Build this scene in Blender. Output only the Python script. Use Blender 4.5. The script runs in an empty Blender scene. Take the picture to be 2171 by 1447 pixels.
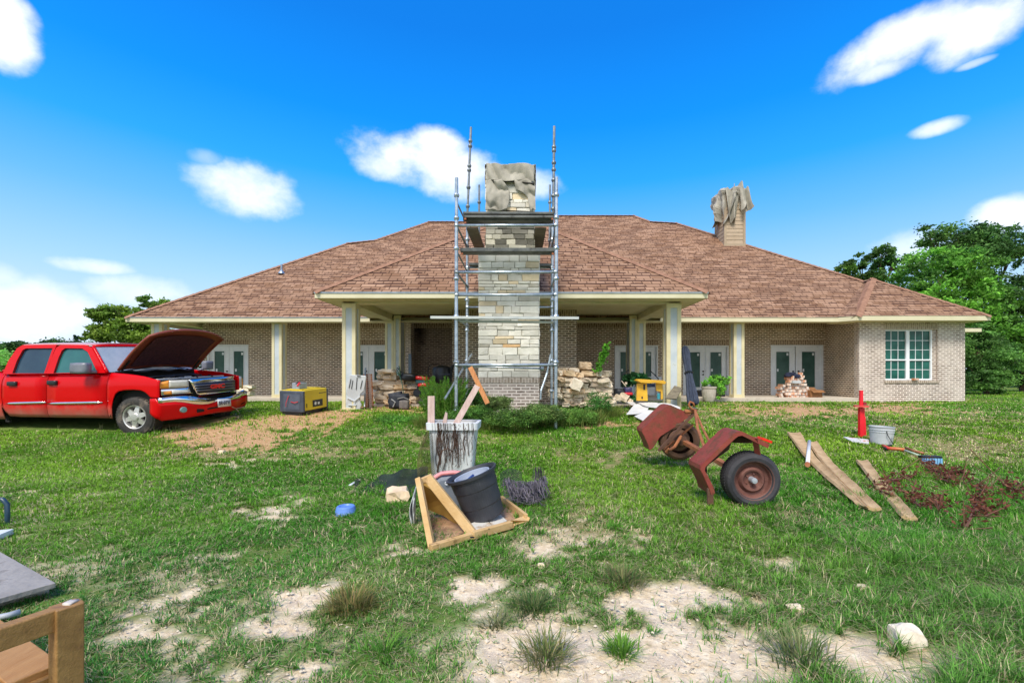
import bpy, bmesh, math, random
import numpy as np
from mathutils import Vector, Matrix, noise as mn
R = math.radians
SC = bpy.context.scene
COL = SC.collection
random.seed(7)
# ------------------------------------------------------------------ camera, sky, sun
F, CX, CY, CH = 950.0, 1114.0, 796.0, 1.3          # focal in photo pixels, vanishing point, eye height
cd = bpy.data.cameras.new('camera'); cam = bpy.data.objects.new('camera', cd); COL.objects.link(cam)
cam.location = (0, 0, CH); cam.rotation_euler = (R(90), 0, 0)
cd.sensor_width = 36; cd.lens = 36 * F / 2171; cd.shift_x = (1085.5 - CX) / 2171; cd.shift_y = (CY - 723.5) / 2171
cd.clip_start = 0.05; cd.clip_end = 2000
SC.camera = cam
SUN_EL, SUN_AZ = 52.0, 200.0        # azimuth clockwise from +y
sl = bpy.data.lights.new('sun', 'SUN'); sl.energy = 2.5; sl.angle = R(18); sl.color = (1, .93, .82)
sun = bpy.data.objects.new('sun', sl); COL.objects.link(sun)
_d = Vector((math.sin(R(SUN_AZ)) * math.cos(R(SUN_EL)), math.cos(R(SUN_AZ)) * math.cos(R(SUN_EL)), math.sin(R(SUN_EL))))
sun.rotation_euler = _d.to_track_quat('Z', 'Y').to_euler(); sun.location = (0, 0, 30)
vs = SC.view_settings; vs.view_transform = 'Standard'; vs.look = 'None'; vs.gamma = 1; vs.exposure = 0.68; vs.use_curve_mapping = False
SC.cycles.use_denoising = True
SC.cycles.max_bounces = 7; SC.cycles.diffuse_bounces = 5; SC.cycles.transparent_max_bounces = 8
SC.cycles.sample_clamp_indirect = 6

def lin(h):
    h = h.lstrip('#'); o = []
    for i in (0, 2, 4):
        c = int(h[i:i + 2], 16) / 255
        o.append(c / 12.92 if c <= .04045 else ((c + .055) / 1.055) ** 2.4)
    return tuple(o)

w = bpy.data.worlds.new('World'); SC.world = w; w.use_nodes = True
def make_world():
    nt = w.node_tree; N = nt.nodes; L = nt.links; N.clear()
    def math_(op, a, b=None, c=None, clamp=False):
        n = N.new('ShaderNodeMath'); n.operation = op; n.use_clamp = clamp
        for i, v in enumerate((a, b, c)):
            if v is None: continue
            if isinstance(v, (int, float)): n.inputs[i].default_value = v
            else: L.new(v, n.inputs[i])
        return n.outputs[0]
    tc = N.new('ShaderNodeTexCoord'); sep = N.new('ShaderNodeSeparateXYZ'); L.new(tc.outputs['Generated'], sep.inputs[0])
    x, y, z = sep.outputs
    sky = N.new('ShaderNodeTexSky'); sky.sky_type = 'NISHITA'; sky.sun_disc = False
    sky.sun_elevation = R(SUN_EL); sky.sun_rotation = R(SUN_AZ); sky.altitude = 100; sky.air_density = 1.3; sky.ozone_density = 3
    ns = N.new('ShaderNodeVectorMath'); ns.operation = 'SCALE'; L.new(sky.outputs[0], ns.inputs[0]); ns.inputs['Scale'].default_value = .10
    el = math_('ARCSINE', z); az = math_('ARCTAN2', x, y)
    ramp = N.new('ShaderNodeValToRGB'); cr = ramp.color_ramp
    L.new(math_('MULTIPLY', el, 1 / R(60), clamp=True), ramp.inputs[0])
    st = [(0, 'bccbd8'), (.09, 'b2c8dc'), (.18, '8fb9de'), (.29, '5aa2e0'), (.38, '2090e2'), (.48, '007edc'), (.62, '006cca'), (1, '0060b4')]
    cr.elements[0].position = 0; cr.elements[0].color = (*lin(st[0][1]), 1); cr.elements[1].position = 1; cr.elements[1].color = (*lin(st[-1][1]), 1)
    for p, c in st[1:-1]:
        e = cr.elements.new(p); e.color = (*lin(c), 1)
    mx = N.new('ShaderNodeMixRGB'); mx.inputs[0].default_value = .05; L.new(ramp.outputs[0], mx.inputs[1]); L.new(ns.outputs[0], mx.inputs[2])
    # clouds: soft ellipses in azimuth / elevation, edges broken by noise
    no = N.new('ShaderNodeTexNoise'); no.inputs['Scale'].default_value = 11; no.inputs['Detail'].default_value = 9; no.inputs['Roughness'].default_value = .6
    mp = N.new('ShaderNodeMapping'); mp.inputs['Scale'].default_value = (1, 1, 1.35); L.new(tc.outputs['Generated'], mp.inputs[0]); L.new(mp.outputs[0], no.inputs['Vector'])
    nz = math_('SUBTRACT', no.outputs[0], .5)
    CL = [(10, 70, 82, 95, 1, 0), (-10, 20, 90, 60, 1, 0), (528, 402, 120, 68, .85, 0), (440, 335, 45, 22, .3, 0),
          (905, 348, 165, 62, 1, -.1), (925, 315, 75, 48, 1, 0), (960, 375, 110, 55, .9, 0), (820, 350, 80, 35, .8, 0), (1090, 392, 105, 40, .75, 0),
          (190, 562, 100, 20, .7, 0), (40, 655, 190, 85, .8, 0), (300, 620, 120, 40, .6, 0), (0, 590, 70, 40, .5, 0),
          (1895, 98, 215, 62, .95, .15), (2070, 55, 150, 75, 1, 0), (1860, 148, 95, 30, .8, 0), (2070, 133, 48, 10, .5, 0), (1987, 270, 70, 19, .8, 0),
          (2160, 450, 115, 46, .9, 0), (1930, 530, 110, 50, .6, 0)]
    acc = None
    def azel(px, py):
        u, v = (px - CX) / F, -(py - CY) / F
        return math.atan(u), math.atan(v / math.sqrt(1 + u * u))
    for (px, py, rx, ry, s, tilt) in CL:
        a0, e0 = azel(px, py); a1 = (azel(px + rx, py)[0] - a0) * .93; e1 = (azel(px, py - ry)[1] - e0) * .93
        da = math_('SUBTRACT', az, a0); de = math_('SUBTRACT', el, e0)
        if tilt: de = math_('MULTIPLY_ADD', da, -tilt, de)
        qa = math_('MULTIPLY', da, 1 / a1); qe = math_('MULTIPLY', de, 1 / e1)
        r2 = math_('ADD', math_('MULTIPLY', qa, qa), math_('MULTIPLY', qe, qe))
        d = math_('MULTIPLY_ADD', nz, 2.6, math_('SUBTRACT', 1, r2))
        m = N.new('ShaderNodeMapRange'); m.interpolation_type = 'SMOOTHSTEP'; L.new(d, m.inputs[0]); m.inputs[1].default_value = -.35; m.inputs[2].default_value = 1.2; m.inputs[4].default_value = s
        gate = math_('MULTIPLY', m.outputs[0], math_('GREATER_THAN', y, 0))
        acc = gate if acc is None else math_('MAXIMUM', acc, gate)
    # unseen broken white cloud added behind the viewer as soft front fill
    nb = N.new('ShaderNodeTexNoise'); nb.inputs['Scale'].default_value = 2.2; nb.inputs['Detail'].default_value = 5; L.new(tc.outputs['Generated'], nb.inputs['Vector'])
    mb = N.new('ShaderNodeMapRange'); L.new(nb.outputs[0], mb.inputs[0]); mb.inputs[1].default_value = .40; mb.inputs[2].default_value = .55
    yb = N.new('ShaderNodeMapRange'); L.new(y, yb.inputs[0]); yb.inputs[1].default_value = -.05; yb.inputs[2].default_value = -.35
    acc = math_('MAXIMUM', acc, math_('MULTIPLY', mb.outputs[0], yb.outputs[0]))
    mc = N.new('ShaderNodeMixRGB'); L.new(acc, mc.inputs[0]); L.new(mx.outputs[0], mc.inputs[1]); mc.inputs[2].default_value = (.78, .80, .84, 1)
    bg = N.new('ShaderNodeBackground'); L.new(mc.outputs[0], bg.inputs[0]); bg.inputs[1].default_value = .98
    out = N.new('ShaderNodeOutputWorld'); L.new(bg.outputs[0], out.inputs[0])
make_world()

# ------------------------------------------------------------------ helpers
def gz(x, y):
    t = np.clip((np.asarray(y, float) - 6) / 5.5, 0, 1)
    return .44 * t * t * (3 - 2 * t)
def W(px, py, D): return Vector(((px - CX) / F * D, D, CH - (py - CY) / F * D))
def G(px, py, up=0.0):
    D = 5.0
    for _ in range(40): D = D * .5 + .5 * (CH - float(gz(0, D)) - up) * F / max(py - CY, 1)
    return Vector(((px - CX) / F * D, D, float(gz(0, D)) + up))

WM = {}
def thing(name, label, cat, loc=(0, 0, 0), rot=(0, 0, 0), group=None):
    o = bpy.data.objects.new(name, None); COL.objects.link(o); o.empty_display_size = .2
    o.location = loc; o.rotation_euler = rot; o['label'] = label; o['category'] = cat
    if group: o['group'] = group
    from mathutils import Euler
    WM[o.name] = Matrix.Translation(Vector(loc)) @ Euler(rot).to_matrix().to_4x4()
    return o
def tag(o, label=None, cat=None, group=None, kind=None):
    if label: o['label'] = label
    if cat: o['category'] = cat
    if group: o['group'] = group
    if kind: o['kind'] = kind
    return o

class M:
    def __init__(s): s.v = []; s.f = []; s.c = []; s.mi = []; s.col = (1, 1, 1); s.m = 0
    def add(s, vs_, fs, col=None, mi=None):
        k = len(s.v); s.v += [Vector(p) for p in vs_]
        for f in fs: s.f.append(tuple(i + k for i in f)); s.c.append(col or s.col); s.mi.append(s.m if mi is None else mi)
        return s
    def box(s, a, b, mat=None, col=None, jit=0):
        (x0, y0, z0), (x1, y1, z1) = a, b
        P = [Vector(p) for p in ((x0, y0, z0), (x1, y0, z0), (x1, y1, z0), (x0, y1, z0), (x0, y0, z1), (x1, y0, z1), (x1, y1, z1), (x0, y1, z1))]
        if jit: P = [p + Vector([random.uniform(-jit, jit) for _ in range(3)]) for p in P]
        if mat is not None: P = [mat @ p for p in P]
        return s.add(P, [(0, 3, 2, 1), (4, 5, 6, 7), (0, 1, 5, 4), (1, 2, 6, 5), (2, 3, 7, 6), (3, 0, 4, 7)], col)
    def tube(s, pts, r, n=8, caps=True, col=None):
        pts = [Vector(p) for p in pts]; rs = r if isinstance(r, (list, tuple)) else [r] * len(pts)
        rings = []; up = None
        for i, p in enumerate(pts):
            t = (pts[min(i + 1, len(pts) - 1)] - pts[max(i - 1, 0)]).normalized()
            if up is None: up = Vector((0, 0, 1)) if abs(t.z) < .9 else Vector((1, 0, 0))
            a = t.cross(up); a.normalize(); b = a.cross(t); up = b
            rings.append([p + (a * math.cos(k * 2 * math.pi / n) + b * math.sin(k * 2 * math.pi / n)) * rs[i] for k in range(n)])
        V = [q for g in rings for q in g]; Fc = []
        for i in range(len(pts) - 1):
            for k in range(n): Fc.append((i * n + k, i * n + (k + 1) % n, (i + 1) * n + (k + 1) % n, (i + 1) * n + k))
        if caps: Fc += [tuple(range(n))[::-1], tuple((len(pts) - 1) * n + k for k in range(n))]
        return s.add(V, Fc, col)
    def lathe(s, prof, mat=None, n=24, col=None, closed=False, a0=0, a1=2 * math.pi):
        mat = mat or Matrix.Identity(4); V = []; full = abs(a1 - a0 - 2 * math.pi) < 1e-6; m = n if full else n + 1
        for (r, z) in prof:
            for k in range(m):
                a = a0 + (a1 - a0) * k / n; V.append(mat @ Vector((r * math.cos(a), r * math.sin(a), z)))
        Fc = []
        for i in range(len(prof) - 1 + (1 if closed else 0)):
            j = (i + 1) % len(prof)
            for k in range(n): Fc.append((i * m + k, i * m + (k + 1) % m, j * m + (k + 1) % m, j * m + k))
        return s.add(V, Fc, col)
    def plate(s, pts, t, col=None, nrm=None):
        pts = [Vector(p) for p in pts]
        if nrm is None:
            nrm = Vector((0, 0, 0))
            for i in range(len(pts)): nrm += (pts[i] - pts[0]).cross(pts[(i + 1) % len(pts)] - pts[0])
            nrm.normalize()
        n = len(pts); V = [p + nrm * t / 2 for p in pts] + [p - nrm * t / 2 for p in pts]
        return s.add(V, [tuple(range(n)), tuple(range(n, 2 * n))[::-1]] + [(i, i + n, (i + 1) % n + n, (i + 1) % n) for i in range(n)], col)
    def bar(s, a, b, wd, ht, side=None, col=None):
        a = Vector(a); b = Vector(b); t = (b - a).normalized()
        sd = Vector(side) if side is not None else (Vector((0, 0, 1)) if abs(t.z) < .9 else Vector((0, 1, 0)))
        u = t.cross(sd).normalized(); v = u.cross(t)
        P = [q + u * i * wd / 2 + v * j * ht / 2 for q in (a, b) for (i, j) in ((-1, -1), (1, -1), (1, 1), (-1, 1))]
        return s.add(P, [(0, 3, 2, 1), (4, 5, 6, 7), (0, 1, 5, 4), (1, 2, 6, 5), (2, 3, 7, 6), (3, 0, 4, 7)], col)
    def grid(s, fn, nu, nv, col=None):
        V = [fn(i / nu, j / nv) for j in range(nv + 1) for i in range(nu + 1)]
        return s.add(V, [(j * (nu + 1) + i, j * (nu + 1) + i + 1, (j + 1) * (nu + 1) + i + 1, (j + 1) * (nu + 1) + i) for j in range(nv) for i in range(nu)], col)
    def rock(s, c, size, rotz=0, col=None, seed=0, rough=.16, sub=2, mat=None, rnd=.22):
        bm = bmesh.new(); bmesh.ops.create_cube(bm, size=1.0)
        bmesh.ops.subdivide_edges(bm, edges=bm.edges[:], cuts=sub, use_grid_fill=True)
        m = mat or (Matrix.Translation(Vector(c)) @ Matrix.Rotation(rotz, 4, 'Z'))
        V = []
        for v in bm.verts:
            p = v.co.copy(); q = p.normalized() * .58; p = p.lerp(q, rnd)
            nn = mn.noise_vector(p * 2.3 + Vector((seed * 3.7, seed * 1.3, 0)))
            p += nn * rough; V.append(m @ Vector((p.x * size[0], p.y * size[1], p.z * size[2])))
        s.add(V, [tuple(v.index for v in f.verts) for f in bm.faces], col); bm.free(); return s
    def build(s, name, mat, parent=None, local=False, smooth=False, bevel=0, solid=0, sub=0, uv=True, keep=False):
        me = bpy.data.meshes.new(name); V = s.v; loc = Vector((0, 0, 0))
        if parent is not None:
            if not local:
                im = WM[parent.name].inverted(); V = [im @ p for p in V]
        elif not keep:
            xs = [p.x for p in V]; ys = [p.y for p in V]; zs = [p.z for p in V]
            loc = Vector(((min(xs) + max(xs)) / 2, (min(ys) + max(ys)) / 2, min(zs))); V = [p - loc for p in V]
        me.from_pydata([tuple(p) for p in V], [], s.f)
        for m_ in (mat if isinstance(mat, (list, tuple)) else [mat]): me.materials.append(m_)
        if any(s.mi): me.polygons.foreach_set('material_index', s.mi)
        if any(c != (1, 1, 1) for c in s.c):
            at = me.color_attributes.new('col', 'FLOAT_COLOR', 'CORNER'); k = 0
            for p, c in zip(me.polygons, s.c):
                for li in p.loop_indices: at.data[li].color = (*c, 1)
        if smooth: me.polygons.foreach_set('use_smooth', [True] * len(me.polygons))
        if uv:
            ul = me.uv_layers.new(name='UVMap'); off = loc if parent is None else Vector((0, 0, 0))
            for p in me.polygons:
                n = p.normal; t = Vector((0, 0, 1)).cross(n)
                if t.length < .05: t = Vector((1, 0, 0))
                t.normalize(); b = n.cross(t)
                for li in p.loop_indices:
                    q = me.vertices[me.loops[li].vertex_index].co + off; ul.data[li].uv = (q.dot(t), q.dot(b))
        o = bpy.data.objects.new(name, me); COL.objects.link(o)
        if parent is not None: o.parent = parent; WM[o.name] = WM[parent.name]
        else: o.location = loc; WM[o.name] = Matrix.Translation(loc)
        if solid: md = o.modifiers.new('s', 'SOLIDIFY'); md.thickness = solid; md.offset = 0
        if bevel: md = o.modifiers.new('b', 'BEVEL'); md.width = bevel; md.segments = 2; md.limit_method = 'ANGLE'; md.angle_limit = R(40)
        if sub: md = o.modifiers.new('u', 'SUBSURF'); md.levels = sub; md.render_levels = sub
        return o

def T(loc, rx=0, ry=0, rz=0):
    return Matrix.Translation(Vector(loc)) @ Matrix.Rotation(rz, 4, 'Z') @ Matrix.Rotation(ry, 4, 'Y') @ Matrix.Rotation(rx, 4, 'X')
def axis_mat(a, b):
    a = Vector(a); b = Vector(b); return Matrix.Translation(a) @ (b - a).to_track_quat('Z', 'Y').to_matrix().to_4x4()

def copy_tree(o, parent=None):
    c = o.copy(); COL.objects.link(c); c.parent = parent
    for ch in list(o.children): copy_tree(ch, c)
    return c

# ---- materials
MATS = {}
def pm(name, c1, c2=None, scale=4, rough=.6, metal=0, bump=0, bscale=30, stretch=(1, 1, 1), attr=False, c3=None, s3=1.5, t3=(.55, .7), coat=0, spec=.5, trans=0, mixf=1, tint=None):
    if name in MATS: return MATS[name]
    m = bpy.data.materials.new(name); m.use_nodes = True; nt = m.node_tree; N = nt.nodes; L = nt.links
    b = N['Principled BSDF']; tc = N.new('ShaderNodeTexCoord'); mp = N.new('ShaderNodeMapping'); mp.inputs['Scale'].default_value = stretch
    L.new(tc.outputs['Object'], mp.inputs[0])
    b.inputs['Roughness'].default_value = rough; b.inputs['Metallic'].default_value = metal
    b.inputs['Specular IOR Level'].default_value = spec
    if coat: b.inputs['Coat Weight'].default_value = coat; b.inputs['Coat Roughness'].default_value = .08
    def L3(c): return lin(c) if isinstance(c, str) else c
    c1 = L3(c1); c2 = L3(c2) if c2 else tuple(min(1, x * 1.25) for x in c1)
    no = N.new('ShaderNodeTexNoise'); no.inputs['Scale'].default_value = scale; no.inputs['Detail'].default_value = 6; no.inputs['Roughness'].default_value = .6
    L.new(mp.outputs[0], no.inputs['Vector'])
    mr = N.new('ShaderNodeMapRange'); L.new(no.outputs[0], mr.inputs[0]); mr.inputs[1].default_value = .35; mr.inputs[2].default_value = .65
    mx = N.new('ShaderNodeMixRGB'); L.new(mr.outputs[0], mx.inputs[0]); mx.inputs[1].default_value = (*c1, 1); mx.inputs[2].default_value = (*c2, 1)
    out = mx.outputs[0]
    if attr:
        a = N.new('ShaderNodeAttribute'); a.attribute_name = 'col'; mm = N.new('ShaderNodeMixRGB'); mm.blend_type = 'MULTIPLY'; mm.inputs[0].default_value = 1
        L.new(out, mm.inputs[1]); L.new(a.outputs[0], mm.inputs[2]); out = mm.outputs[0]
    if c3:
        n3 = N.new('ShaderNodeTexNoise'); n3.inputs['Scale'].default_value = s3; n3.inputs['Detail'].default_value = 8; n3.inputs['Roughness'].default_value = .7; L.new(mp.outputs[0], n3.inputs['Vector'])
        r3 = N.new('ShaderNodeMapRange'); L.new(n3.outputs[0], r3.inputs[0]); r3.inputs[1].default_value = t3[0]; r3.inputs[2].default_value = t3[1]
        m3 = N.new('ShaderNodeMixRGB'); L.new(r3.outputs[0], m3.inputs[0]); L.new(out, m3.inputs[1]); m3.inputs[2].default_value = (*L3(c3), 1); out = m3.outputs[0]
    L.new(out, b.inputs['Base Color'])
    if bump:
        nb = N.new('ShaderNodeTexNoise'); nb.inputs['Scale'].default_value = bscale; nb.inputs['Detail'].default_value = 5; L.new(mp.outputs[0], nb.inputs['Vector'])
        bp = N.new('ShaderNodeBump'); bp.inputs['Strength'].default_value = bump; bp.inputs['Distance'].default_value = .02; L.new(nb.outputs[0], bp.inputs['Height']); L.new(bp.outputs[0], b.inputs['Normal'])
    if trans:
        tr = N.new('ShaderNodeBsdfTranslucent'); L.new(out, tr.inputs[0]); ms = N.new('ShaderNodeMixShader'); ms.inputs[0].default_value = trans
        L.new(b.outputs[0], ms.inputs[1]); L.new(tr.outputs[0], ms.inputs[2]); L.new(ms.outputs[0], N['Material Output'].inputs[0])
    MATS[name] = m; return m

def brick_mat(name, dark, light, mortar, bw=.2, bh=.0675, ms=.012, rot=False, smear=.35, bump=.5, stain=None, smearc=None):
    m = bpy.data.materials.new(name); m.use_nodes = True; nt = m.node_tree; N = nt.nodes; L = nt.links; b = N['Principled BSDF']
    uv = N.new('ShaderNodeUVMap'); mp = N.new('ShaderNodeMapping'); L.new(uv.outputs[0], mp.inputs[0])
    if rot: mp.inputs['Rotation'].default_value = (0, 0, R(90))
    nw = N.new('ShaderNodeTexNoise'); nw.inputs['Scale'].default_value = 9; L.new(mp.outputs[0], nw.inputs['Vector'])
    va = N.new('ShaderNodeMixRGB'); va.blend_type = 'LINEAR_LIGHT'; va.inputs[0].default_value = .008; L.new(mp.outputs[0], va.inputs[1]); L.new(nw.outputs[1], va.inputs[2])
    br = N.new('ShaderNodeTexBrick'); L.new(va.outputs[0], br.inputs['Vector']); br.inputs['Scale'].default_value = 1
    br.inputs['Brick Width'].default_value = bw; br.inputs['Row Height'].default_value = bh; br.inputs['Mortar Size'].default_value = ms; br.inputs['Mortar Smooth'].default_value = .2; br.inputs['Bias'].default_value = -.1
    br.inputs['Color1'].default_value = (*lin(dark), 1); br.inputs['Color2'].default_value = (*lin(light), 1); br.inputs['Mortar'].default_value = (*lin(mortar), 1)
    no = N.new('ShaderNodeTexNoise'); no.inputs['Scale'].default_value = 1.6; no.inputs['Detail'].default_value = 10; no.inputs['Roughness'].default_value = .75; L.new(mp.outputs[0], no.inputs['Vector'])
    mr = N.new('ShaderNodeMapRange'); L.new(no.outputs[0], mr.inputs[0]); mr.inputs[1].default_value = .42; mr.inputs[2].default_value = .68; mr.inputs[4].default_value = smear
    mx = N.new('ShaderNodeMixRGB'); L.new(mr.outputs[0], mx.inputs[0]); L.new(br.outputs[0], mx.inputs[1]); mx.inputs[2].default_value = (*lin(smearc or mortar), 1)
    out = mx.outputs[0]
    if stain:
        # soot: dark patch with its own ragged outline, in wall coordinates (u0, v0, ru, rv)
        for (u0, v0, ru, rv, s, c) in stain:
            ms_ = N.new('ShaderNodeMapping'); ms_.inputs['Location'].default_value = (-u0 / ru, -v0 / rv, 0); ms_.inputs['Scale'].default_value = (1 / ru, 1 / rv, 1)
            L.new(uv.outputs[0], ms_.inputs[0]); ln = N.new('ShaderNodeVectorMath'); ln.operation = 'LENGTH'; L.new(ms_.outputs[0], ln.inputs[0])
            sb = N.new('ShaderNodeMath'); sb.operation = 'MULTIPLY_ADD'; L.new(no.outputs[0], sb.inputs[0]); sb.inputs[1].default_value = 1.3; L.new(ln.outputs['Value'], sb.inputs[2])
            r2 = N.new('ShaderNodeMapRange'); L.new(sb.outputs[0], r2.inputs[0]); r2.inputs[1].default_value = 1.75; r2.inputs[2].default_value = 1.2; r2.inputs[4].default_value = s
            m2 = N.new('ShaderNodeMixRGB'); L.new(r2.outputs[0], m2.inputs[0]); L.new(out, m2.inputs[1]); m2.inputs[2].default_value = (*lin(c), 1); out = m2.outputs[0]
    L.new(out, b.inputs['Base Color']); b.inputs['Roughness'].default_value = .9; b.inputs['Specular IOR Level'].default_value = .2
    bp = N.new('ShaderNodeBump'); bp.inputs['Strength'].default_value = bump; bp.inputs['Distance'].default_value = .012
    ad = N.new('ShaderNodeMath'); ad.operation = 'MULTIPLY_ADD'; L.new(no.outputs[0], ad.inputs[0]); ad.inputs[1].default_value = .6
    iv = N.new('ShaderNodeMath'); iv.operation = 'SUBTRACT'; iv.inputs[0].default_value = 1; L.new(br.outputs['Fac'], iv.inputs[1]); L.new(iv.outputs[0], ad.inputs[2])
    L.new(ad.outputs[0], bp.inputs['Height']); L.new(bp.outputs[0], b.inputs['Normal'])
    return m

def shingle_mat(name):
    m = bpy.data.materials.new(name); m.use_nodes = True; nt = m.node_tree; N = nt.nodes; L = nt.links; b = N['Principled BSDF']
    uv = N.new('ShaderNodeUVMap'); nw = N.new('ShaderNodeTexNoise'); nw.inputs['Scale'].default_value = 2.5; L.new(uv.outputs[0], nw.inputs['Vector'])
    va = N.new('ShaderNodeMixRGB'); va.blend_type = 'LINEAR_LIGHT'; va.inputs[0].default_value = .02; L.new(uv.outputs[0], va.inputs[1]); L.new(nw.outputs[1], va.inputs[2])
    def brick(bw, off, fr, ms, c1, c2, mo, bias=0):
        br = N.new('ShaderNodeTexBrick'); L.new(va.outputs[0], br.inputs['Vector']); br.inputs['Scale'].default_value = 1; br.offset = off; br.offset_frequency = fr; br.squash = 1.6; br.squash_frequency = 3
        br.inputs['Brick Width'].default_value = bw; br.inputs['Row Height'].default_value = .16; br.inputs['Mortar Size'].default_value = ms; br.inputs['Mortar Smooth'].default_value = .3; br.inputs['Bias'].default_value = bias
        br.inputs['Color1'].default_value = c1; br.inputs['Color2'].default_value = c2; br.inputs['Mortar'].default_value = mo; return br
    A = brick(.36, .43, 2, .0, (*lin('87664f'), 1), (*lin('aa8870'), 1), (*lin('87664f'), 1))
    B = brick(.23, .37, 2, .016, (1, 1, 1, 1), (.86, .86, .86, 1), (.25, .22, .2, 1), -.3)
    mm = N.new('ShaderNodeMixRGB'); mm.blend_type = 'MULTIPLY'; mm.inputs[0].default_value = .85; L.new(A.outputs[0], mm.inputs[1]); L.new(B.outputs[0], mm.inputs[2])
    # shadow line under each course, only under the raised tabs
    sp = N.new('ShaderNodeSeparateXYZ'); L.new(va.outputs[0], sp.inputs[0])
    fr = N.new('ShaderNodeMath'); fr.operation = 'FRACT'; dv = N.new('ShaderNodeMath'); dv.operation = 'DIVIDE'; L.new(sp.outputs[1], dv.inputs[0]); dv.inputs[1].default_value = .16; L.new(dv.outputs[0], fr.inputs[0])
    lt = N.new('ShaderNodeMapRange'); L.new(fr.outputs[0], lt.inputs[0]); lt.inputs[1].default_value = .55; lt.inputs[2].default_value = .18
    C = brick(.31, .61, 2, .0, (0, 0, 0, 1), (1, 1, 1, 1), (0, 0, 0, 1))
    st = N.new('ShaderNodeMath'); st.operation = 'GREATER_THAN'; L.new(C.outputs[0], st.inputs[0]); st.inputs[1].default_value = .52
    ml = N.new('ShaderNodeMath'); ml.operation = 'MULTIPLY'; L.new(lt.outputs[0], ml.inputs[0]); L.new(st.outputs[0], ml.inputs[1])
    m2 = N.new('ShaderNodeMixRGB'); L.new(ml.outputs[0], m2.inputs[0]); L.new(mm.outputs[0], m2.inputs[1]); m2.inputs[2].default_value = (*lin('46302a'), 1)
    no = N.new('ShaderNodeTexNoise'); no.inputs['Scale'].default_value = .5; no.inputs['Detail'].default_value = 6; L.new(uv.outputs[0], no.inputs['Vector'])
    hs = N.new('ShaderNodeHueSaturation'); L.new(m2.outputs[0], hs.inputs['Color']); mr = N.new('ShaderNodeMapRange'); L.new(no.outputs[0], mr.inputs[0]); mr.inputs[1].default_value = .3; mr.inputs[2].default_value = .7; mr.inputs[3].default_value = .94; mr.inputs[4].default_value = 1.06; L.new(mr.outputs[0], hs.inputs['Value'])
    n2 = N.new('ShaderNodeTexNoise'); n2.inputs['Scale'].default_value = 90; L.new(uv.outputs[0], n2.inputs['Vector'])
    L.new(hs.outputs[0], b.inputs['Base Color']); b.inputs['Roughness'].default_value = .95; b.inputs['Specular IOR Level'].default_value = .15
    bp = N.new('ShaderNodeBump'); bp.inputs['Strength'].default_value = .6; bp.inputs['Distance'].default_value = .015; L.new(m2.outputs[0], bp.inputs['Height']); L.new(bp.outputs[0], b.inputs['Normal'])
    return m

# numpy value noise
_rs = np.random.RandomState(11); _tab = _rs.rand(256, 256)
def vn(x, y, s=0):
    x = np.asarray(x, float) + s * 17.3; y = np.asarray(y, float) + s * 5.7
    xi = np.floor(x).astype(int); yi = np.floor(y).astype(int); fx = x - xi; fy = y - yi
    fx = fx * fx * (3 - 2 * fx); fy = fy * fy * (3 - 2 * fy)
    a = _tab[xi % 256, yi % 256]; b = _tab[(xi + 1) % 256, yi % 256]; c = _tab[xi % 256, (yi + 1) % 256]; d = _tab[(xi + 1) % 256, (yi + 1) % 256]
    return (a * (1 - fx) + b * fx) * (1 - fy) + (c * (1 - fx) + d * fx) * fy
def fbm(x, y, s=0, o=4):
    t = 0; am = .5; f = 1
    for i in range(o): t = t + am * vn(x * f, y * f, s + i * 3); am *= .5; f *= 2.03
    return t / (1 - .5 ** o)
def np_mesh(name, V, quads, tris, mat, colv=None):
    me = bpy.data.meshes.new(name); nq = len(quads); nt_ = len(tris)
    me.vertices.add(len(V)); me.vertices.foreach_set('co', np.asarray(V, np.float32).ravel())
    li = np.concatenate([np.asarray(quads).ravel(), np.asarray(tris).ravel()]).astype(np.int32)
    me.loops.add(len(li)); me.loops.foreach_set('vertex_index', li)
    me.polygons.add(nq + nt_); st = np.concatenate([np.arange(nq) * 4, nq * 4 + np.arange(nt_) * 3]).astype(np.int32)
    me.polygons.foreach_set('loop_start', st)
    me.update(calc_edges=True); me.validate(); me.materials.append(mat)
    if colv is not None:
        at = me.color_attributes.new('col', 'FLOAT_COLOR', 'POINT'); at.data.foreach_set('color', np.concatenate([colv, np.ones((len(V), 1))], 1).astype(np.float32).ravel())
    return me

# ------------------------------------------------------------------ shared materials
cream = pm('cream_paint', 'cfc49a', 'ddd3ad', 3, .6, bump=.1, c3='b8aa78', s3=6, t3=(.62, .75))
primer = pm('grey_primer_panel', 'b4bfc6', 'c6cdd0', 4, .6, c3='a7ad9c', s3=4, t3=(.6, .72))
fascia_m = pm('fascia_paint', 'cbc4a2', 'd8d1b2', 1.5, .55)
drip_m = pm('drip_edge', '8d979b', 'aab2b4', 6, .35, metal=.6)
white_paint = pm('white_paint', 'd4d8dc', 'e2e5e8', 3, .4, c3='b9bdc0', s3=5, t3=(.6, .75))
glass_dark = pm('dark_door_glass', '33504a', '48655d', 2, .3, spec=.25)
glass_win = pm('window_glass', '12483f', '24655a', 3, .15, spec=.3)
concrete = pm('concrete', 'b7ac9d', 'cbc1b2', 3, .85, bump=.2, c3='8f8475', s3=3, t3=(.55, .7))
brick = brick_mat('house_brick', '4f3c30', '826850', 'd9cbb9', ms=.015, smear=.45)
brick_soldier = brick_mat('soldier_brick', '6a5849', '8d7a66', 'bfae99', rot=True, smear=.3)
brick_pale = brick_mat('skylit_brick', '695a50', 'a09085', 'ded3c9', ms=.015, smear=.7)  # paler copy of the house brick: open sky light put into the colour
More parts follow.
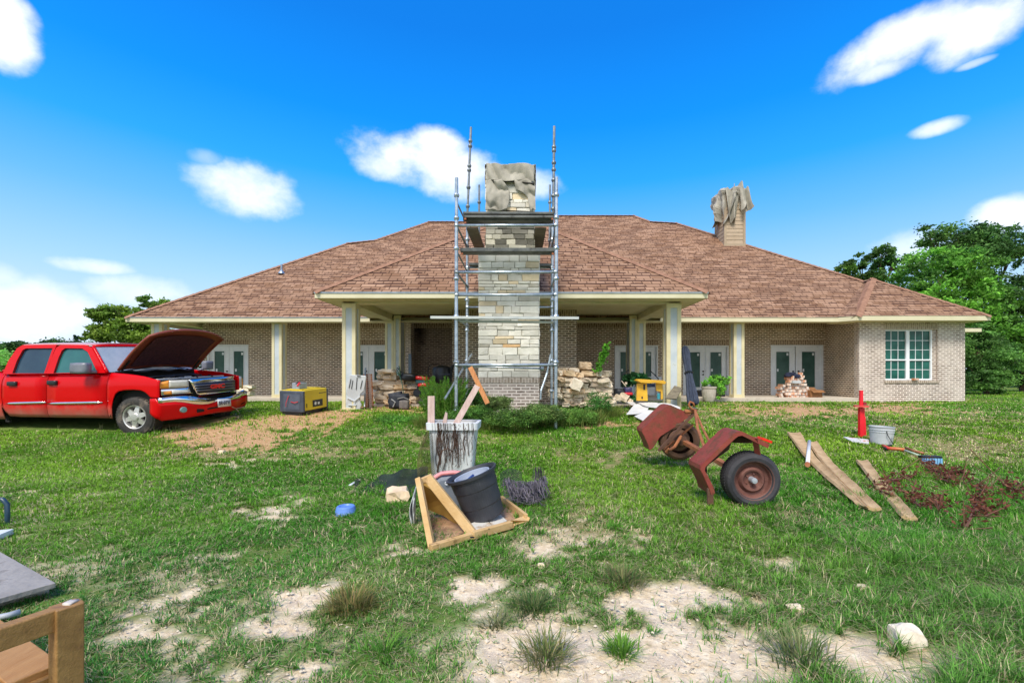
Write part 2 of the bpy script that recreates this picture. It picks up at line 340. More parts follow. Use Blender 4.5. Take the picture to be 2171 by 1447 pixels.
brick_pale_soldier = brick_mat('skylit_soldier', '8a7b6c', 'ab9d8e', 'c8bcae', rot=True, smear=.5)  # soldier course paled the same way, sky light in the colour
brick_soot = brick_mat('sooty_brick', '54463e', '7b6b5f', 'a3958a', smear=.3, stain=[(-4.0, 3.35, .42, 1.5, .97, '150a0c'), (-3.3, 3.3, 1.1, .55, .8, '241b14')])
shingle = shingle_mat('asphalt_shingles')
steel = pm('galvanised_steel', '9aa7b2', 'c3ccd4', 9, .38, metal=.75, bump=.1, c3='6d6f70', s3=7, t3=(.56, .68))
steel_dark = pm('weathered_steel', '6d7478', '93999c', 9, .5, metal=.6, c3='6b4630', s3=8, t3=(.58, .7))
dark_wood = pm('weathered_plank', '5f5648', '857a68', 4, .8, stretch=(1, 12, 12), bump=.3)
wood_grey = pm('grey_wood', '9c968d', 'b9b2a7', 3, .8, stretch=(1, 8, 8), bump=.3, c3='55504a', s3=2, t3=(.6, .72))
pink_wood = pm('pinkish_board', 'b79c92', 'cbb4aa', 5, .8, stretch=(6, 6, 1), bump=.3, c3='5c3330', s3=6, t3=(.66, .72))
orange_wood = pm('fresh_wood', 'b0703f', 'c98a55', 5, .7, stretch=(6, 6, 1), bump=.2)
pale_plank = pm('pale_plank_wood', 'a5875f', 'c9ab80', 3.0, .85, stretch=(1.5, 1.5, 1.5), bump=.4, bscale=20, c3='7d4f3c', s3=3.2, t3=(.6, .72))
limestone = pm('limestone', (.70, .68, .61), (.82, .80, .74), 5, .9, attr=True, bump=.5, bscale=14, c3=(.40, .36, .3), s3=5, t3=(.66, .82))
stone_m = pm('rubble_limestone', (.66, .57, .45), (.84, .76, .65), 5, .9, attr=True, bump=.5, bscale=18)
tarp_m = pm('grey_tarp', '8c877a', 'b2ac9e', 2.5, .75, bump=.35, bscale=9)
siding_m = pm('tan_siding', 'a8937a', 'b6a28a', 2, .7)
black_plastic = pm('black_plastic', '15171b', '23262b', 5, .4)
bark = pm('bark', '4a3b2c', '6b5945', 6, .95, bump=.6, bscale=20)

# ------------------------------------------------------------------ ground
# bare patches in photo pixels: (cx, cy, rx, ry, channel, strength); 0 pale gravelly soil, 1 orange mulch, 2 dry grass
PATCH = [(1200, 1425, 240, 60, 0, 1.1), (1330, 1400, 330, 95, 0, 1.3), (1650, 1400, 260, 70, 0, 1.1), (1120, 1340, 130, 40, 0, .8), (1420, 1290, 150, 40, 0, .85), (1840, 1440, 160, 45, 0, 1),
         (330, 1330, 100, 44, 0, .55), (400, 1250, 70, 26, 0, .3), (640, 1245, 70, 24, 0, .6), (720, 1225, 70, 20, 0, .5), (690, 1310, 90, 18, 0, .5), (520, 1290, 60, 24, 0, .4),
         (845, 1175, 55, 20, 0, .5), (430, 1410, 60, 26, 0, .42), (560, 1390, 80, 30, 0, .3), (990, 1260, 50, 30, 0, .5), (1650, 1190, 60, 12, 0, .5), (620, 1080, 90, 14, 0, .3), (1260, 1150, 90, 20, 0, .3),
         (480, 925, 150, 24, 1, 1.3), (600, 895, 130, 17, 1, 1.3), (690, 878, 90, 12, 1, 1.2), (810, 866, 110, 8, 1, 1.1), (1260, 900, 80, 7, 1, .8), (1690, 868, 150, 14, 1, 1.0), (1900, 866, 130, 11, 1, 1.0), (1560, 862, 60, 6, 1, .7),
         (520, 988, 70, 10, 0, .55), (1920, 905, 160, 9, 2, .7), (2050, 955, 170, 28, 2, .95), (1960, 930, 120, 15, 2, .6), (1640, 885, 170, 18, 2, .6), (700, 960, 140, 22, 2, .5), (880, 930, 130, 16, 2, .4), (1230, 1130, 130, 45, 2, .55), (1700, 1100, 100, 30, 2, .3), (2060, 890, 130, 10, 2, .5), (1500, 985, 110, 22, 2, .35), (1310, 960, 120, 18, 2, .25), (430, 960, 150, 20, 2, .6), (1750, 870, 400, 25, 2, .5)]
def soil(x, y):
    x = np.asarray(x, float); y = np.maximum(np.asarray(y, float), .3); wx = x + (fbm(x * 1.3, y * 1.3, 1) - .5) * .5; wy = y + (fbm(x * 1.3, y * 1.3, 2) - .5) * .5
    wy = np.maximum(wy, .3)
    px = CX + F * wx / wy; py = CY + F * (CH - gz(wx, wy)) / wy; out = []
    n = fbm(x * 4.5, y * 4.5, 5, 5) - .5
    for ch in range(3):
        s = np.full(x.shape, -9.)
        for (cx, cy, rx, ry, c, st) in PATCH:
            if c == ch: s = np.maximum(s, st * (1.25 - np.sqrt(((px - cx) / rx) ** 2 + ((py - cy) / ry) ** 2)))
        v = np.clip((s + n * 1.9 + (fbm(x * 19, y * 19, 7, 4) - .5) * 1.9 - .1) / .3, 0, 1)
        out.append(v * (y < 17))
    # scattered thin spots in the mown foreground
    thin = np.clip((fbm(x * 2.2, y * 2.2, 9, 5) - .60) / .08, 0, 1) * (y < 5.2) * (px < 1500) * .6
    out[0] = np.maximum(out[0], thin)
    return out

def make_ground():
    fx = np.arange(-17, 19, .085); xs = np.concatenate([[-600, -200, -80, -40, -25, -20], fx, [20, 24, 32, 50, 90, 200, 600]])
    fy = np.arange(.4, 17, .085); ys = np.concatenate([[-60, -10, -2, 0], fy, [17.5, 19, 22, 28, 40, 70, 150, 400, 900]])
    X, Y = np.meshgrid(xs, ys); Z = gz(X, Y); near = (Y < 17) & (Y > 0) & (abs(X) < 19)
    S = soil(X, Y)
    Z = Z + np.where(near, (fbm(X * .9, Y * .9, 3) - .5) * .05 * np.clip((13 - Y) / 6, 0, 1) + (fbm(X * 6, Y * 6, 4) - .5) * .022, 0)
    Z = Z - .012 * S[0]
    V = np.stack([X, Y, Z], -1).reshape(-1, 3); ny, nx = X.shape
    I = np.arange(ny * nx).reshape(ny, nx); Q = np.stack([I[:-1, :-1], I[:-1, 1:], I[1:, 1:], I[1:, :-1]], -1).reshape(-1, 4)
    m = bpy.data.materials.new('ground_soil_and_turf'); m.use_nodes = True; nt = m.node_tree; N = nt.nodes; L = nt.links; b = N['Principled BSDF']
    a = N.new('ShaderNodeAttribute'); a.attribute_name = 'col'; sp = N.new('ShaderNodeSeparateColor'); L.new(a.outputs[0], sp.inputs[0])
    tc = N.new('ShaderNodeTexCoord')
    def noise_(sc, de=9, ro=.72):
        n = N.new('ShaderNodeTexNoise'); n.inputs['Scale'].default_value = sc; n.inputs['Detail'].default_value = de; n.inputs['Roughness'].default_value = ro; L.new(tc.outputs['Object'], n.inputs['Vector']); return n.outputs[0]
    def ramp(src, st):
        r = N.new('ShaderNodeValToRGB'); L.new(src, r.inputs[0]); cr = r.color_ramp
        cr.elements[0].position, cr.elements[0].color = st[0][0], (*st[0][1], 1); cr.elements[1].position, cr.elements[1].color = st[-1][0], (*st[-1][1], 1)
        for p, c in st[1:-1]: e = cr.elements.new(p); e.color = (*c, 1)
        return r.outputs[0]
    def mix(f, c, d):
        n = N.new('ShaderNodeMixRGB'); (L.new(f, n.inputs[0]) if not isinstance(f, float) else setattr(n.inputs[0], 'default_value', f)); L.new(c, n.inputs[1]); L.new(d, n.inputs[2]); return n.outputs[0]
    turf = ramp(noise_(7), [(.3, (.05, .10, .02)), (.45, (.09, .16, .03)), (.58, (.17, .20, .06)), (.7, (.32, .27, .15))])
    big = ramp(noise_(.22, 5), [(.35, (.10, .19, .03)), (.6, (.17, .25, .05)), (.75, (.24, .27, .08))])
    turf = mix(.4, turf, big)
    sand = ramp(noise_(16, 9, .75), [(.3, (.52, .38, .22)), (.48, (.78, .62, .42)), (.62, (.90, .76, .56))])
    vo = N.new('ShaderNodeTexVoronoi'); vo.inputs['Scale'].default_value = 60; vo.inputs['Randomness'].default_value = 1; L.new(tc.outputs['Object'], vo.inputs['Vector'])
    peb = ramp(vo.outputs['Distance'], [(.0, (.82, .74, .62)), (.22, (.76, .66, .52)), (.30, (.46, .35, .25)), (.42, (.62, .50, .38))])
    pm_ = N.new('ShaderNodeMath'); pm_.operation = 'GREATER_THAN'; L.new(noise_(9, 4), pm_.inputs[0]); pm_.inputs[1].default_value = .53
    ps = N.new('ShaderNodeMath'); ps.operation = 'MULTIPLY'; L.new(pm_.outputs[0], ps.inputs[0]); ps.inputs[1].default_value = .7
    sand = mix(ps.outputs[0], sand, peb)
    mulch = ramp(noise_(22, 9, .8), [(.3, (.22, .10, .04)), (.5, (.50, .30, .15)), (.66, (.70, .50, .30))])
    dry = ramp(noise_(14), [(.3, (.16, .15, .05)), (.6, (.33, .28, .13))])
    c = mix(sp.outputs[2], turf, dry); c = mix(sp.outputs[1], c, mulch); c = mix(sp.outputs[0], c, sand)
    L.new(c, b.inputs['Base Color']); b.inputs['Roughness'].default_value = .95; b.inputs['Specular IOR Level'].default_value = .1
    bp = N.new('ShaderNodeBump'); bp.inputs['Strength'].default_value = .7; bp.inputs['Distance'].default_value = .02; L.new(noise_(38, 6), bp.inputs['Height']); L.new(bp.outputs[0], b.inputs['Normal'])
    me = np_mesh('ground', V, Q, np.zeros((0, 3), int), m, np.stack(S, -1).reshape(-1, 3))
    me.polygons.foreach_set('use_smooth', [True] * len(me.polygons))
    o = bpy.data.objects.new('ground', me); COL.objects.link(o); o['kind'] = 'structure'; o['label'] = 'lawn with bare sandy patches, orange mulch and worn dry grass'
make_ground()

def attr_leaf_mat(name, rough=.55, trans=.35, spec=.3):
    m = bpy.data.materials.new(name); m.use_nodes = True; nt = m.node_tree; N = nt.nodes; L = nt.links; b = N['Principled BSDF']
    a = N.new('ShaderNodeAttribute'); a.attribute_name = 'col'; L.new(a.outputs[0], b.inputs['Base Color']); b.inputs['Roughness'].default_value = rough; b.inputs['Specular IOR Level'].default_value = spec
    tr = N.new('ShaderNodeBsdfTranslucent'); L.new(a.outputs[0], tr.inputs[0]); ms = N.new('ShaderNodeMixShader'); ms.inputs[0].default_value = trans
    L.new(b.outputs[0], ms.inputs[1]); L.new(tr.outputs[0], ms.inputs[2]); L.new(ms.outputs[0], N['Material Output'].inputs[0]); return m
leaf_mat = attr_leaf_mat('leaves'); blade_mat = attr_leaf_mat('grass_blades', .6, .3, .2)

def blades(x, y, z, h, wd, yaw, lean, col, rs):
    n = len(x); ca, sa = np.cos(yaw), np.sin(yaw)            # lean direction
    px_, py_ = -sa, ca                                       # width direction
    dx = lean * h; up = h * np.sqrt(np.clip(1 - lean ** 2, .06, 1))
    def P(fw, fl, fz): return np.stack([x + px_ * wd * fw + ca * dx * fl, y + py_ * wd * fw + sa * dx * fl, z + up * fz], -1)
    V = np.stack([P(-.5, 0, 0), P(.5, 0, 0), P(-.4, .38, .62), P(.4, .38, .62), P(0, 1, 1)], 1).reshape(-1, 3)
    k = np.arange(n)[:, None] * 5
    Q = k + np.array([[0, 1, 3, 2]]); Tt = k + np.array([[2, 3, 4]])
    dk = np.array([.8, .8, 1., 1., 1.08])[None, :, None]; C = (col[:, None, :] * dk).reshape(-1, 3)
    return V, Q, Tt, np.clip(C, 0, 1)

AVOID = []     # (x0, y0, x1, y1) rectangles where nothing grows
def make_grass():
    rs = np.random.RandomState(3); bands = [(1.7, 3.0, 17000), (3.0, 4.6, 10000), (4.6, 7, 5200), (7, 10, 2700), (10, 14.6, 1300), (14.6, 26, 160)]
    VV, QQ, TT, CC = [], [], [], []; off = 0
    for (y0, y1, den) in bands:
        hw = 1.26 * y1; n = int(den * (y1 - y0) * 2 * (hw * .98 + .8)); y = rs.uniform(y0, y1, n); x = rs.uniform(-1, 1, n) * (1.24 * y + .9)
        # draw blades together into clumps
        x = x + (fbm(x * 9, y * 9, 21, 2) - .5) * .16; y = y + (fbm(x * 9, y * 9, 22, 2) - .5) * .16
        S = soil(x, y); px = CX + F * x / y; py = CY + F * (CH - gz(x, y)) / y
        keep = rs.rand(n) > np.maximum(S[0] * .985, S[1] * .93)
        keep &= rs.rand(n) > S[2] * .35
        clump = fbm(x * 3.1, y * 3.1, 31, 4); keep &= rs.rand(n) < np.clip((clump - .12) / .25, .3, 1)
        keep &= ~((y > 14.6) & (x < 11.1)); keep &= ~((y > 14.7) & (x < 14.6))
        for (a, b, c, d) in AVOID: keep &= ~((x > a) & (x < c) & (y > b) & (y < d))
        x, y, px, py, clump = x[keep], y[keep], px[keep], py[keep], clump[keep]; S = [s[keep] for s in S]; n = len(x)
        lush = np.clip((px - 1400) / 500, 0, 1) * np.clip((py - 960) / 120, 0, 1) + .55 * np.exp(-((px - 1400) / 400) ** 2 - ((py - 1080) / 60) ** 2) + .5 * np.exp(-((px - 900) / 200) ** 2 - ((py - 1080) / 60) ** 2)
        lush = np.clip(lush, 0, 1)
        mown = np.clip((py - 1150) / 100, 0, 1) * (1 - lush)
        h = (.022 + .04 * clump) * (1 + 1.1 * lush) * rs.uniform(.6, 1.5, n) * np.where(y > 7, 1.25, 1) * (1 - .25 * mown) * (1 - .45 * S[2])
        wd = np.clip(.0016 * y, .0042, .02) * rs.uniform(.7, 1.4, n)
        dirn = fbm(x * .9, y * .9, 41, 3) * 9 + rs.normal(0, 1.7, n); lean = np.clip(rs.beta(3, 2.5, n) * 1.0 + .1, .05, .95)
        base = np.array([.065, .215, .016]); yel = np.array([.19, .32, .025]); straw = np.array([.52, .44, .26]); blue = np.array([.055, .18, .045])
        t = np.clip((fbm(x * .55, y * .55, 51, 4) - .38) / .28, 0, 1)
        # yellow-green band in the middle of the lawn, deeper green in front
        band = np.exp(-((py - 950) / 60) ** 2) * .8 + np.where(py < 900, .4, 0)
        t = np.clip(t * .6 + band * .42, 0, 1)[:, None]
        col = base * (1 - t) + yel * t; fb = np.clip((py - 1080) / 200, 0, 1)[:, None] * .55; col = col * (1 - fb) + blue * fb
        ds = (rs.rand(n) < .05 + .5 * S[2] + .12 * mown + .1 * np.clip((fbm(x * 1.7, y * 1.7, 61) - .5) * 4, 0, 1)); col = np.where(ds[:, None], straw * rs.uniform(.6, 1.1, (n, 1)), col)
        col = col * rs.uniform(.55, 1.5, (n, 1)) * 1.36
        fl = rs.rand(n) < np.where(y < 6, .22, .08); lean = np.where(fl, rs.uniform(.93, .985, n), lean); h = np.where(fl, h * 2.1, h); col = np.where((fl & (rs.rand(n) < .45))[:, None], straw * rs.uniform(.7, 1.1, (n, 1)), col)
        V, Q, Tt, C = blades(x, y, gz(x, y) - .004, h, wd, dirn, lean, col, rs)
        VV.append(V); QQ.append(Q + off); TT.append(Tt + off); CC.append(C); off += len(V)
    me = np_mesh('grass', np.concatenate(VV), np.concatenate(QQ), np.concatenate(TT), blade_mat, np.concatenate(CC))
    o = bpy.data.objects.new('grass', me); COL.objects.link(o); o['kind'] = 'stuff'; o['label'] = 'green lawn grass, mown short in front and longer to the right'
    print('grass blades', off // 5)

def pebbles():
    rs = np.random.RandomState(8); m = M(); n = 0
    while n < 1600:
        y = rs.uniform(1.85, 3.4); x = rs.uniform(-1.2, 1.15) * y; S = soil(x, y)
        if float(S[0]) < .5: continue
        n += 1; s = rs.gamma(2, .0022) + .002; k = rs.uniform(.75, 1.15)
        P = [Vector((x, y, float(gz(x, y)) + s * .1)) + Vector((rs.uniform(.6, 1.2) * s * a, rs.uniform(.6, 1.2) * s * b, s * .6 * c)) for a, b, c in ((1, 0, 0), (0, 1, 0), (-1, 0, 0), (0, -1, 0), (0, 0, 1), (0, 0, -1), )]
        m.add(P, [(0, 1, 4), (1, 2, 4), (2, 3, 4), (3, 0, 4)], (k, k * .96, k * .9))
    o = m.build('gravel', pm('pebble_stone', (.55, .48, .38), (.7, .63, .52), 9, .9, attr=True), uv=False, keep=True); tag(o, 'small pale pebbles strewn on the bare soil', kind='stuff')

# ------------------------------------------------------------------ the house
house = thing('brick_house', 'long single-storey brick house with brown shingled hip roof and deep porch', 'house', (0, 15, .44))
ZC = 3.28; DW = 16.8; ZF = .57
def wx(px, D=DW): return (px - CX) / F * D
def wz(py, D=DW): return CH - (py - CY) / F * D
doors = [(440, 527, 730), (727, 834, 731), (1303, 1394.5, 731.5), (1448, 1544.5, 732), (1634, 1745, 731)]
def wall_run(x0, x1, y0, y1, z0, z1, opens, mat, smat, over=True):
    m = M(); s = M(); opens = sorted(opens); cur = x0; zt = z1 - .2
    for (a, b, zb, ztop) in opens:
        m.box((cur, y0, z0), (a, y1, zt)); m.box((a, y0, ztop + .2), (b, y1, zt)); s.box((a - .02, y0 - .003, ztop), (b + .02, y1, ztop + .2))
        if zb > z0 + .02: m.box((a, y0, z0), (b, y1, zb))
        cur = b
    m.box((cur, y0, z0), (x1, y1, zt)); s.box((x0, y0 - .004, zt), (x1, y1, z1))
    w_ = m.build('wall', mat, house); c_ = s.build('soldier_course', smat, w_); WM[c_.name] = WM[house.name]
    return w_
ops = [(wx(a), wx(b), ZF, wz(t)) for a, b, t in doors]
wall_run(-11.9, wx(869), DW, DW + .2, .3, ZC, ops[:2], brick, brick_soldier)
wall_run(wx(869), -2.2, DW + .01, DW + .2, .3, ZC, [], brick_soot, brick_soldier)
wall_run(1.55, 11.25, DW, DW + .2, .3, ZC, ops[2:], brick, brick_soldier)
wall_run(-2.2, 1.55, 13.5, 13.7, .3, ZC, [], brick, brick_soldier)
m = M(); m.box((-2.2, 13.7, .3), (-2.0, DW, ZC)); m.box((1.35, 13.7, .3), (1.55, DW, ZC)); m.box((-12.1, DW, .3), (-11.9, 24, ZC)); m.build('wall', brick, house)
m = M(); m.box((wx(859.5, 16.3), 16.3, .3), (wx(871, 16.3), DW, ZC)); m.build('pilaster', brick_pale, house)
# right wing
WD = 14.7
P = [(10.94, WD), (14.42, WD), (14.42, 24), (11.25, DW)]
win = (wx(1877, WD), wx(1988, WD), wz(806, WD), wz(698, WD))
wall_run(10.94, 14.42, WD, WD + .2, .2, ZC, [(win[0], win[1], win[2], win[3])], brick_pale, brick_pale_soldier)
m = M(); m.plate([(10.95, WD + .1, .2), (11.25, DW, .2), (11.25, DW, ZC - .2), (10.95, WD + .1, ZC - .2)], .03)
m.box((14.22, WD + .2, .2), (14.42, 24, ZC)); m.build('wall', brick, house)
m = M(); m.plate([(10.95, WD + .1, ZC - .2), (11.25, DW, ZC - .2), (11.25, DW, ZC), (10.95, WD + .1, ZC)], .036); m.build('soldier_course', brick_soldier, house)
# concrete slab
m = M(); m.box((-12.75, 14.72, .2), (11.05, DW, ZF)); m.box((-4.3, 12.5, .2), (3.7, 14.72, ZF - .06)); m.build('patio_slab', concrete, house, bevel=.01)
# ceilings, beams, fascia
m = M(); m.box((-12.8, 14.72, ZC), (14.6, DW, ZC + .04)); m.box((-4.9, 10.9, ZC), (4.25, 14.72, ZC + .04)); m.build('porch_ceiling', cream, house)
PX0, PX1, PY, PZT, PZB = -5.05, 4.37, 10.75, 3.298, 3.164
m = M()
m.box((PX0 + .02, PY + .02, PZB), (PX1 - .02, 11.3, PZB + .03)); m.box((PX0 + .02, 11.3, PZB), (-4.63, 14.5, PZB + .03)); m.box((3.93, 11.3, PZB), (PX1 - .02, 14.5, PZB + .03))
m.box((-12.95, 14.57, 3.05), (10.2, 14.9, 3.08)); m.build('soffit', cream, house)
m = M(); m.box((-4.6, 11.33, 3.10), (-4.32, 14.6, ZC - .002)); m.box((3.64, 11.33, 3.10), (3.91, 14.6, ZC - .002)); m.box((-4.60, 11.33, 3.125), (3.9, 11.6, ZC - .003))
m.box((-12.6, 14.93, 3.12), (11.0, 15.18, ZC - .004)); m.box((-12.58, 15.18, 3.12), (-12.32, 22, ZC - .003))
m.build('porch_beam', cream, house)
m = M(); m.box((PX0, PY - .02, PZB - .01), (PX1, PY, PZT)); m.box((PX0, PY, PZB - .01), (PX0 + .02, 14.6, PZT)); m.box((PX1 - .02, PY, PZB - .01), (PX1, 14.6, PZT))
ZB = 3.046; ZT = 3.195
m.box((-12.97, 14.53, ZB), (PX0, 14.55, ZT)); m.box((PX1, 14.53, ZB), (10.14, 14.55, ZT)); m.box((-12.99, 14.55, ZB), (-12.97, 24.5, ZT))
m.plate([(10.14, 14.54, ZB), (10.49, 14.19, ZB), (10.49, 14.19, ZT), (10.14, 14.54, ZT)], .02); m.box((10.49, 14.18, ZB), (14.72, 14.2, ZT)); m.box((14.70, 14.2, ZB), (14.72, 24, ZT))
m.box((14.4, 17.6, 3.02), (17.9, 17.62, 3.17)); m.box((17.9, 17.6, 3.02), (17.92, 21, 3.17)); m.build('fascia', fascia_m, house, bevel=.004)
m = M(); m.box((PX0 - .012, PY - .034, PZT - .03), (PX1 + .012, PY - .02, PZT + .006)); m.box((-13.0, 14.515, ZT - .022), (PX0 - .02, 14.53, ZT + .004)); m.build('drip_edge', drip_m, house)
m = M(); m.plate([(10.2, 14.55, ZB + .005), (10.51, 14.21, ZB + .005), (14.7, 14.21, ZB + .005), (14.7, 14.7, ZB + .005), (10.2, 15.2, ZB + .005)], .01); m.box((14.42, 14.7, ZB + .002), (14.7, 24, ZB + .012)); m.box((14.42, 17.62, 3.03), (17.9, 20, 3.04)); m.build('soffit', cream, house)
# main roof
def zr(D): return 3.2 + .76 * (D - 14.55)
def cap(m, pts, r=.05):
    m.tube(pts, r, 6)
roofp = [(-12.99, 14.53), (-12.99, 14.53)]
front = [(-13.0, 14.52), (10.14, 14.52), (12.6, 16.65), (7.37, 21.8), (6.15, 21.97), (5.52, 22.7), (.9, 22.7), (.35, 21.97), (-4.72, 21.97), (-6.72, 19.98), (-7.82, 19.7)]
m = M(); V = [(x, D, zr(D)) for x, D in front]; m.add(V, [tuple(range(len(V)))])
# back and side slopes
ridge = [(12.6, 16.65), (7.37, 21.8), (6.15, 21.97), (5.52, 22.7), (.9, 22.7), (.35, 21.97), (-4.72, 21.97), (-6.72, 19.98), (-7.82, 19.7)]
for (a, b) in zip(ridge[1:], ridge[2:]): m.add([(*a, zr(a[1])), (b[0], b[1], zr(b[1])), (b[0] - .5, 31, 3.2), (a[0] + .5, 31, 3.2)], [(0, 1, 2, 3)])
m.add([(-13.0, 14.52, zr(14.52)), (-7.82, 19.7, zr(19.7)), (-13, 25, 3.2)], [(0, 1, 2)]); m.add([(-7.82, 19.7, zr(19.7)), (-8.3, 31, 3.2), (-13, 31, 3.2), (-13, 25, 3.2)], [(0, 1, 2, 3)])
m.add([(7.37, 21.8, zr(21.8)), (12.6, 16.65, zr(16.65)), (14.74, 19, 3.2), (14.74, 27, 3.2), (7.8, 31, 3.2)], [(0, 1, 2, 3, 4)])
# wing hip
ZW = 3.2; ax, ay, az_ = 12.605, 16.3, ZW + .76 * 2.12
m.add([(10.47, 14.17, ZW), (14.74, 14.17, ZW), (ax, ay, az_)], [(0, 1, 2)]); m.add([(10.47, 14.17, ZW), (ax, ay, az_), (12.6, 16.66, zr(16.65)), (10.12, 14.53, ZW)], [(0, 1, 2, 3)])
m.add([(14.74, 14.17, ZW), (14.74, 19, ZW), (12.6, 16.66, zr(16.65)), (ax, ay, az_)], [(0, 1, 2, 3)])
m.add([(14.4, 17.58, 3.18), (17.94, 17.58, 3.18), (17.94, 21, 3.18), (14.4, 19.5, 3.6)], [(0, 1, 2, 3)])
# porch hip
py0, pz = 10.73, 3.305; hx = (PX0 + PX1) / 2; hw_ = (PX1 - PX0) / 2 + .02; pp = .745
apx = (hx, py0 + hw_, pz + pp * hw_)
dv = 14.55 + (apx[2] - 3.2) / .76
m.add([(hx - hw_, py0, pz), (hx + hw_, py0, pz), apx], [(0, 1, 2)])
dl = 14.55 + (pz - 3.2) / .76
m.add([(hx - hw_, py0, pz), apx, (hx, dv, apx[2]), (hx - hw_, dl, pz)], [(0, 1, 2, 3)]); m.add([(hx + hw_, py0, pz), (hx + hw_, dl, pz), (hx, dv, apx[2]), apx], [(0, 1, 2, 3)])
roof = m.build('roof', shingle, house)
# ridge caps and hip caps
m = M(); ridge_m = pm('ridge_shingles', '84604a', 'a07860', 6, .95, bump=.4)
def capline(pts):
    for a, b in zip(pts, pts[1:]):
        a = Vector(a); b = Vector(b); n = max(1, int((b - a).length / .22))
        for i in range(n):
            p = a.lerp(b, i / n); q = a.lerp(b, (i + 1.25) / n); t = (b - a).normalized(); s = t.cross(Vector((0, 0, 1))).normalized() * .14; u = Vector((0, 0, .018)); d = Vector((0, 0, -.075))
            m.add([p + s + d + u * .3, p + u * .3, p - s + d + u * .3, q + s + d + u * 1.2, q + u * 1.2, q - s + d + u * 1.2], [(0, 1, 4, 3), (1, 2, 5, 4)])
r3 = [(x, D, zr(D) + .02) for x, D in ridge]
capline(r3); capline([(-13.0, 14.52, 3.2), (-7.82, 19.7, zr(19.7) + .02)]); capline([(hx - hw_, py0, pz + .01), (apx[0], apx[1], apx[2] + .015)]); capline([(hx + hw_, py0, pz + .01), (apx[0], apx[1], apx[2] + .015)])
capline([(10.47, 14.17, ZW), (ax, ay, az_ + .015)]); capline([(14.74, 14.17, ZW), (ax, ay, az_ + .015)]); capline([(hx, apx[1], apx[2] + .015), (hx, dv, apx[2] + .015)]); capline([(ax, ay, az_ + .02), (12.6, 16.65, zr(16.65) + .02)])
o = m.build('ridge_cap', ridge_m, roof); WM[roof.name] = WM[house.name]
# vent pipe
m = M(); p = W(597, 579, 17.2); p.z = zr(17.2) if False else p.z; m.tube([p, p + Vector((0, 0, .34))], .035, 10); m.lathe([(.13, -.02), (.09, .05), (.04, .12)], Matrix.Translation(p), 12); o = m.build('vent_pipe', pm('vent_metal', '7f93a8', 'a5b4c2', 5, .4, metal=.5), roof)
# columns
def column(x0, x1, y0, y1, z0, z1):
    m = M(); m.box((x0 + .015, y0 + .015, z0), (x1 - .015, y1 - .015, z1)); t = (x1 - x0) * .27; b = M(); ty = min(t, (y1 - y0) * .3)
    for xa, xb in ((x0, x0 + t), (x1 - t, x1)):
        for ya, yb in ((y0, y0 + ty), (y1 - ty, y1)): b.box((xa, ya, z0), (xb, yb, z1 - .0))
    b.box((x0 - .008, y0 - .008, z1 - .12), (x1 + .008, y1 + .008, z1 - .001)); b.box((x0 - .004, y0 - .004, z0 - .001), (x1 + .004, y1 + .004, z0 + .11))
    c = m.build('column', primer, house); WM[c.name] = WM[house.name]; b.build('corner_trim', cream, c, bevel=.003)
for (a, b) in ((725, 753.5), (1413.5, 1444.5)): column(wx(a, 11.3), wx(b, 11.3), 11.3, 11.64, .38, 3.13)
for (a, b) in ((320, 343), (575.8, 597), (1556, 1578.5)): column(wx(a, 14.9), wx(b, 14.9), 14.9, 15.23, ZF, 3.14)
column(wx(816, 14.6), wx(834.5, 14.6), 14.6, 14.93, .4, 3.12); column(wx(1351, 14.6), wx(1369, 14.6), 14.6, 14.93, .4, 3.12)
column(wx(835, 14.5), wx(849.3, 14.5), 14.5, 15.05, .4, 3.26); column(wx(1335, 14.5), wx(1350.7, 14.5), 14.5, 15.05, .4, 3.26)
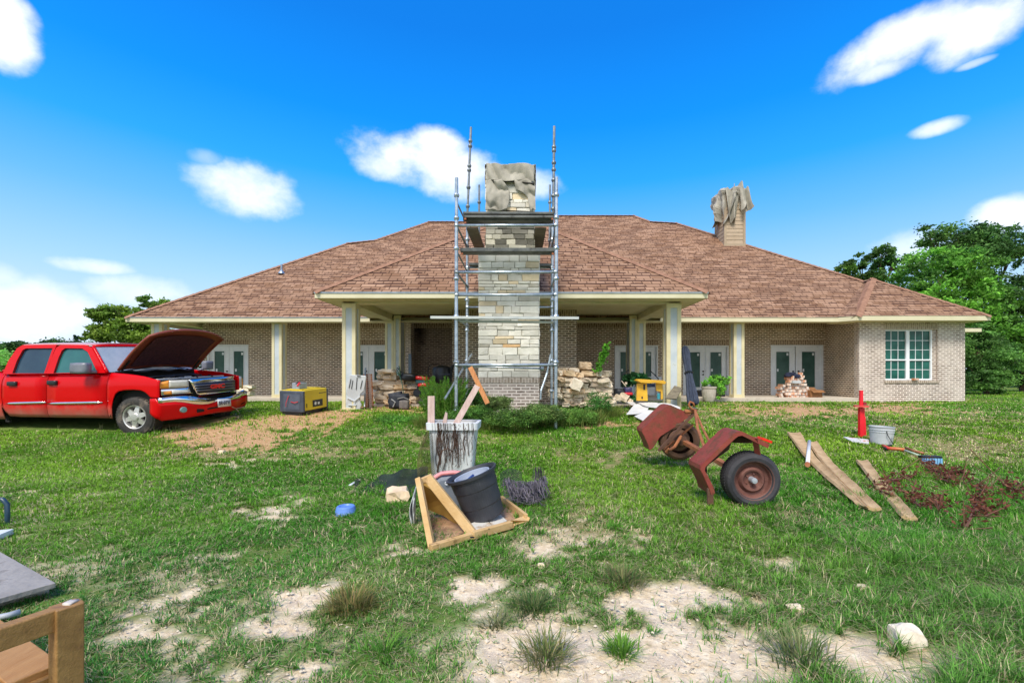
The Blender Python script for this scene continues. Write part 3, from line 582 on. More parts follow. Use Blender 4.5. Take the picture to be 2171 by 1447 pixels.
# doors
def door(px0, px1, pyt, ajar=0):
    x0, x1, zt, zb, y = wx(px0), wx(px1), wz(pyt), ZF, DW + .06
    m = M(); t = .05; m.box((x0, DW - .02, zb), (x0 + t, y + .1, zt)); m.box((x1 - t, DW - .02, zb), (x1, y + .1, zt)); m.box((x0 + t, DW - .02, zt - t), (x1 - t, y + .1, zt)); m.box((x0 + t, y - .03, zb), (x1 - t, y + .1, zb + .03))
    m.build('door_frame', white_paint, house, bevel=.004)
    mid = (x0 + x1) / 2
    for k, (a, b) in enumerate(((x0 + t, mid - .006), (mid + .006, x1 - t))):
        w_ = b - a; st = w_ * .20; gz0, gz1 = zb + .27, zt - t - .17; yy = y + (ajar * .05 if k == 0 else 0)
        m = M(); m.box((a, yy, zb + .035), (a + st, yy + .045, zt - t - .004)); m.box((b - st, yy, zb + .035), (b, yy + .045, zt - t - .004)); m.box((a + st, yy, zb + .035), (b - st, yy + .045, gz0)); m.box((a + st, yy, gz1), (b - st, yy + .045, zt - t - .004))
        q = .028
        for A, B in (((a + st, gz0), (a + st + q, gz1)), ((b - st - q, gz0), (b - st, gz1)), ((a + st + q, gz0), (b - st - q, gz0 + q)), ((a + st + q, gz1 - q), (b - st - q, gz1))): m.box((A[0], yy - .012, A[1]), (B[0], yy + .03, B[1]))
        d = m.build('door', white_paint, house, bevel=.003); WM[d.name] = WM[house.name]
        g = M(); g.box((a + st + q, yy + .015, gz0 + q), (b - st - q, yy + .03, gz1 - q)); g.build('glass', glass_dark, d)
        s = M(); s.box((b - st - q - .1, yy + .011, gz1 - q - .14), (b - st - q - .03, yy + .014, gz1 - q - .05)); s.box((a + st + q + .04, yy + .011, gz0 + .62), (a + st + q + .1, yy + .014, gz0 + .72)); s.build('sticker', white_paint, d)
        if k == 0 or ajar:
            h = M(); kx = b - st * .45 if k == 0 else a + st * .45
            for hz in (.86, .99): h.lathe([(.0, -.0), (.03, 0), (.03, -.03), (.022, -.05), (0, -.055)], T((kx, yy, zb + hz * .9), rx=R(-90)), 10)
            h.build('door_handle', pm('dark_bronze', '2a2522', '3b342f', 5, .35, metal=.8), d)
for i, (a, b, t) in enumerate(doors): door(a, b, t, i == 4)
# window of the wing
def window():
    x0, x1 = wx(1877, WD), wx(1980, WD); z0, z1 = win[2] + .01, win[3]; y = WD + .07
    vinyl = pm('white_vinyl', 'dfe4e8', 'eceff2', 3, .35)
    root = M(); t = .045; mid = (x0 + x1) / 2
    root.box((x0, y, z0), (x0 + t, y + .1, z1)); root.box((x1 - t, y, z0), (x1, y + .1, z1)); root.box((x0 + t, y, z1 - t), (x1 - t, y + .1, z1)); root.box((x0 + t, y, z0), (x1 - t, y + .1, z0 + t)); root.box((mid - .055, y - .004, z0 + t), (mid + .055, y + .1, z1 - t))
    zm = z0 + (z1 - z0) * .40; root.box((x0 + t, y + .01, zm - .022), (mid - .055, y + .09, zm + .022)); root.box((mid + .055, y + .01, zm - .022), (x1 - t, y + .09, zm + .022))
    o = root.build('window', vinyl, house, bevel=.003); WM[o.name] = WM[house.name]
    g = M(); mu = M()
    for a, b in ((x0 + t, mid - .055), (mid + .055, x1 - t)):
        g.box((a, y + .05, z0 + t), (b, y + .055, zm - .022)); g.box((a, y + .05, zm + .022), (b, y + .055, z1 - t))
        for (c, d, rows) in ((z0 + t, zm - .022, 2), (zm + .022, z1 - t, 3)):
            for k in (1, 2): xx = a + (b - a) * k / 3; mu.box((xx - .008, y + .040, c), (xx + .008, y + .050, d))
            for k in range(1, rows): zz = c + (d - c) * k / rows; mu.box((a, y + .041, zz - .008), (b, y + .0495, zz + .008))
    g.build('glass', glass_win, o); mu.build('muntin', vinyl, o)
    s = M(); s.box((wx(1928, WD), y + .045, wz(722, WD)), (wx(1935, WD), y + .049, wz(709, WD))); s.build('sticker', pm('yellow_sticker', 'c9cf9a', 'd9dcaf', 4, .6), o)
    s = M(); s.box((x0 - .03, WD - .04, z0 - .09), (win[1] + .03, WD + .17, z0 - .005)); s.build('window_sill', brick_pale_soldier, o)
    f = M(); f.box((x1, y, z0), (win[1], y + .1, z1)); f.build('wall', brick_pale, house)
window()

# clad chimney on the roof
m = M(); X0, X1 = wx(1536, 19.5), wx(1579.5, 19.5); zb, zt = zr(19.5) - .0, 9.3; k = 0; z = zb + .08
while z < zt:
    m.box((X0 + .01, 19.51, z), (X1 - .01, 20.45, z + .165)); b = [(X0 + .01, 19.495, z), (X1 - .01, 19.495, z), (X1 - .01, 19.51, z + .16), (X0 + .01, 19.51, z + .16)]; m.add(b, [(0, 1, 2, 3)])
    m.add([(X0 - .005, 20.45, z), (X0 - .005, 19.51, z), (X0 + .01, 19.51, z + .16), (X0 + .01, 20.45, z + .16)], [(0, 1, 2, 3)]); z += .165
sc_ = m.build('clad_chimney', siding_m, roof); WM[sc_.name] = WM[house.name]
m = M(); [m.box((a, 19.475, zb), (a + .1, 19.56, zt)) for a in (X0 - .02, X1 - .08)]; m.box((X0 - .022, 20.4, zb + .4), (X0 + .06, 20.47, zt)); m.box((X0 - .04, 19.46, zb - .06), (X1 + .04, 19.49, zb + .07)); m.build('corner_trim', pm('siding_trim', '9f8c74', 'ab987f', 2, .6), roof)

# stone chimney
CDn, CDf = 9.9, 10.95
def stone_chimney():
    rnd = random.Random(5); core = M(); x0, x1 = wx(1015, CDn), wx(1143, CDn); u0, u1 = wx(1030, CDn), wx(1132.5, CDn); zbr = wz(800, CDn); zl = wz(531, CDn); zt = wz(352, CDn)
    core.box((x0 + .02, CDn + .02, zbr - .02), (x1 - .02, CDf - .02, zl)); core.box((u0 + .02, CDn + .02, zl - .02), (u1 - .02, CDf - .02, zt)); core.col = (.55, .53, .48); core.c = [(.55, .53, .48)] * len(core.f)
    m = core
    def rows(a, b, z0, z1, dark):
        z = z0
        while z < z1 - .03:
            h = rnd.choice((.07, .09, .11, .125, .14, .165)); h = min(h, z1 - z)
            for face in ('f', 'l', 'r'):
                p, q = (a, b) if face == 'f' else (CDn + .015, CDf)
                c = p
                while c < q - .01:
                    l = rnd.uniform(.13, .42); 
                    if q - c - l < .14: l = q - c
                    d = rnd.uniform(.0, .022); g = .004
                    br = rnd.uniform(.8, 1.1); tint = rnd.random(); col = (br, br * .98, br * .93)
                    if tint < .10: col = (br * .95, br * .80, br * .58)
                    elif tint < .16: col = (br * .78, br * .74, br * .66)
                    if dark: k = rnd.choice((.18, .28, .4, .55, .75)); col = (br * k, br * k * .97, br * k * .86)
                    if face == 'f' and not dark and abs(z + h / 2 - wz(728, CDn)) < .09 and abs(c + l / 2 - wx(1081, CDn)) < .2 and not getattr(rows, 'done', 0): col = (.95, .62, .34); rows.done = 1
                    if face == 'f': m.box((c + g, CDn - d, z + g), (c + l - g, CDn + .05, z + h - g), col=col, jit=.008)
                    elif face == 'l': m.box((a - d, c + g, z + g), (a + .05, c + l - g, z + h - g), col=col, jit=.006)
                    else: m.box((b - .05, c + g, z + g), (b + d, c + l - g, z + h - g), col=col, jit=.006)
                    c += l
            z += h
    rows(x0, x1, zbr + .0, zl, False); rows(u0, u1, zl, zl + .55, True); rows(u0, u1, zl + .55, zt, False)
    ch = m.build('stone_chimney', limestone, house, bevel=.009); WM[ch.name] = WM[house.name]; ch['label'] = 'tall pale limestone chimney standing in front of the porch'
    b = M(); b.box((x0, CDn - .02, .2), (x1, CDf, zbr - .12)); b.build('brick_base', brick_pale, ch); b = M(); b.box((x0 - .012, CDn - .035, zbr - .12), (x1 + .012, CDf, zbr)); b.build('soldier_course', brick_pale_soldier, ch)
stone_chimney()
def sheet(name, outline, D, ofs, seed, amp=.05, parent=None, nx=44, nz=36):
    """wrinkled cloth hung on the face y=D; outline(v) gives left and right photo x at photo y"""
    (ytop, ybot, fl, fr) = outline; m = M(); amp *= 1.7
    def fn(u, v):
        py = ytop + (ybot - ytop) * v; a, b = fl(v), fr(v); px = a + (b - a) * u; q = W(px, py, D)
        n = mn.turbulence(Vector((q.x * 2.2 + seed, q.z * 2.6 + v, seed * 1.7)), 3, False); r_ = abs(math.sin((q.x * 1.3 + q.z * 1.1) * 6 + n * 4 + seed)) 
        return Vector((q.x, D - ofs - amp * (n * 1.0 + r_ * .8) - .02, q.z + .02 * math.sin(u * 9 + seed)))
    m.grid(fn, nx, nz); return m, fn
def tarps():
    t = thing('chimney_tarp', 'torn grey canvas tarp wrapped round the top of the stone chimney', 'tarp', (0, CDn, 5.0))
    x0, x1 = wx(1031, CDn), wx(1133, CDn)
    m, _ = sheet('c', (351, 387, lambda v: 1031.5 + .5 * math.sin(v * 9), lambda v: 1133 - v), CDn, .02, 1, .04)
    za, zb_ = wz(349, CDn), wz(380, CDn)
    rr = random.Random(2)
    def wrap(u, v):
        pts = [(x0 - .03, CDn), (x0 - .04, CDf + .03), (x1 + .04, CDf + .03), (x1 + .03, CDn)]; s = u * 3; i = min(2, int(s)); f = s - i; a, b = pts[i], pts[i + 1]
        z = za + (zb_ - za) * v * (1 + .5 * math.sin(u * 13)); k = .03 * mn.noise(Vector((u * 9, v * 4, 0)))
        return Vector((a[0] + (b[0] - a[0]) * f + k, a[1] + (b[1] - a[1]) * f + k, z))
    m.grid(wrap, 24, 6)
    m.grid(lambda u, v: Vector((x0 - .03 + (x1 - x0 + .06) * u, CDn - .04 + (CDf - CDn + .08) * v, za - .015 + .03 * mn.noise(Vector((u * 5, v * 5, 3))))), 14, 14)
    m.build('top_flap', tarp_m, t, smooth=True, solid=.006)
    m, _ = sheet('l', (386, 448, lambda v: 1031 + math.sin(v * 5), lambda v: 1064 + 10 * min(1, v * 3) + 7 * math.sin(v * 3)), CDn, .0, 5, .045); m.build('left_flap', tarp_m, t, smooth=True, solid=.006)
    m, _ = sheet('r', (385, 446, lambda v: 1090 + (0 if v < .3 else 23 * min(1, (v - .3) * 4)) + 10 * v, lambda v: 1134.5 + v), CDn, .0, 9, .04); m.build('right_flap', tarp_m, t, smooth=True, solid=.006)
    m = M(); m.tube([W(1032, 388, CDn - .06), W(1080, 384, CDn - .07), W(1133, 390, CDn - .06)], .02, 6); m.tube([W(1030, 438, CDn - .04), W(1062, 446, CDn - .05), W(1131, 449, CDn - .04)], .012, 6); m.build('tie_rope', pm('dark_rope', '26231f', '35302a', 6, .9), t)
    # crumpled tarp on the clad chimney
    t = thing('chimney_tarp', 'crumpled grey tarp bunched over the small clad chimney on the roof', 'tarp', ((X0 + X1) / 2, 20, 8.3))
    cx, cyy = (X0 + X1) / 2, 19.98
    def hood(u, v):
        a = u * 2 * math.pi; ca, sa = math.cos(a), math.sin(a); k = 1 / max(abs(ca), abs(sa)); k = 1 + (k - 1) * .55
        fold = mn.turbulence(Vector((ca * 1.6, sa * 1.6, v * 2.2)), 4, True)
        r = (.08 + .56 * min(1, v * 3.2)) * k; r += (v > .2) * (.16 * math.sin(a * 5 + v * 5) + .10 * math.sin(a * 11 + 2)) * min(1, v * 1.5) + .16 * (fold - .8) * min(1, v * 3)
        hang = 1.25 + .5 * math.sin(a * 2 + 1.0) + .3 * math.sin(a * 5 + .4); z = 9.5 - hang * max(0, v - .25) * 1.15 - .12 * v + .1 * mn.noise(Vector((ca * 3, sa * 3, v * 6)))
        return Vector((cx + r * ca + .12 * (1 - v) * 0, cyy + r * sa, z))
    m = M(); m.grid(hood, 60, 16); m.build('tarp_hood', tarp_m, t, solid=.01)
    m = M()
    m.grid(lambda u, v: Vector((cx + .3 + (u - .5) * (.4 + .12 * v) + .12 * v, 19.3 - .16 * math.sin(u * 7) * v - .05, 9.42 - .8 * v - .25 * abs(u - .5) + .12 * math.sin(u * 9 + v * 4))), 14, 12)
    m.grid(lambda u, v: Vector((cx - .16 + (u - .5) * (.6 - .3 * v), 19.36 - .12 * math.sin(u * 9 + 2) * v, 9.35 - 1.35 * v + .1 * math.sin(u * 12))), 12, 12)
    m.grid(lambda u, v: Vector((cx + .25 + (u - .5) * .42 * (1 - v * .3), 19.7 + .2 * math.sin(u * 6), 9.42 + .3 * math.sin(v * 1.6) + .08 * math.sin(u * 11))), 10, 6)
    m.build('loose_fold', tarp_m, t, solid=.01)
tarps()

# ------------------------------------------------------------------ scaffold
def scaffold():
    t = thing('scaffold', 'galvanised tube scaffold tower around the stone chimney', 'scaffold', (-.35, 9.8, .3))
    def pole(a, b, r=.026, mat=steel, rings=()):
        a, b = Vector(a), Vector(b); m = M(); m.tube([a, b], r, 10); p = m.build('pole', mat, t, smooth=False); WM[p.name] = WM[t.name]
        if rings:
            for f in rings: k = M(); c = a.lerp(b, f); k.lathe([(r + .001, -.035), (r + .014, -.03), (r + .024, 0), (r + .014, .03), (r + .001, .035)], axis_mat(c, b), 12); k.build('collar', mat, p)
    DF, DM, DB = 8.9, 10.35, 12.6
    z0 = float(gz(0, DF)) - .02
    def P(px, py, D): return W(px, py, D)
    rg = (.12, .27, .42, .57, .72, .87)
    pole((P(967, 800, DF).x, DF, z0), P(968, 377, DF), .034, steel, (.08, .27, .45, .60, .72, .84, .93))
    pole((P(1178, 800, DF).x, DF, z0), P(1180, 376, DF), .034, steel, (.08, .27, .45, .60, .72, .84, .93))
    z1 = float(gz(0, DM))
    pole((P(989.5, 800, DM).x, DM, z1), P(991, 452, DM), .03, steel, rg); pole(P(991, 452, DM), P(998.5, 270, DM), .027, steel_dark, (.08, .3, .5, .55, .78, .84))
    pole((P(1169, 800, DM).x, DM, z1), P(1171.5, 452, DM), .03, steel, rg); pole(P(1173, 452, DM), P(1175, 268, DM), .032, steel_dark, (.05, .2, .38, .5, .58, .72, .76))
    pole(P(1015.5, 560, DB), P(1016, 392, DB), .03, steel_dark, (.3, .78)); pole(P(1165, 560, DB), P(1166, 392, DB), .03, steel_dark, (.3, .78))
    def ledger(a, b, r=.024, mat=steel): 
        m = M(); m.tube([a, b], r, 10); m.lathe([(.04, -.03), (.05, 0), (.04, .03)], axis_mat(a, b), 10); m.lathe([(.04, -.03), (.05, 0), (.04, .03)], axis_mat(b, a), 10); m.build('ledger', mat, t, smooth=True)
    for y in (478, 577, 625, 674.5, 773.5): ledger(P(968, y, DF), P(1178, y - .5, DF), .030 if y > 600 else .028)
    for y in (651, 672, 567): ledger(P(991, y, DM), P(1170, y, DM), .022)
    for y in (478, 577, 674, 773): 
        for px, qx in ((967.5, 990.5), (1178.5, 1170.5)): a = P(px, y, DF); b = Vector((P(qx, y, DM).x, DM, a.z)); ledger(a, b, .02)
    ledger(P(986, 776, DF + .1), P(1150, 781, DF + .1), .018)
    def brace(a, b, r=.018, mat=steel_dark): m = M(); m.tube([a, b], r, 8); m.build('brace', mat, t)
    for (a, b) in (((969, 430, DF), (990, 476, DM)), ((970, 482, DF), (991, 527, DM)), ((970, 536, DF), (990.5, 575, DM)), ((970, 580, DF), (992, 608, DM)), ((1177, 437, DF), (1171, 470, DM)), ((1177, 482, DF), (1171, 525, DM))): brace(P(*a), P(*b))
    brace(P(995, 470, DM), P(1010, 530, DM + 1)); brace(P(1171, 470, DM), P(1163, 530, DM + 1))
    brace(Vector(P(1000, 750, DM)), Vector(P(943, 845, DF - .3)), .022, steel)
    m = M(); m.tube([P(1168, 750, DF), P(1160, 790, DF), P(1147, 828, DF - .1), P(1146, 846, DF - .1)], .02, 8); m.build('brace', steel, t)
    # decks
    def deck(a, b, wd, ht, name='deck_plank', mat=dark_wood): m = M(); m.bar(a, b, wd, ht); return m.build(name, mat, t, bevel=.004)
    dk = pm('steel_deck', '4e5150', '6b6d69', 6, .5, metal=.4, c3='33322f', s3=4, t3=(.55, .65))
    for i, (y, D) in enumerate(((457, 9.25), (464.5, 9.2), (470.5, 9.3))): deck(P(984, y, D), P(1172.5, y + .5, D), .34, .045, mat=dk)
    deck(P(978, 533, 9.2), P(1175, 533, 9.2), .3, .07, mat=dk)
    for (a, b) in (((1001, 484, 9.4), (1016, 524, 11.0)), ((1146, 484, 9.4), (1140, 524, 11.0))): m = M(); m.bar(P(*a), P(*b), .24, .04); m.build('side_plank', dark_wood, t)
    deck(P(996, 562, 10.3), P(1168, 564, 10.3), .25, .05, mat=dk)
    for (a, b) in ((987, 1173), (978, 1175)): pass
    m = M()
    for (px, py) in ((986, 463), (986, 471), (979, 537), (1172, 537), (1171, 463)): m.box(P(px - 2, py + 2.5, 9.03), P(px + 2, py - 2.5, 9.0) + Vector((0, .05, 0)))
    m.build('deck_hook', pm('rust_hook', '8d4a2c', 'a8643f', 8, .7), t)
scaffold()
def single(name, label, cat, m, mat, group=None, **k):
    o = m.build(name, mat, **k); return tag(o, label, cat, group)
m = M(); a, b = W(914, 673, 8.82), W(1010, 675, 8.80); m.bar(W(913, 672.5, 8.83), W(1227, 674, 8.78), .05, .05); m.bar(W(975, 681, 9.0), W(1172, 683, 9.0), .14, .035)
single('scaffold_board', 'long thin board lying across the scaffold at eave height, ends sticking out both sides', 'board', m, pm('pale_board', 'aab0b0', 'c7cac6', 5, .6, stretch=(1, 8, 8)))
m = M(); m.bar(W(997, 778, 8.75), W(1034, 855, 8.6), .09, .035, side=(0, 1, 0)); single('leaning_board', 'orange-brown wooden board leaning against the scaffold foot', 'board', m, orange_wood)

# ------------------------------------------------------------------ loose stones, bricks
def stone_pile(n, rows, label, group, seed, D0, pxs, base_py, big=None):
    pass
GR_L, GR_R = 'rough limestone pieces piled left under the porch', 'rough limestone pieces piled right of the chimney'
ORD = 'first second third fourth fifth sixth seventh eighth ninth tenth eleventh twelfth thirteenth fourteenth fifteenth sixteenth'.split()
STN = [0]
def stone(c, size, col, label, group, rz=0, ry=0, seed=0, rnd=.22):
    STN[0] += 1; m = M(); mt = T(c, rx=random.uniform(-.15, .15), ry=ry, rz=rz); m.rock((0, 0, 0), size, seed=seed + STN[0], mat=mt, col=col, rough=.2 if rnd < .5 else .13, rnd=rnd, sub=2 if rnd < .5 else 4)
    return single('limestone_piece', label, 'stone', m, stone_m, group, uv=False, smooth=False, bevel=0)
def pile(D0, rows, label, group, seed, zs, top):
    rr = random.Random(seed)
    for (pyc, pa, pb, ph) in rows:       # row centre y, x range, stone height in px
        x = pa; k_ = -1
        while x < pb - 4:
            w_ = rr.uniform(10, 30) * ph / 10; w_ = min(w_, pb - x + 4); dz = rr.uniform(-1.5, 1.5); d = rr.uniform(-.12, .12) + (base_y_off(pyc) if False else 0)
            D = D0 + d; k = rr.uniform(.8, 1.12); tint = rr.random(); col = (k, k * .95, k * .86) if tint > .25 else (k * .9, k * .74, k * .55) if tint > .1 else (k * .62, k * .56, k * .5)
            k_ += 1; c = W(x + w_ / 2, pyc + dz, D); stone(c, (w_ / F * D * 1.02, rr.uniform(.22, .45), ph / F * D * .98), col, ORD[k_] + ' stone from left, ' + ORD[rows.index((pyc, pa, pb, ph))] + ' course down, ' + label, group, rz=rr.uniform(-.35, .35), ry=rr.uniform(-.16, .16), seed=seed)
            x += w_ * .97
random.seed(4)
LL = 'left stone pile by the mower'
LR = 'right stone pile by the scaffold'
pile(12.6, [(791, 806, 836, 8), (800, 800, 840, 10), (810, 792, 884, 11), (821, 791, 885, 11), (832, 792, 884, 11), (842, 794, 884, 10), (851, 796, 882, 9)], LL, GR_L, 3, 0, 0)
pile(13.1, [(816, 806, 880, 11), (830, 806, 882, 12), (844, 808, 880, 12)], 'back row, ' + LL, GR_L, 33, 0, 0)
pile(10.9, [(783, 1186, 1222, 9), (793, 1182, 1290, 11), (804, 1181, 1292, 10), (815, 1160, 1296, 11), (826, 1158, 1294, 11), (837, 1160, 1298, 11), (847, 1190, 1300, 10), (856, 1195, 1300, 9)], LR, GR_R, 5, 0, 0)
pile(11.5, [(800, 1186, 1285, 11), (814, 1184, 1288, 12), (828, 1184, 1290, 12), (842, 1184, 1290, 12)], 'back row, ' + LR, GR_R, 55, 0, 0)
stone(W(1240, 776, 11.2), (.3, .3, .19), (.78, .66, .52), 'large rounded tan stone on top of the pile right of the scaffold', None, seed=1)
stone(W(1268, 790, 11.0), (.12, .2, .2), (1.05, 1.02, .95), 'upright pale wedge of stone on top of the right-hand pile', None, ry=.4, seed=2)
stone(W(1222, 815, 10.6), (.26, .12, .24), (1.2, 1.18, 1.12), 'white angular stone slab on the front of the right-hand pile', None, ry=.5, seed=3)
stone(W(820, 787, 12.4), (.46, .3, .09), (1.05, 1.03, 1), 'long flat slab of stone across the top of the left-hand pile', None, seed=4)
for i, (px, py, s) in enumerate(((1303, 848, .8), (1310, 843, 1), (1322, 842, 1.4), (1336, 850, .7))): stone(W(px, py, 11.6), (.16 * s, .16, .15 * s), (1, .95, .86), ORD[i] + ' from left of four loose limestone lumps right of the right pile', 'stones at the foot of the right pile', ry=.5)
for i, (px, py, s) in enumerate(((510, 836, .9), (517, 822, 1.3), (524, 834, 1.1), (531, 820, .8))): stone(W(px, py, 13.8), (.3 * s, .25, .13 * s), (1.05, 1, .9), ORD[i] + ' flat stone from the left in the heap behind the truck bumper', 'stones behind the truck bumper')
o = stone(G(843, 1050, .08), (.21, .17, .13), (1.0, .86, .68), 'squared tan limestone block lying in the grass by the netting', None, rz=.35, seed=9)
o = stone(G(1922, 1352, .035), (.125, .11, .12), (.98, .97, .92), 'whitish rock at the lower right on bare soil', None, seed=12, rnd=.75)
for px, py, s, l in ((1147, 1198, .03, 'tiny orange-tan stone in the grass below the wooden shelf'), (1895, 1105, .0, ''), (1685, 1292, .05, 'small pale stone half buried at the edge of the bare soil'), (1830, 1248, .045, 'small pale stone in the grass above the whitish rock'), (470, 958, .06, 'small pale stone on the edge of the mulch strip'), (893, 1322, .0, '')):
    if s: stone(G(px, py, s * .3), (s * 1.5, s * 1.3, s), (1.1, 1.0, .85), l, None)
LB = 'reddish brick in the stack on the step by the rightmost door'
def bricks():
    bm_ = pm('loose_brick', (.48, .33, .24), (.62, .50, .42), 7, .9, attr=True, bump=.4, bscale=30, c3=(.66, .62, .56), s3=5, t3=(.5, .62)); rr = random.Random(6); D = 15.3
    s = D / F
    def bk(px, py, w_, h_, col, lab, grp, D=D, rz=0, dep=.2):
        c = W(px, py, D); m = M(); m.box((-w_ * s / 2, -dep / 2, -h_ * s / 2), (w_ * s / 2, dep / 2, h_ * s / 2), T(c, rz=rz, ry=rr.uniform(-.06, .06)), col, .004); return single('loose_brick', lab, 'brick', m, bm_, grp, uv=False, bevel=.004)
    for row, (py, a, b) in enumerate(((840.5, 1661, 1712), (834, 1661, 1712), (827.5, 1660, 1711), (821, 1664, 1710), (814.5, 1666, 1708), (808, 1667, 1705), (802, 1664, 1704))):
        x = a + rr.uniform(0, 3); k_ = -1
        while x < b - 5:
            w_ = rr.choice((7, 8, 13)); k = rr.uniform(.8, 1.25); col = (k, k * .92, k * .88) if rr.random() > .35 else (k, k * .62, k * .42)
            k_ += 1; bk(x + w_ / 2, py + rr.uniform(-.5, .5), w_ - .7, 5.6, col, ORD[k_] + ' brick from left, ' + ORD[row] + ' course up, stack by the rightmost door', 'bricks stacked by the rightmost door', D=15.3 + rr.uniform(-.04, .06), rz=rr.uniform(-.1, .1)); x += w_
        
    for i, (px, py) in enumerate(((1654, 841), (1652, 836), (1655, 829), (1651, 822), (1657, 817))): bk(px, py, 8, 5.6, (.7, .5, .38), ORD[i] + ' brick up, fallen against the left of the stack by the rightmost door', 'bricks fallen beside the door stack', rz=rr.uniform(-.8, .8))
    for i, (px, py) in enumerate(((1678, 799), (1693, 797), (1697, 792), (1700, 798))): bk(px, py, 9, 5, (1.0, .55, .3), ORD[i] + ' loose orange brick from left on top of the stack by the rightmost door', 'orange bricks on top of the door stack', rz=rr.uniform(-.6, .6))
    c = W(1686, 809, 15.15); m = M(); m.box((-.11, -.05, -.05), (.17, .05, .045), T(c), (.9, .95, 1.0)); single('concrete_block', 'grey concrete block set in the front of the brick stack', 'block', m, pm('grey_block', (.45, .46, .46), (.58, .58, .57), 8, .9, attr=True), bevel=.006)
    # brick on the window sill
    c = W(1940, 803.5, 14.62); m = M(); m.box((-.085, -.05, -.0), (.1, .05, .06), T(c + Vector((0, 0, -.03)), rz=.2), (1.1, .62, .4)); single('loose_brick', 'orange brick left on the window sill of the wing', 'brick', m, bm_, bevel=.006, uv=False)
    # slim tower of terracotta bricks beside the plastic sled
    for i in range(15):
        py = 861 - i * 4.75; D2 = 12.1; c = W(783 - i * .25, py, D2); k = rr.uniform(.85, 1.15); m = M(); w2 = .105
        m.box((-w2, -.05, -.026), (-.015, .05, .026), T(c, rz=rr.uniform(-.08, .08)), (k * 1.25, k * .62, k * .34)); m.box((.02, -.05, -.026), (w2, .05, .026), T(c, rz=rr.uniform(-.08, .08)), (k * 1.25, k * .62, k * .34)); m.box((-w2 * .9, .0, -.026), (w2 * .9, .055, .027), T(c), (.5, .25, .15))
        single('terracotta_block', ORD[i] + ' hollow terracotta block from the bottom of the slim stack beside the grey panel', 'block', m, bm_, 'terracotta blocks in one slim stack', uv=False)
bricks()
m = M(); c = W(1725, 834, 15.2); m.box((-.2, -.15, -.13), (.2, .15, .13), T(c)); m.plate([c + Vector((-.2, -.15, .13)), c + Vector((.2, -.15, .13)), c + Vector((.24, -.27, .05)), c + Vector((-.17, -.27, .04))], .006); m.plate([c + Vector((-.2, .15, .13)), c + Vector((.2, .15, .13)), c + Vector((.18, .25, .2)), c + Vector((-.2, .22, .22))], .006)
single('cardboard_box', 'brown cardboard box open beside the brick stack', 'box', m, pm('cardboard', '7a5230', '9a6d44', 4, .8, c3='4a2f1c', s3=3, t3=(.55, .7)))
m = M()
for i in range(7): m.rock(W(1670 + i * 3.2, 796 - 3 * math.sin(i * .9) - (2 if i > 2 else 0), 15.3), (.16, .22, .09 + .02 * (i % 3)), rotz=i * .7, seed=i)
single('folded_jacket', 'dark navy jacket heaped on top of the brick stack', 'clothing', m, pm('navy_cloth', '14182a', '2a3350', 8, .9, bump=.4), smooth=True)

# ------------------------------------------------------------------ foliage builders
def leaf_mesh(name, P, size, col, rs, parent=None, asp=.5, droop=0.0, mat=None):
    n = len(P); P = np.asarray(P, float); a = rs.uniform(0, 2 * math.pi, n); e = rs.normal(0, .6, n) - droop
    d = np.stack([np.cos(a) * np.cos(e), np.sin(a) * np.cos(e), np.sin(e)], -1); r = rs.normal(size=(n, 3)); s = np.cross(d, r); s /= np.linalg.norm(s, axis=1)[:, None] + 1e-9
    L_ = (size * rs.uniform(.6, 1.4, n))[:, None] if np.ndim(size) == 0 else (size * rs.uniform(.7, 1.3, n))[:, None]
    V = np.stack([P - d * L_ * .5, P + s * L_ * asp * .5, P + d * L_ * .5, P - s * L_ * asp * .5], 1).reshape(-1, 3); Q = np.arange(n * 4).reshape(n, 4)
    C = np.repeat(np.clip(col, 0, 1), 4, 0); me = np_mesh(name, V, Q, np.zeros((0, 3), int), mat or leaf_mat, C)
    return me
def crown_pts(blobs, n, rs, clumps=60, spread=.16, flat=.55, shell=.5):
    tot = sum(b[3] * b[4] * b[5] for b in blobs) ; P = []; S = []
    for (x, y, z, rx, ry, rz) in blobs:
        k = max(3, int(clumps * (rx * ry * rz) / tot)); q = rs.normal(size=(k, 3)); q /= np.linalg.norm(q, axis=1)[:, None]; q *= (rs.rand(k, 1) ** (1 / 3)) * (1 - shell) + shell * rs.uniform(.75, 1.05, (k, 1))
        c = q * np.array([rx, ry, rz]) + np.array([x, y, z]); m_ = max(4, int(n * (rx * ry * rz) / tot / k)); r = (rx * ry * rz) ** (1 / 3) * spread
        idx = np.repeat(np.arange(k), m_); off = rs.normal(size=(len(idx), 3)) * r * np.array([1.25, 1.25, flat]) * rs.uniform(.5, 1.3, (k, 1))[idx]
        P.append(c[idx] + off); S.append(rs.uniform(.4, 1.5, k)[idx])
    return np.concatenate(P), np.concatenate(S)
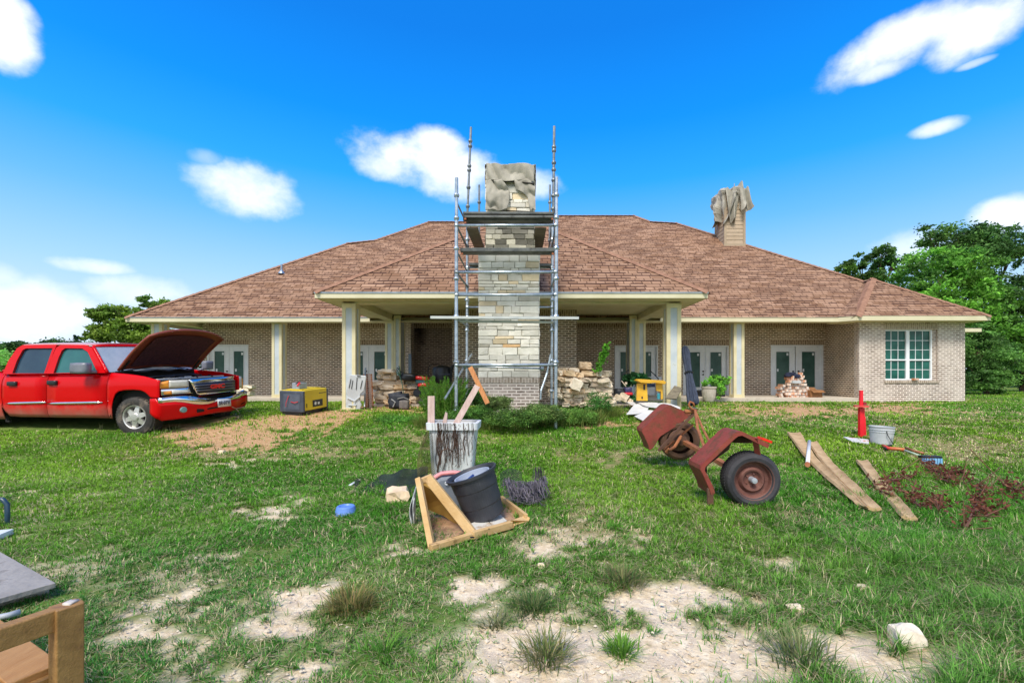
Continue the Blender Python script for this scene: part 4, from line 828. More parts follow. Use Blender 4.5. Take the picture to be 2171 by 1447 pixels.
def rig_tree(name, label, cat, base, blobs, n, leaf, c1, c2, rs_, trunk_r=.2, clumps=60, spread=.16, group=None, limbs=True, flat=.55, shell=.5, asp=.5, stuff=False, bark_m=None):
    rs = np.random.RandomState(rs_); base = Vector(base)
    P, S = crown_pts(blobs, n, rs, clumps, spread, flat, shell); c1 = np.array(c1); c2 = np.array(c2); t = np.clip(fbm(P[:, 0] * .8, P[:, 2] * .8 + P[:, 1] * .3, rs_, 3) * 1.6 - .3, 0, 1)[:, None]
    col = (c1 * (1 - t) + c2 * t) * S[:, None] * rs.uniform(.7, 1.3, (len(P), 1)) * 2.1
    root = thing(name, label, cat, base, group=group)
    me = leaf_mesh('crown', P - np.array(base), leaf, col, rs, asp=asp); o = bpy.data.objects.new('crown', me); COL.objects.link(o); o.parent = root
    if limbs:
        m = M(); zc = np.mean([b[2] for b in blobs]); fork = base + Vector((0, 0, max(.3, (zc - base.z) * .4))); m.tube([base - Vector((0, 0, .2)), base.lerp(fork, .5) + Vector((.05, 0, 0)), fork], [trunk_r, trunk_r * .85, trunk_r * .7], 8)
        for b in blobs:
            c = Vector(b[:3]); mid = fork.lerp(c, .5) + Vector((0, 0, -.15 * b[5])); m.tube([fork, mid, c], [trunk_r * .5, trunk_r * .3, trunk_r * .1], 6)
            for k in range(4): q = c + Vector(np.clip(rs.normal(size=3), -1, 1)) * .35 * b[5]; m.tube([mid.lerp(c, .5), q], [trunk_r * .16, trunk_r * .05], 5)
        m.build('trunk', bark_m or bark, root, uv=False)
    return root
GD, GM, GB, GY = (.022, .06, .012), (.05, .12, .02), (.06, .19, .025), (.13, .18, .03)
def PB(px, py, D, rpx, rpy, ry=None):
    c = W(px, py, D); s = D / F; return (c.x, c.y, c.z, rpx * s, ry or rpx * s * .8, rpy * s)
rig_tree('broadleaf_tree', 'tall dense bright green tree behind the right end of the house', 'tree', W(1975, 832, 24), [PB(1990, 590, 24, 85, 60), PB(2040, 560, 24.5, 70, 40), PB(1950, 640, 23.5, 70, 45), PB(2060, 640, 24, 80, 50), PB(1905, 625, 24.5, 40, 22), PB(2010, 690, 24, 100, 55), PB(2080, 720, 24, 90, 60)], 40000, .17, (.03, .09, .012), (.11, .25, .028), 1, .3, 340, .13)
rig_tree('feathery_tree', 'darker open-crowned tree reaching above the bright tree on the right', 'tree', W(2075, 830, 31), [PB(1970, 500, 31, 35, 22), PB(2030, 505, 31, 60, 26), PB(2090, 505, 31, 60, 22), PB(1925, 560, 31, 32, 18), PB(2140, 545, 31, 40, 24), PB(2060, 540, 31, 90, 30), PB(2120, 610, 31, 60, 26), PB(2150, 620, 30, 40, 40)], 22000, .2, (.018, .055, .014), (.07, .14, .025), 2, .3, 300, .14, flat=.85)
rig_tree('feathery_tree', 'thin dark tree with gaps rising over the roof valley of the wing', 'tree', W(1850, 800, 30), [PB(1795, 570, 30, 26, 14), PB(1820, 555, 30, 24, 16), PB(1870, 540, 30, 26, 18), PB(1890, 560, 30, 24, 16), PB(1835, 590, 30, 40, 12), PB(1868, 565, 30, 20, 14), PB(1915, 585, 30, 18, 10)], 9000, .19, (.02, .065, .014), (.07, .13, .02), 3, .22, 120, .15, flat=.85)
rig_tree('dense_shrub', 'tall shrub beside the right wall of the brick wing', 'shrub', W(2090, 836, 20.5), [PB(2075, 740, 20.5, 45, 40), PB(2065, 790, 20.3, 42, 40), PB(2110, 770, 20.8, 45, 45), PB(2100, 810, 20.4, 40, 25), PB(2060, 700, 21, 30, 30)], 24000, .11, (.035, .09, .02), (.10, .20, .035), 4, .12, 170, .17)
rig_tree('dense_shrub', 'dark bushy tree at the right edge of the photo', 'shrub', W(2170, 830, 24), [PB(2160, 690, 24, 40, 60), PB(2180, 780, 24, 50, 40), PB(2150, 640, 24, 40, 30), PB(2140, 735, 23.5, 30, 30)], 14000, .15, (.015, .04, .01), (.05, .10, .018), 5, .2, 120, .18)
rig_tree('broadleaf_tree', 'dark tree standing behind the shrub right of the house', 'tree', W(2120, 828, 33), [PB(2080, 730, 33, 60, 70), PB(2150, 750, 33, 60, 60), PB(2040, 760, 33, 40, 50)], 12000, .26, (.012, .03, .008), (.03, .07, .012), 6, .3, 100, .2)
rig_tree('broad_crowned_tree', 'olive green spreading tree with open limbs left of the house', 'tree', W(285, 800, 30), [PB(215, 668, 30, 36, 12), PB(250, 660, 30, 40, 14), PB(320, 640, 30, 32, 11), PB(330, 660, 30, 40, 15), PB(225, 690, 30, 36, 11), PB(290, 690, 30, 45, 14), PB(245, 712, 30, 55, 11), PB(310, 715, 30, 50, 14), PB(190, 715, 30, 22, 8), PB(345, 700, 30, 30, 20)], 26000, .2, (.05, .10, .015), (.14, .20, .025), 7, .3, 260, .16, flat=.65)
rig_tree('conifer_tree', 'small dark pointed conifer on the left skyline', 'tree', W(161, 790, 60), [PB(161, 716, 60, 4, 8), PB(162, 725, 60, 7, 9), PB(160, 740, 60, 9, 14)], 3000, .3, (.008, .03, .012), (.015, .05, .02), 8, .2, 40, .2)
for i, (px, py, rx, ry, l) in enumerate(((20, 748, 50, 16, 'low dark round tree on the far left skyline behind the cab'), (125, 738, 45, 16, 'low rounded tree on the skyline above the truck roof'), (48, 735, 38, 9, 'flat-topped dark tree over the rear corner of the cab'))):
    rig_tree('distant_tree', l, 'tree', W(px, 796, 55), [PB(px, py, 55, rx, ry), PB(px - rx * .5, py + 12, 55, rx * .8, ry), PB(px + rx * .5, py + 12, 55, rx * .8, ry)], 6000, .35, (.015, .045, .012), (.035, .08, .016), 20 + i, .3, 80, .2)
rig_tree('garden_shrub', 'bright green bush at the left edge behind the truck bed', 'shrub', W(5, 800, 14), [PB(5, 770, 14, 28, 26), PB(-20, 790, 14, 40, 30), PB(20, 755, 15, 20, 16)], 9000, .09, (.04, .14, .02), (.14, .28, .06), 9, .08, 80, .2)
# far treeline (reads as one mass)
rs = np.random.RandomState(5); Pn = []
for k in range(900):
    a = rs.uniform(-1.25, 1.25); D = rs.uniform(75, 95); x = math.tan(a) * D; c = np.array([x, D, rs.uniform(.5, 3.4)]); 
    if -.3 < x / D < .6: continue
    Pn.append(c + rs.normal(size=(38, 3)) * np.array([1.5, 1.5, .9]))
Pn = np.concatenate(Pn); me = leaf_mesh('far_wood', Pn, .6, np.array([[.02, .05, .015]]) * rs.uniform(.6, 1.6, (len(Pn), 1)), rs); o = bpy.data.objects.new('far_wood', me); COL.objects.link(o); o['kind'] = 'stuff'; o['label'] = 'far wood along the edge of the fields'

def plant(name, label, cat, blobs, n, leaf, c1, c2, seed, clumps=40, spread=.2, asp=.35, stems=6, group=None, flat=.8):
    rs = np.random.RandomState(seed); P, S = crown_pts(blobs, n, rs, clumps, spread, flat, .3); c1 = np.array(c1); c2 = np.array(c2); t = rs.rand(len(P), 1); col = (c1 * (1 - t) + c2 * t) * S[:, None] * 2.0
    b0 = blobs[0]; base = Vector((np.mean([b[0] for b in blobs]), np.mean([b[1] for b in blobs]), min(b[2] - b[5] for b in blobs)))
    P[:, 2] = np.maximum(P[:, 2], gz(P[:, 0], P[:, 1]) if base.z < .9 else P[:, 2])
    root = thing(name, label, cat, base, group=group)
    me = leaf_mesh('leaves', P - np.array(base), leaf, col, rs, asp=asp, droop=-.3); o = bpy.data.objects.new('leaves', me); COL.objects.link(o); o.parent = root
    m = M()
    for k in range(stems): q = Vector(P[rs.randint(len(P))]); m.tube([base + Vector((rs.normal() * .04, rs.normal() * .04, 0)), base.lerp(q, .5) + Vector((0, 0, .1 * (q - base).length)), q], [.008, .006, .003], 5)
    m.build('stem', pm('green_stem', '5a6b2f', '7c8a44', 8, .7), root, uv=False); return root
def spray(name, label, cat, base, n, h, r, c1, c2, seed, wd=.006, lean=.6, group=None, segs=1):
    """a clump of long narrow blades radiating from one foot"""
    rs = np.random.RandomState(seed); base = Vector(base); x = rs.normal(0, r * .35, n); y = rs.normal(0, r * .35, n); a = np.arctan2(y, x) + rs.normal(0, .5, n); hh = h * rs.uniform(.45, 1.15, n); t = rs.rand(n, 1)
    col = (np.array(c1) * (1 - t) + np.array(c2) * t) * rs.uniform(.7, 1.3, (n, 1)); V, Q, Tt, C = blades(x, y, np.zeros(n), hh, wd * rs.uniform(.6, 1.3, n), a, np.clip(rs.beta(2.5, 2, n) * lean + .1, 0, .95), col, rs)
    me = np_mesh(name, V, Q, Tt, blade_mat, C); o = bpy.data.objects.new(name, me); COL.objects.link(o); o.location = base; tag(o, label, cat, group); return o
# feathery bright shrub left of the scaffold: many upright plumes
def plume_shrub():
    rs = np.random.RandomState(77); root = thing('feathery_shrub', 'bright green feathery shrub round the left foot of the scaffold', 'shrub', W(935, 895, 9.3)); base = root.location
    P = []; m = M(); C = []
    for k in range(95):
        bx = W(rs.uniform(905, 975), 880, 9.3 + rs.uniform(-.35, .35)); bx.z = .3; tx = W(rs.uniform(888, 1000), rs.uniform(798, 862), bx.y + rs.uniform(-.2, .1)); L_ = tx - bx; m.tube([bx, bx.lerp(tx, .5) + Vector((0, 0, .04)), tx], [.008, .006, .003], 4)
        cc = rs.uniform(.75, 1.3); n = 300; f = rs.uniform(.1, 1, n); q = np.array(bx)[None] + f[:, None] * np.array(L_)[None]; q += rs.normal(size=(n, 3)) * .045 * (1.15 - f)[:, None]; q[:, 2] += .03; P.append(q); y_ = rs.rand(n, 1)
        C.append((np.array([.07, .21, .02]) * (1 - y_) + np.array([.16, .34, .035]) * y_) * cc)
    P = np.concatenate(P); C = np.concatenate(C); me = leaf_mesh('leaves', P - np.array(base), .055, C, rs, asp=.14, droop=-.7); o = bpy.data.objects.new('leaves', me); COL.objects.link(o); o.parent = root; m.build('stem', MATS.get('green_stem') or pm('green_stem', '5a6b2f', '7c8a44', 8, .7), root, uv=False)
plume_shrub()
for i, (px, py, rx, ry, D, c1, c2, l) in enumerate((
    (1000, 872, 45, 22, 8.9, (.03, .09, .015), (.08, .17, .03), 'low dark weeds between the feathery shrub and the chimney base'),
    (1090, 880, 60, 24, 8.5, (.03, .08, .015), (.09, .16, .03), 'dense brownish-green weeds in front of the chimney base'),
    (1055, 850, 30, 18, 9.2, (.05, .10, .02), (.12, .15, .05), 'thin weeds growing up the brick foot of the chimney'),
    (1150, 872, 45, 24, 8.8, (.04, .10, .02), (.13, .17, .05), 'weeds and tall grass at the right foot of the scaffold'),
    (1215, 878, 50, 20, 9.2, (.05, .13, .02), (.12, .20, .04), 'grassy weeds in front of the right stone pile'),
    (1270, 850, 28, 32, 10.2, (.02, .08, .015), (.06, .16, .03), 'leafy dark green weed climbing the front of the right stone pile'),
    (1010, 835, 22, 24, 9.8, (.02, .07, .012), (.05, .13, .02), 'dark leafy weed behind the inner left scaffold pole'),
    (850, 885, 60, 10, 9.6, (.04, .13, .02), (.09, .22, .03), 'low broad-leaved weeds in front of the black backpack'))):
    rs = np.random.RandomState(100 + i); plant('weed_patch', l, 'weeds', [PB(px, py + 5, D, rx * .92, ry * .75, .35), PB(px - rx * .5, py + 4, D - .1, rx * .5, ry * .8, .3), PB(px + rx * .5, py + 5, D, rx * .5, ry * .7, .3)], 9000 if i < 5 else 4500, .042, c1, c2, 200 + i, 120, .16, .3, 14)
def stalk(px0, py0, px1, py1, D, label):
    a, b = W(px0, py0, D), W(px1, py1, D); root = thing('tall_weed', label, 'plant', a); rs = np.random.RandomState(9); m = M(); m.tube([a, a.lerp(b, .5) + Vector((-.03, 0, 0)), b], [.014, .011, .006], 6); m.build('stem', MATS['green_stem'], root, uv=False)
    n = 260; f = rs.uniform(.15, 1, n); P = np.array(a)[None] + f[:, None] * np.array(b - a)[None] + rs.normal(size=(n, 3)) * .045; me = leaf_mesh('leaves', P - np.array(a), .09, np.array([[.12, .36, .03]]) * rs.uniform(.5, 1.4, (n, 1)), rs, asp=.6); o = bpy.data.objects.new('leaves', me); COL.objects.link(o); o.parent = root
stalk(1263, 792, 1287, 733, 10.6, 'single bright leafy stalk rising out of the right stone pile')

# ------------------------------------------------------------------ red pickup
def pickup():
    TH, RO = R(7), R(2.6); g0 = G(283, 921)
    t = thing('pickup_truck', 'red crew-cab pickup truck with its hood raised, parked on the grass at the left', 'pickup truck', g0, (RO, 0, -TH))
    MT = WM[t.name]; IM = MT.inverted(); c0 = IM @ Vector((0, 0, CH)); WT = 2.0
    def ray(px, py): return (IM.to_3x3() @ Vector(((px - CX) / F, 1, -(py - CY) / F)))
    def tl(px, py, yd=0.0):
        d = ray(px, py); s = (yd - c0.y) / d.y; return c0 + d * s
    def lean(z): return max(0, (z - 1.10)) * .26
    def tg(px, py, far=0):
        p = tl(px, py, 0)
        for _ in range(6): p = tl(px, py, lean(p.z))
        return p
    def fx(y, e=1.0): return .47 + .33 * (1 - min(1, abs((y - WT / 2) / (WT / 2))) ** 2.8) * e
    def tf(px, py, ofs=0.0):
        y = .8
        for _ in range(60):
            d = ray(px, py); x = fx(min(max(y, 0), WT)) + ofs; s = (x - c0.x) / d.x; y = y * .6 + .4 * (c0 + d * s).y
        p = c0 + d * s; return p
    red = pm('red_truck_paint', (.56, .002, .004), (.62, .003, .006), 1.5, .32, coat=.12, spec=.12)
    # dust low on the doors: mix by height on the body itself
    rd = bpy.data.materials.new('red_paint_dusty'); rd.use_nodes = True; nt = rd.node_tree; N = nt.nodes; L = nt.links; b = N['Principled BSDF']; tc = N.new('ShaderNodeTexCoord'); sp = N.new('ShaderNodeSeparateXYZ'); L.new(tc.outputs['Object'], sp.inputs[0])
    no = N.new('ShaderNodeTexNoise'); no.inputs['Scale'].default_value = 5; no.inputs['Detail'].default_value = 9; no.inputs['Roughness'].default_value = .7; L.new(tc.outputs['Object'], no.inputs['Vector'])
    a = N.new('ShaderNodeMath'); a.operation = 'MULTIPLY_ADD'; L.new(no.outputs[0], a.inputs[0]); a.inputs[1].default_value = -.35; L.new(sp.outputs[2], a.inputs[2])
    mr = N.new('ShaderNodeMapRange'); L.new(a.outputs[0], mr.inputs[0]); mr.inputs[1].default_value = .40; mr.inputs[2].default_value = .10; mr.inputs[4].default_value = .8
    mx = N.new('ShaderNodeMixRGB'); L.new(mr.outputs[0], mx.inputs[0]); mx.inputs[1].default_value = (.58, .002, .005, 1); mx.inputs[2].default_value = (.36, .20, .15, 1); L.new(mx.outputs[0], b.inputs['Base Color'])
    m2 = N.new('ShaderNodeMapRange'); L.new(mr.outputs[0], m2.inputs[0]); m2.inputs[3].default_value = .25; m2.inputs[4].default_value = .85; L.new(m2.outputs[0], b.inputs['Roughness']); b.inputs['Coat Weight'].default_value = .12; b.inputs['Coat Roughness'].default_value = .1; b.inputs['Specular IOR Level'].default_value = .12
    chrome = pm('chrome', (.72, .75, .78), (.80, .82, .84), 6, .13, metal=1); blk = black_plastic
    tint = pm('tinted_glass', (.01, .03, .06), (.02, .05, .08), 2, .1, spec=.4); dglass = pm('door_window_glass', (.02, .10, .11), (.03, .14, .14), 2, .1, spec=.4)
    wsg = pm('windscreen_glass', (.22, .28, .34), (.40, .45, .50), 1.2, .08, spec=1, c3=(.03, .08, .2), s3=1.2, t3=(.56, .60))  # sunshade and reflections painted into the base colour as grey and blue
    lens = pm('clear_lamp_lens', (.55, .53, .46), (.68, .66, .58), 14, .12, coat=.6); amber = pm('amber_lens', (.85, .27, .02), (.9, .36, .04), 14, .15, coat=.6)
    well = pm('wheel_well_black', (.006, .006, .006), (.012, .011, .01), 6, .9)
    def bulge(z): return .015 + .05 * max(0, (.55 - z) / .25) ** 2 + .05 * max(0, (z - .9) / .22) ** 2 + (.012 if abs(z - .60) < .05 else 0)
    def side(cols, name, mat, far=False, rows=12, lab=None):
        """a side panel from photo columns (x, top y, bottom y); mirrored for the far side"""
        m = M(); pts = []
        for (px, a, b) in cols:
            P, Q = tl(px, a), tl(px, b); pts.append([Vector((P.x + (Q.x - P.x) * j / rows, 0, P.z + (Q.z - P.z) * j / rows)) for j in range(rows + 1)])
        V = []
        for c in pts:
            for q in c: y = bulge(q.z); V.append(Vector((q.x, WT - y if far else y, q.z)))
        n = rows + 1; m.add(V, [(i * n + j, (i + 1) * n + j, (i + 1) * n + j + 1, i * n + j + 1) for i in range(len(cols) - 1) for j in range(rows)])
        return m.build(name, mat, t, local=True, smooth=True, solid=.012)
    fen = [(226, 791, 887), (231, 790.5, 888), (233.5, 790.5, 878), (235, 791, 862), (238, 791, 846), (243, 791.5, 835), (250, 792, 829.5), (262, 793, 827), (281, 795, 826), (298, 797.5, 827.5), (306, 799, 831), (312, 800.5, 836), (318, 802, 843), (330, 805, 843.5), (336.5, 806.5, 843)]
    dr = [(98.3, 792, 884.5), (120, 792, 885), (150, 792, 885.3), (190, 791.5, 885.7), (224.6, 791, 886.5)]; dr2 = [(3, 795, 862), (8, 793.5, 872), (14, 792.5, 882), (40, 792.5, 884), (70, 792.3, 884.2), (97, 792, 884.5)]
    for far in (False, True):
        side(fen, 'fender', rd, far); d1 = side(dr, 'door', rd, far); d2 = side(dr2, 'door', rd, far)
        side([(-250, 790, 888), (-200, 790, 888), (-190, 790, 850), (-175, 790, 835), (-150, 790, 828), (-110, 790, 828), (-85, 790, 835), (-70, 790, 850), (-62, 790, 888), (0, 791, 889), (1.6, 791, 880)], 'bed_side', rd, far)
        fy = (lambda p: Vector((p.x, WT - p.y, p.z))) if far else (lambda p: p)
        def ring(outer, inner, name):
            m = M(); o = [fy(tg(*p)) for p in outer]; i_ = [fy(tg(*p)) for p in inner]; n = len(o); m.add(o + i_, [(k, (k + 1) % n, n + (k + 1) % n, n + k) for k in range(n)]); return m.build(name, red, t, local=True, solid=.03)
        w1 = [(115, 791), (125.6, 759), (133, 743), (140, 738), (176, 738.5), (187.6, 746), (208, 789)]; w2 = [(27.8, 791.4), (38, 763.6), (50, 742), (57, 738.5), (113.5, 738), (95, 791.5)]
        ring([(99, 792), (111, 759), (121, 737), (130, 731.5), (182, 731), (196, 737), (224.8, 790.5)], w1, 'window_frame'); ring([(7, 793), (20, 764), (38, 738), (50, 731.5), (121.5, 731), (98.5, 792)], w2, 'window_frame')
        for w_, mt in ((w1, dglass), (w2, tint)):
            m = M(); m.add([fy(tg(*p) + Vector((0, .02, 0))) for p in w_], [tuple(range(len(w_)))]); m.build('window_glass', mt, t, local=True); k = M(); P = [fy(tg(*p) + Vector((0, -.003, 0))) for p in w_]; k.tube(P + [P[0]], .007, 5); k.build('window_seal', blk, t, local=True)
        for (px, py) in ((26, 813), (111, 811)):
            p = tl(px, py, 0); m = M(); m.rock((0, 0, 0), (.20, .05, .085), mat=Matrix.Translation(fy(Vector((p.x, .0, p.z)))), rough=.02, sub=3); m.build('door_handle', blk, t, local=True, smooth=True)
        for (a, b) in ((10, 96), (97.5, 216)):
            p, q = tl(a, 855, 0), tl(b, 852.5, 0); m = M(); n = 9; m.tube([fy(Vector((p.x + (q.x - p.x) * k / n, .012, p.z + (q.z - p.z) * k / n))) for k in range(n + 1)], [.008, .022] + [.027] * (n - 2) + [.008], 8); m.build('side_moulding', chrome, t, local=True, smooth=True)
        p = tl(292, 885, 0); ac = fy(Vector((tl(283, 884, 0).x, .16, tl(283, 884, 0).z)))
        for k, ox in enumerate((0, -3.75)):
            c = Vector((ac.x + ox, fy(Vector((0, .02, 0))).y, ac.z)); r = tl(283, 842, 0).z / 2 * 1.0 + .0; r = .372; s = 1 if far else -1
            mtx = Matrix.Translation(c) @ Matrix.Rotation(R(6 if k == 0 else 0), 4, 'Z') @ Matrix.Rotation(R(90), 4, 'X') if not far else Matrix.Translation(c) @ Matrix.Rotation(R(-90), 4, 'X')
            # wheel: tyre > rim, outer face towards +z of mtx
            m = M(); tw = .265; prof = [(r * .60, -.01), (r * .66, .012), (r * .80, .018), (r * .93, .006), (r * .985, -.02), (r, -.06), (r, -tw + .06), (r * .985, -tw + .02), (r * .93, -tw), (r * .62, -tw)]
            m.lathe(prof, mtx, 48)
            for q in range(44):
                a = q * 2 * math.pi / 44
                for zz in (-.045, -.13, -.215): m.box((r - .006, -.016, zz - .03), (r + .007, .016, zz + .03), mtx @ Matrix.Rotation(a + (.07 if zz == -.13 else 0), 4, 'Z'))
            wh = m.build('wheel', pm('dusty_tyre', (.022, .021, .02), (.05, .046, .042), 5, .9, c3=(.24, .19, .15), s3=4, t3=(.5, .68)), t, local=True, smooth=False); WM[wh.name] = WM[t.name]
            m = M(); m.lathe([(r * .62, -.015), (r * .60, .008), (r * .56, .0), (r * .54, -.09), (r * .5, -.1)], mtx, 40); 
            for q in range(6):
                A = mtx @ Matrix.Rotation(q * math.pi / 3 + .3, 4, 'Z'); m.add([A @ Vector(v) for v in ((r * .15, -.055, -.01), (r * .55, -.035, -.03), (r * .55, .035, -.03), (r * .15, .055, -.01), (r * .15, -.055, -.06), (r * .55, -.03, -.08), (r * .55, .03, -.08), (r * .15, .055, -.06))], [(0, 1, 2, 3), (0, 4, 5, 1), (3, 2, 6, 7), (1, 5, 6, 2)])
            m.lathe([(0, .012), (r * .16, .01), (r * .21, -.01), (r * .21, -.05)], mtx, 18); m.build('rim', pm('alloy_rim', (.55, .53, .50), (.70, .69, .66), 6, .4, metal=.6, c3=(.40, .30, .22), s3=4, t3=(.58, .75)), wh, local=True)
            m = M(); m.lathe([(r * .5, -.1), (0, -.1)], mtx, 24); m.build('brake_disc', well, wh, local=True)
        # inner wheel well and sill
        m = M(); cx_ = ac.x; rr = tl(283, 824, 0).z - ac.z; m.lathe([(rr, 0), (rr, .7)], Matrix.Translation((cx_, 0.03 if not far else WT - .73, ac.z)) @ Matrix.Rotation(R(-90), 4, 'X'), 24, a0=math.pi, a1=2 * math.pi); m.build('wheel_well', well, t, local=True)
    # floor / chassis
    A = tl(8, 882, 0); B = tl(229, 884, 0); m = M(); m.box((A.x - 2.4, .15, .33), (B.x, WT - .15, .48)); m.box((B.x, .62, .30), (.5, WT - .62, .46)); m.box((A.x - 2.4, .3, .26), (.4, .42, .36)); m.box((A.x - 2.4, WT - .42, .26), (.4, WT - .3, .36)); m.tube([(-.02, .2, .36), (-.02, 1.8, .36)], .04, 8); m.build('chassis', well, t, local=True)
    p = tl(13, 893, .1); m = M(); m.tube([(p.x, .12, p.z + .12), (p.x + .02, .1, p.z), (p.x + .1, .1, p.z)], .025, 6); m.build('mud_bracket', well, t, local=True)
    # bed interior, tailgate, cab back
    zb = tl(0, 792, 0).z; xb = tl(3, 800, 0).x; m = M(); m.box((xb - 2.3, .05, .6), (xb - .03, WT - .05, .66)); m.box((xb - 2.3, .05, .5), (xb - 2.24, WT - .05, zb)); m.box((xb - .06, .06, .5), (xb - .01, WT - .06, zb)); m.build('bed', red, t, local=True)
    # roof, windscreen
    rt = tg(50, 731); ft = tg(194, 731.5); wl = tg(225.5, 789); wt_ = tg(195.5, 734.5); rl = tg(7, 793)
    m = M(); m.grid(lambda u, v: Vector((rt.x - .0 + (ft.x - rt.x) * u, rt.y + (WT - 2 * rt.y) * v, rt.z + (ft.z - rt.z) * u + .045 * (1 - abs(2 * v - 1) ** 3) + .012 * math.sin(u * 3.14))), 16, 20); m.build('roof', pm('pale_red_roof', (.60, .16, .15), (.66, .40, .38), .8, .35, coat=.4), t, local=True, smooth=True, solid=.02)  # roof mottled between red and pale pink
    def scr(u, v): y0 = wl.y + (wt_.y - wl.y) * v; return Vector((wl.x + (wt_.x - wl.x) * v + .13 * (1 - (2 * u - 1) ** 2), y0 + .02 + (WT - 2 * y0 - .04) * u, wl.z + (wt_.z - wl.z) * v + .02 * (1 - (2 * u - 1) ** 2)))
    m = M(); m.grid(scr, 20, 10); m.build('windscreen', wsg, t, local=True, smooth=True)
    m = M(); P = [scr(0, v / 8) for v in range(9)]; m.tube(P, .028, 6); m.tube([scr(1, v / 8) for v in range(9)], .028, 6); m.tube([scr(u / 12, 1.02) for u in range(13)], .03, 6); m.build('windscreen_pillar', red, t, local=True, smooth=True)
    m = M(); m.add([rt + Vector((0, 0, 0)), Vector((rt.x, WT - rt.y, rt.z)), Vector((rl.x, WT - rl.y, rl.z)), rl], [(0, 1, 2, 3)]); m.build('rear_window', tint, t, local=True)
    m = M(); m.box((rl.x, .1, .5), (wl.x, WT - .1, .62)); m.box((-.75, .2, .62), (-.7, WT - .2, wl.z - .02)); m.build('cabin_floor', well, t, local=True)
    for s in (-1, 1):
        m = M(); m.tube([scr(.5 + .42 * s * .9, .02) + Vector((.04, 0, .0)), scr(.5 + .1 * s, .10) + Vector((.05, 0, .02)), scr(.5 - .3 * s, .16) + Vector((.04, 0, .015))], .011, 5); m.build('wiper', blk, t, local=True)
    # mirrors
    p = tl(171, 780, -.14); q = tl(206, 788, .02); m = M(); m.rock((0, 0, 0), (.34, .12, .20), mat=Matrix.Translation(p), rough=.05, sub=3); m.tube([p + Vector((0, .03, -.06)), q], [.045, .025], 8); m.build('wing_mirror', pm('grey_mirror_shell', (.14, .15, .19), (.20, .21, .25), 6, .4), t, local=True, smooth=True)
    p = tl(440, 774, 2.16); m = M(); m.rock((0, 0, 0), (.12, .22, .20), mat=Matrix.Translation(p), rough=.04, sub=3); m.tube([p + Vector((0, -.05, -.06)), (p.x - .1, 1.98, p.z - .12)], .03, 6); m.build('wing_mirror', MATS['grey_mirror_shell'], t, local=True, smooth=True)
    # hood
    h0 = tl(249, 783, .12); nc = tl(306, 724, .14); fc = tl(484, 716, 1.86)
    print('hood', h0, nc, fc)
    dx = (nc.x + fc.x) / 2 - h0.x; dz = (nc.z + fc.z) / 2 - h0.z + .02; dx = max(dx, .45); Lh = math.hypot(dx, dz); ex, ez = dx / Lh, dz / Lh
    def hood(u, v, ofs=0.0, inset=0.0):
        y = .13 + inset + (1.74 - 2 * inset) * u; c = abs(2 * u - 1); l = (Lh + .17 * (1 - c ** 2.6)) * v - inset * (v - .4) * 1.6; cr = .05 * (1 - c ** 2) + .06 * math.sin(v * 2.4)
        return Vector((h0.x + ex * l - ez * (cr + ofs) + .0, y, h0.z + ez * l + ex * (cr + ofs)))
    m = M(); m.grid(lambda u, v: hood(u, v), 24, 14); hd = m.build('hood', pm('hood_top_paint', (.45, .12, .07), (.55, .30, .22), 1, .35, coat=.3), t, local=True, smooth=True, solid=.018); WM[hd.name] = WM[t.name]
    m = M(); m.grid(lambda u, v: hood(u, v, -.022), 24, 14); m.build('underside', pm('hood_underside_paint', (.20, .035, .02), (.27, .06, .03), 2, .5), hd, local=True, smooth=True)
    m = M(); m.grid(lambda u, v: hood(.09 + u * .82, .10 + v * .78, -.055 - .008 * math.sin(u * 25) * math.sin(v * 19)), 18, 10); m.build('insulation_pad', pm('black_hood_liner', (.04, .006, .012), (.09, .018, .026), 20, .95, bump=.4), hd, local=True, smooth=True)
    m = M(); P = [hood(u, v, -.02) for (u, v) in [(0, k / 8) for k in range(9)] + [(k / 12, 1) for k in range(1, 13)] + [(1, 1 - k / 8) for k in range(1, 9)]]; m.tube(P, .028, 6); m.build('rim_fold', MATS['hood_underside_paint'], hd, local=True, smooth=True)
    for y in (.2, 1.8): m = M(); m.tube([(h0.x - .02, y, h0.z - .06), (h0.x + .05, y, h0.z + .03), (h0.x + .18, y, h0.z + .16)], .018, 6); m.build('hood_hinge', blk, t, local=True)
    # engine bay
    gt = tf(450, 800).z; rr = random.Random(12); m = M(); m.box((h0.x - .0, .2, .55), (.62, 1.8, .60)); m.box((h0.x - .08, .12, .5), (h0.x - .04, 1.88, h0.z - .05)); m.box((-.35, .12, .6), (.46, .16, gt - .07)); m.box((-.35, 1.84, .6), (.46, 1.88, gt - .07)); m.build('engine_bay', well, t, local=True)
    m = M(); m.box((-.26, .6, .6), (.30, 1.35, gt - .12)); m.box((-.2, .7, gt - .14), (.22, 1.22, gt + .0)); m.rock((0, 0, 0), (.34, .28, .2), mat=Matrix.Translation((.22, .55, gt - .1)), rough=.1); m.rock((0, 0, 0), (.3, .3, .17), mat=Matrix.Translation((.1, 1.55, gt - .08)), rough=.1); m.box((-.3, 1.42, .7), (-.02, 1.78, gt - .04)); m.build('engine', pm('engine_grey', (.05, .052, .055), (.12, .12, .125), 7, .5, metal=.4), t, local=True, bevel=.01)
    m = M()
    for k in range(9): 
        a = Vector((rr.uniform(-.2, .4), rr.uniform(.3, 1.7), gt + rr.uniform(-.02, .03))); b = Vector((rr.uniform(-.2, .45), rr.uniform(.3, 1.7), gt + rr.uniform(-.03, .03))); m.tube([a, a.lerp(b, .35) + Vector((.05, .05, .04)), a.lerp(b, .7) + Vector((-.05, 0, .03)), b], rr.choice((.012, .018, .026)), 6)
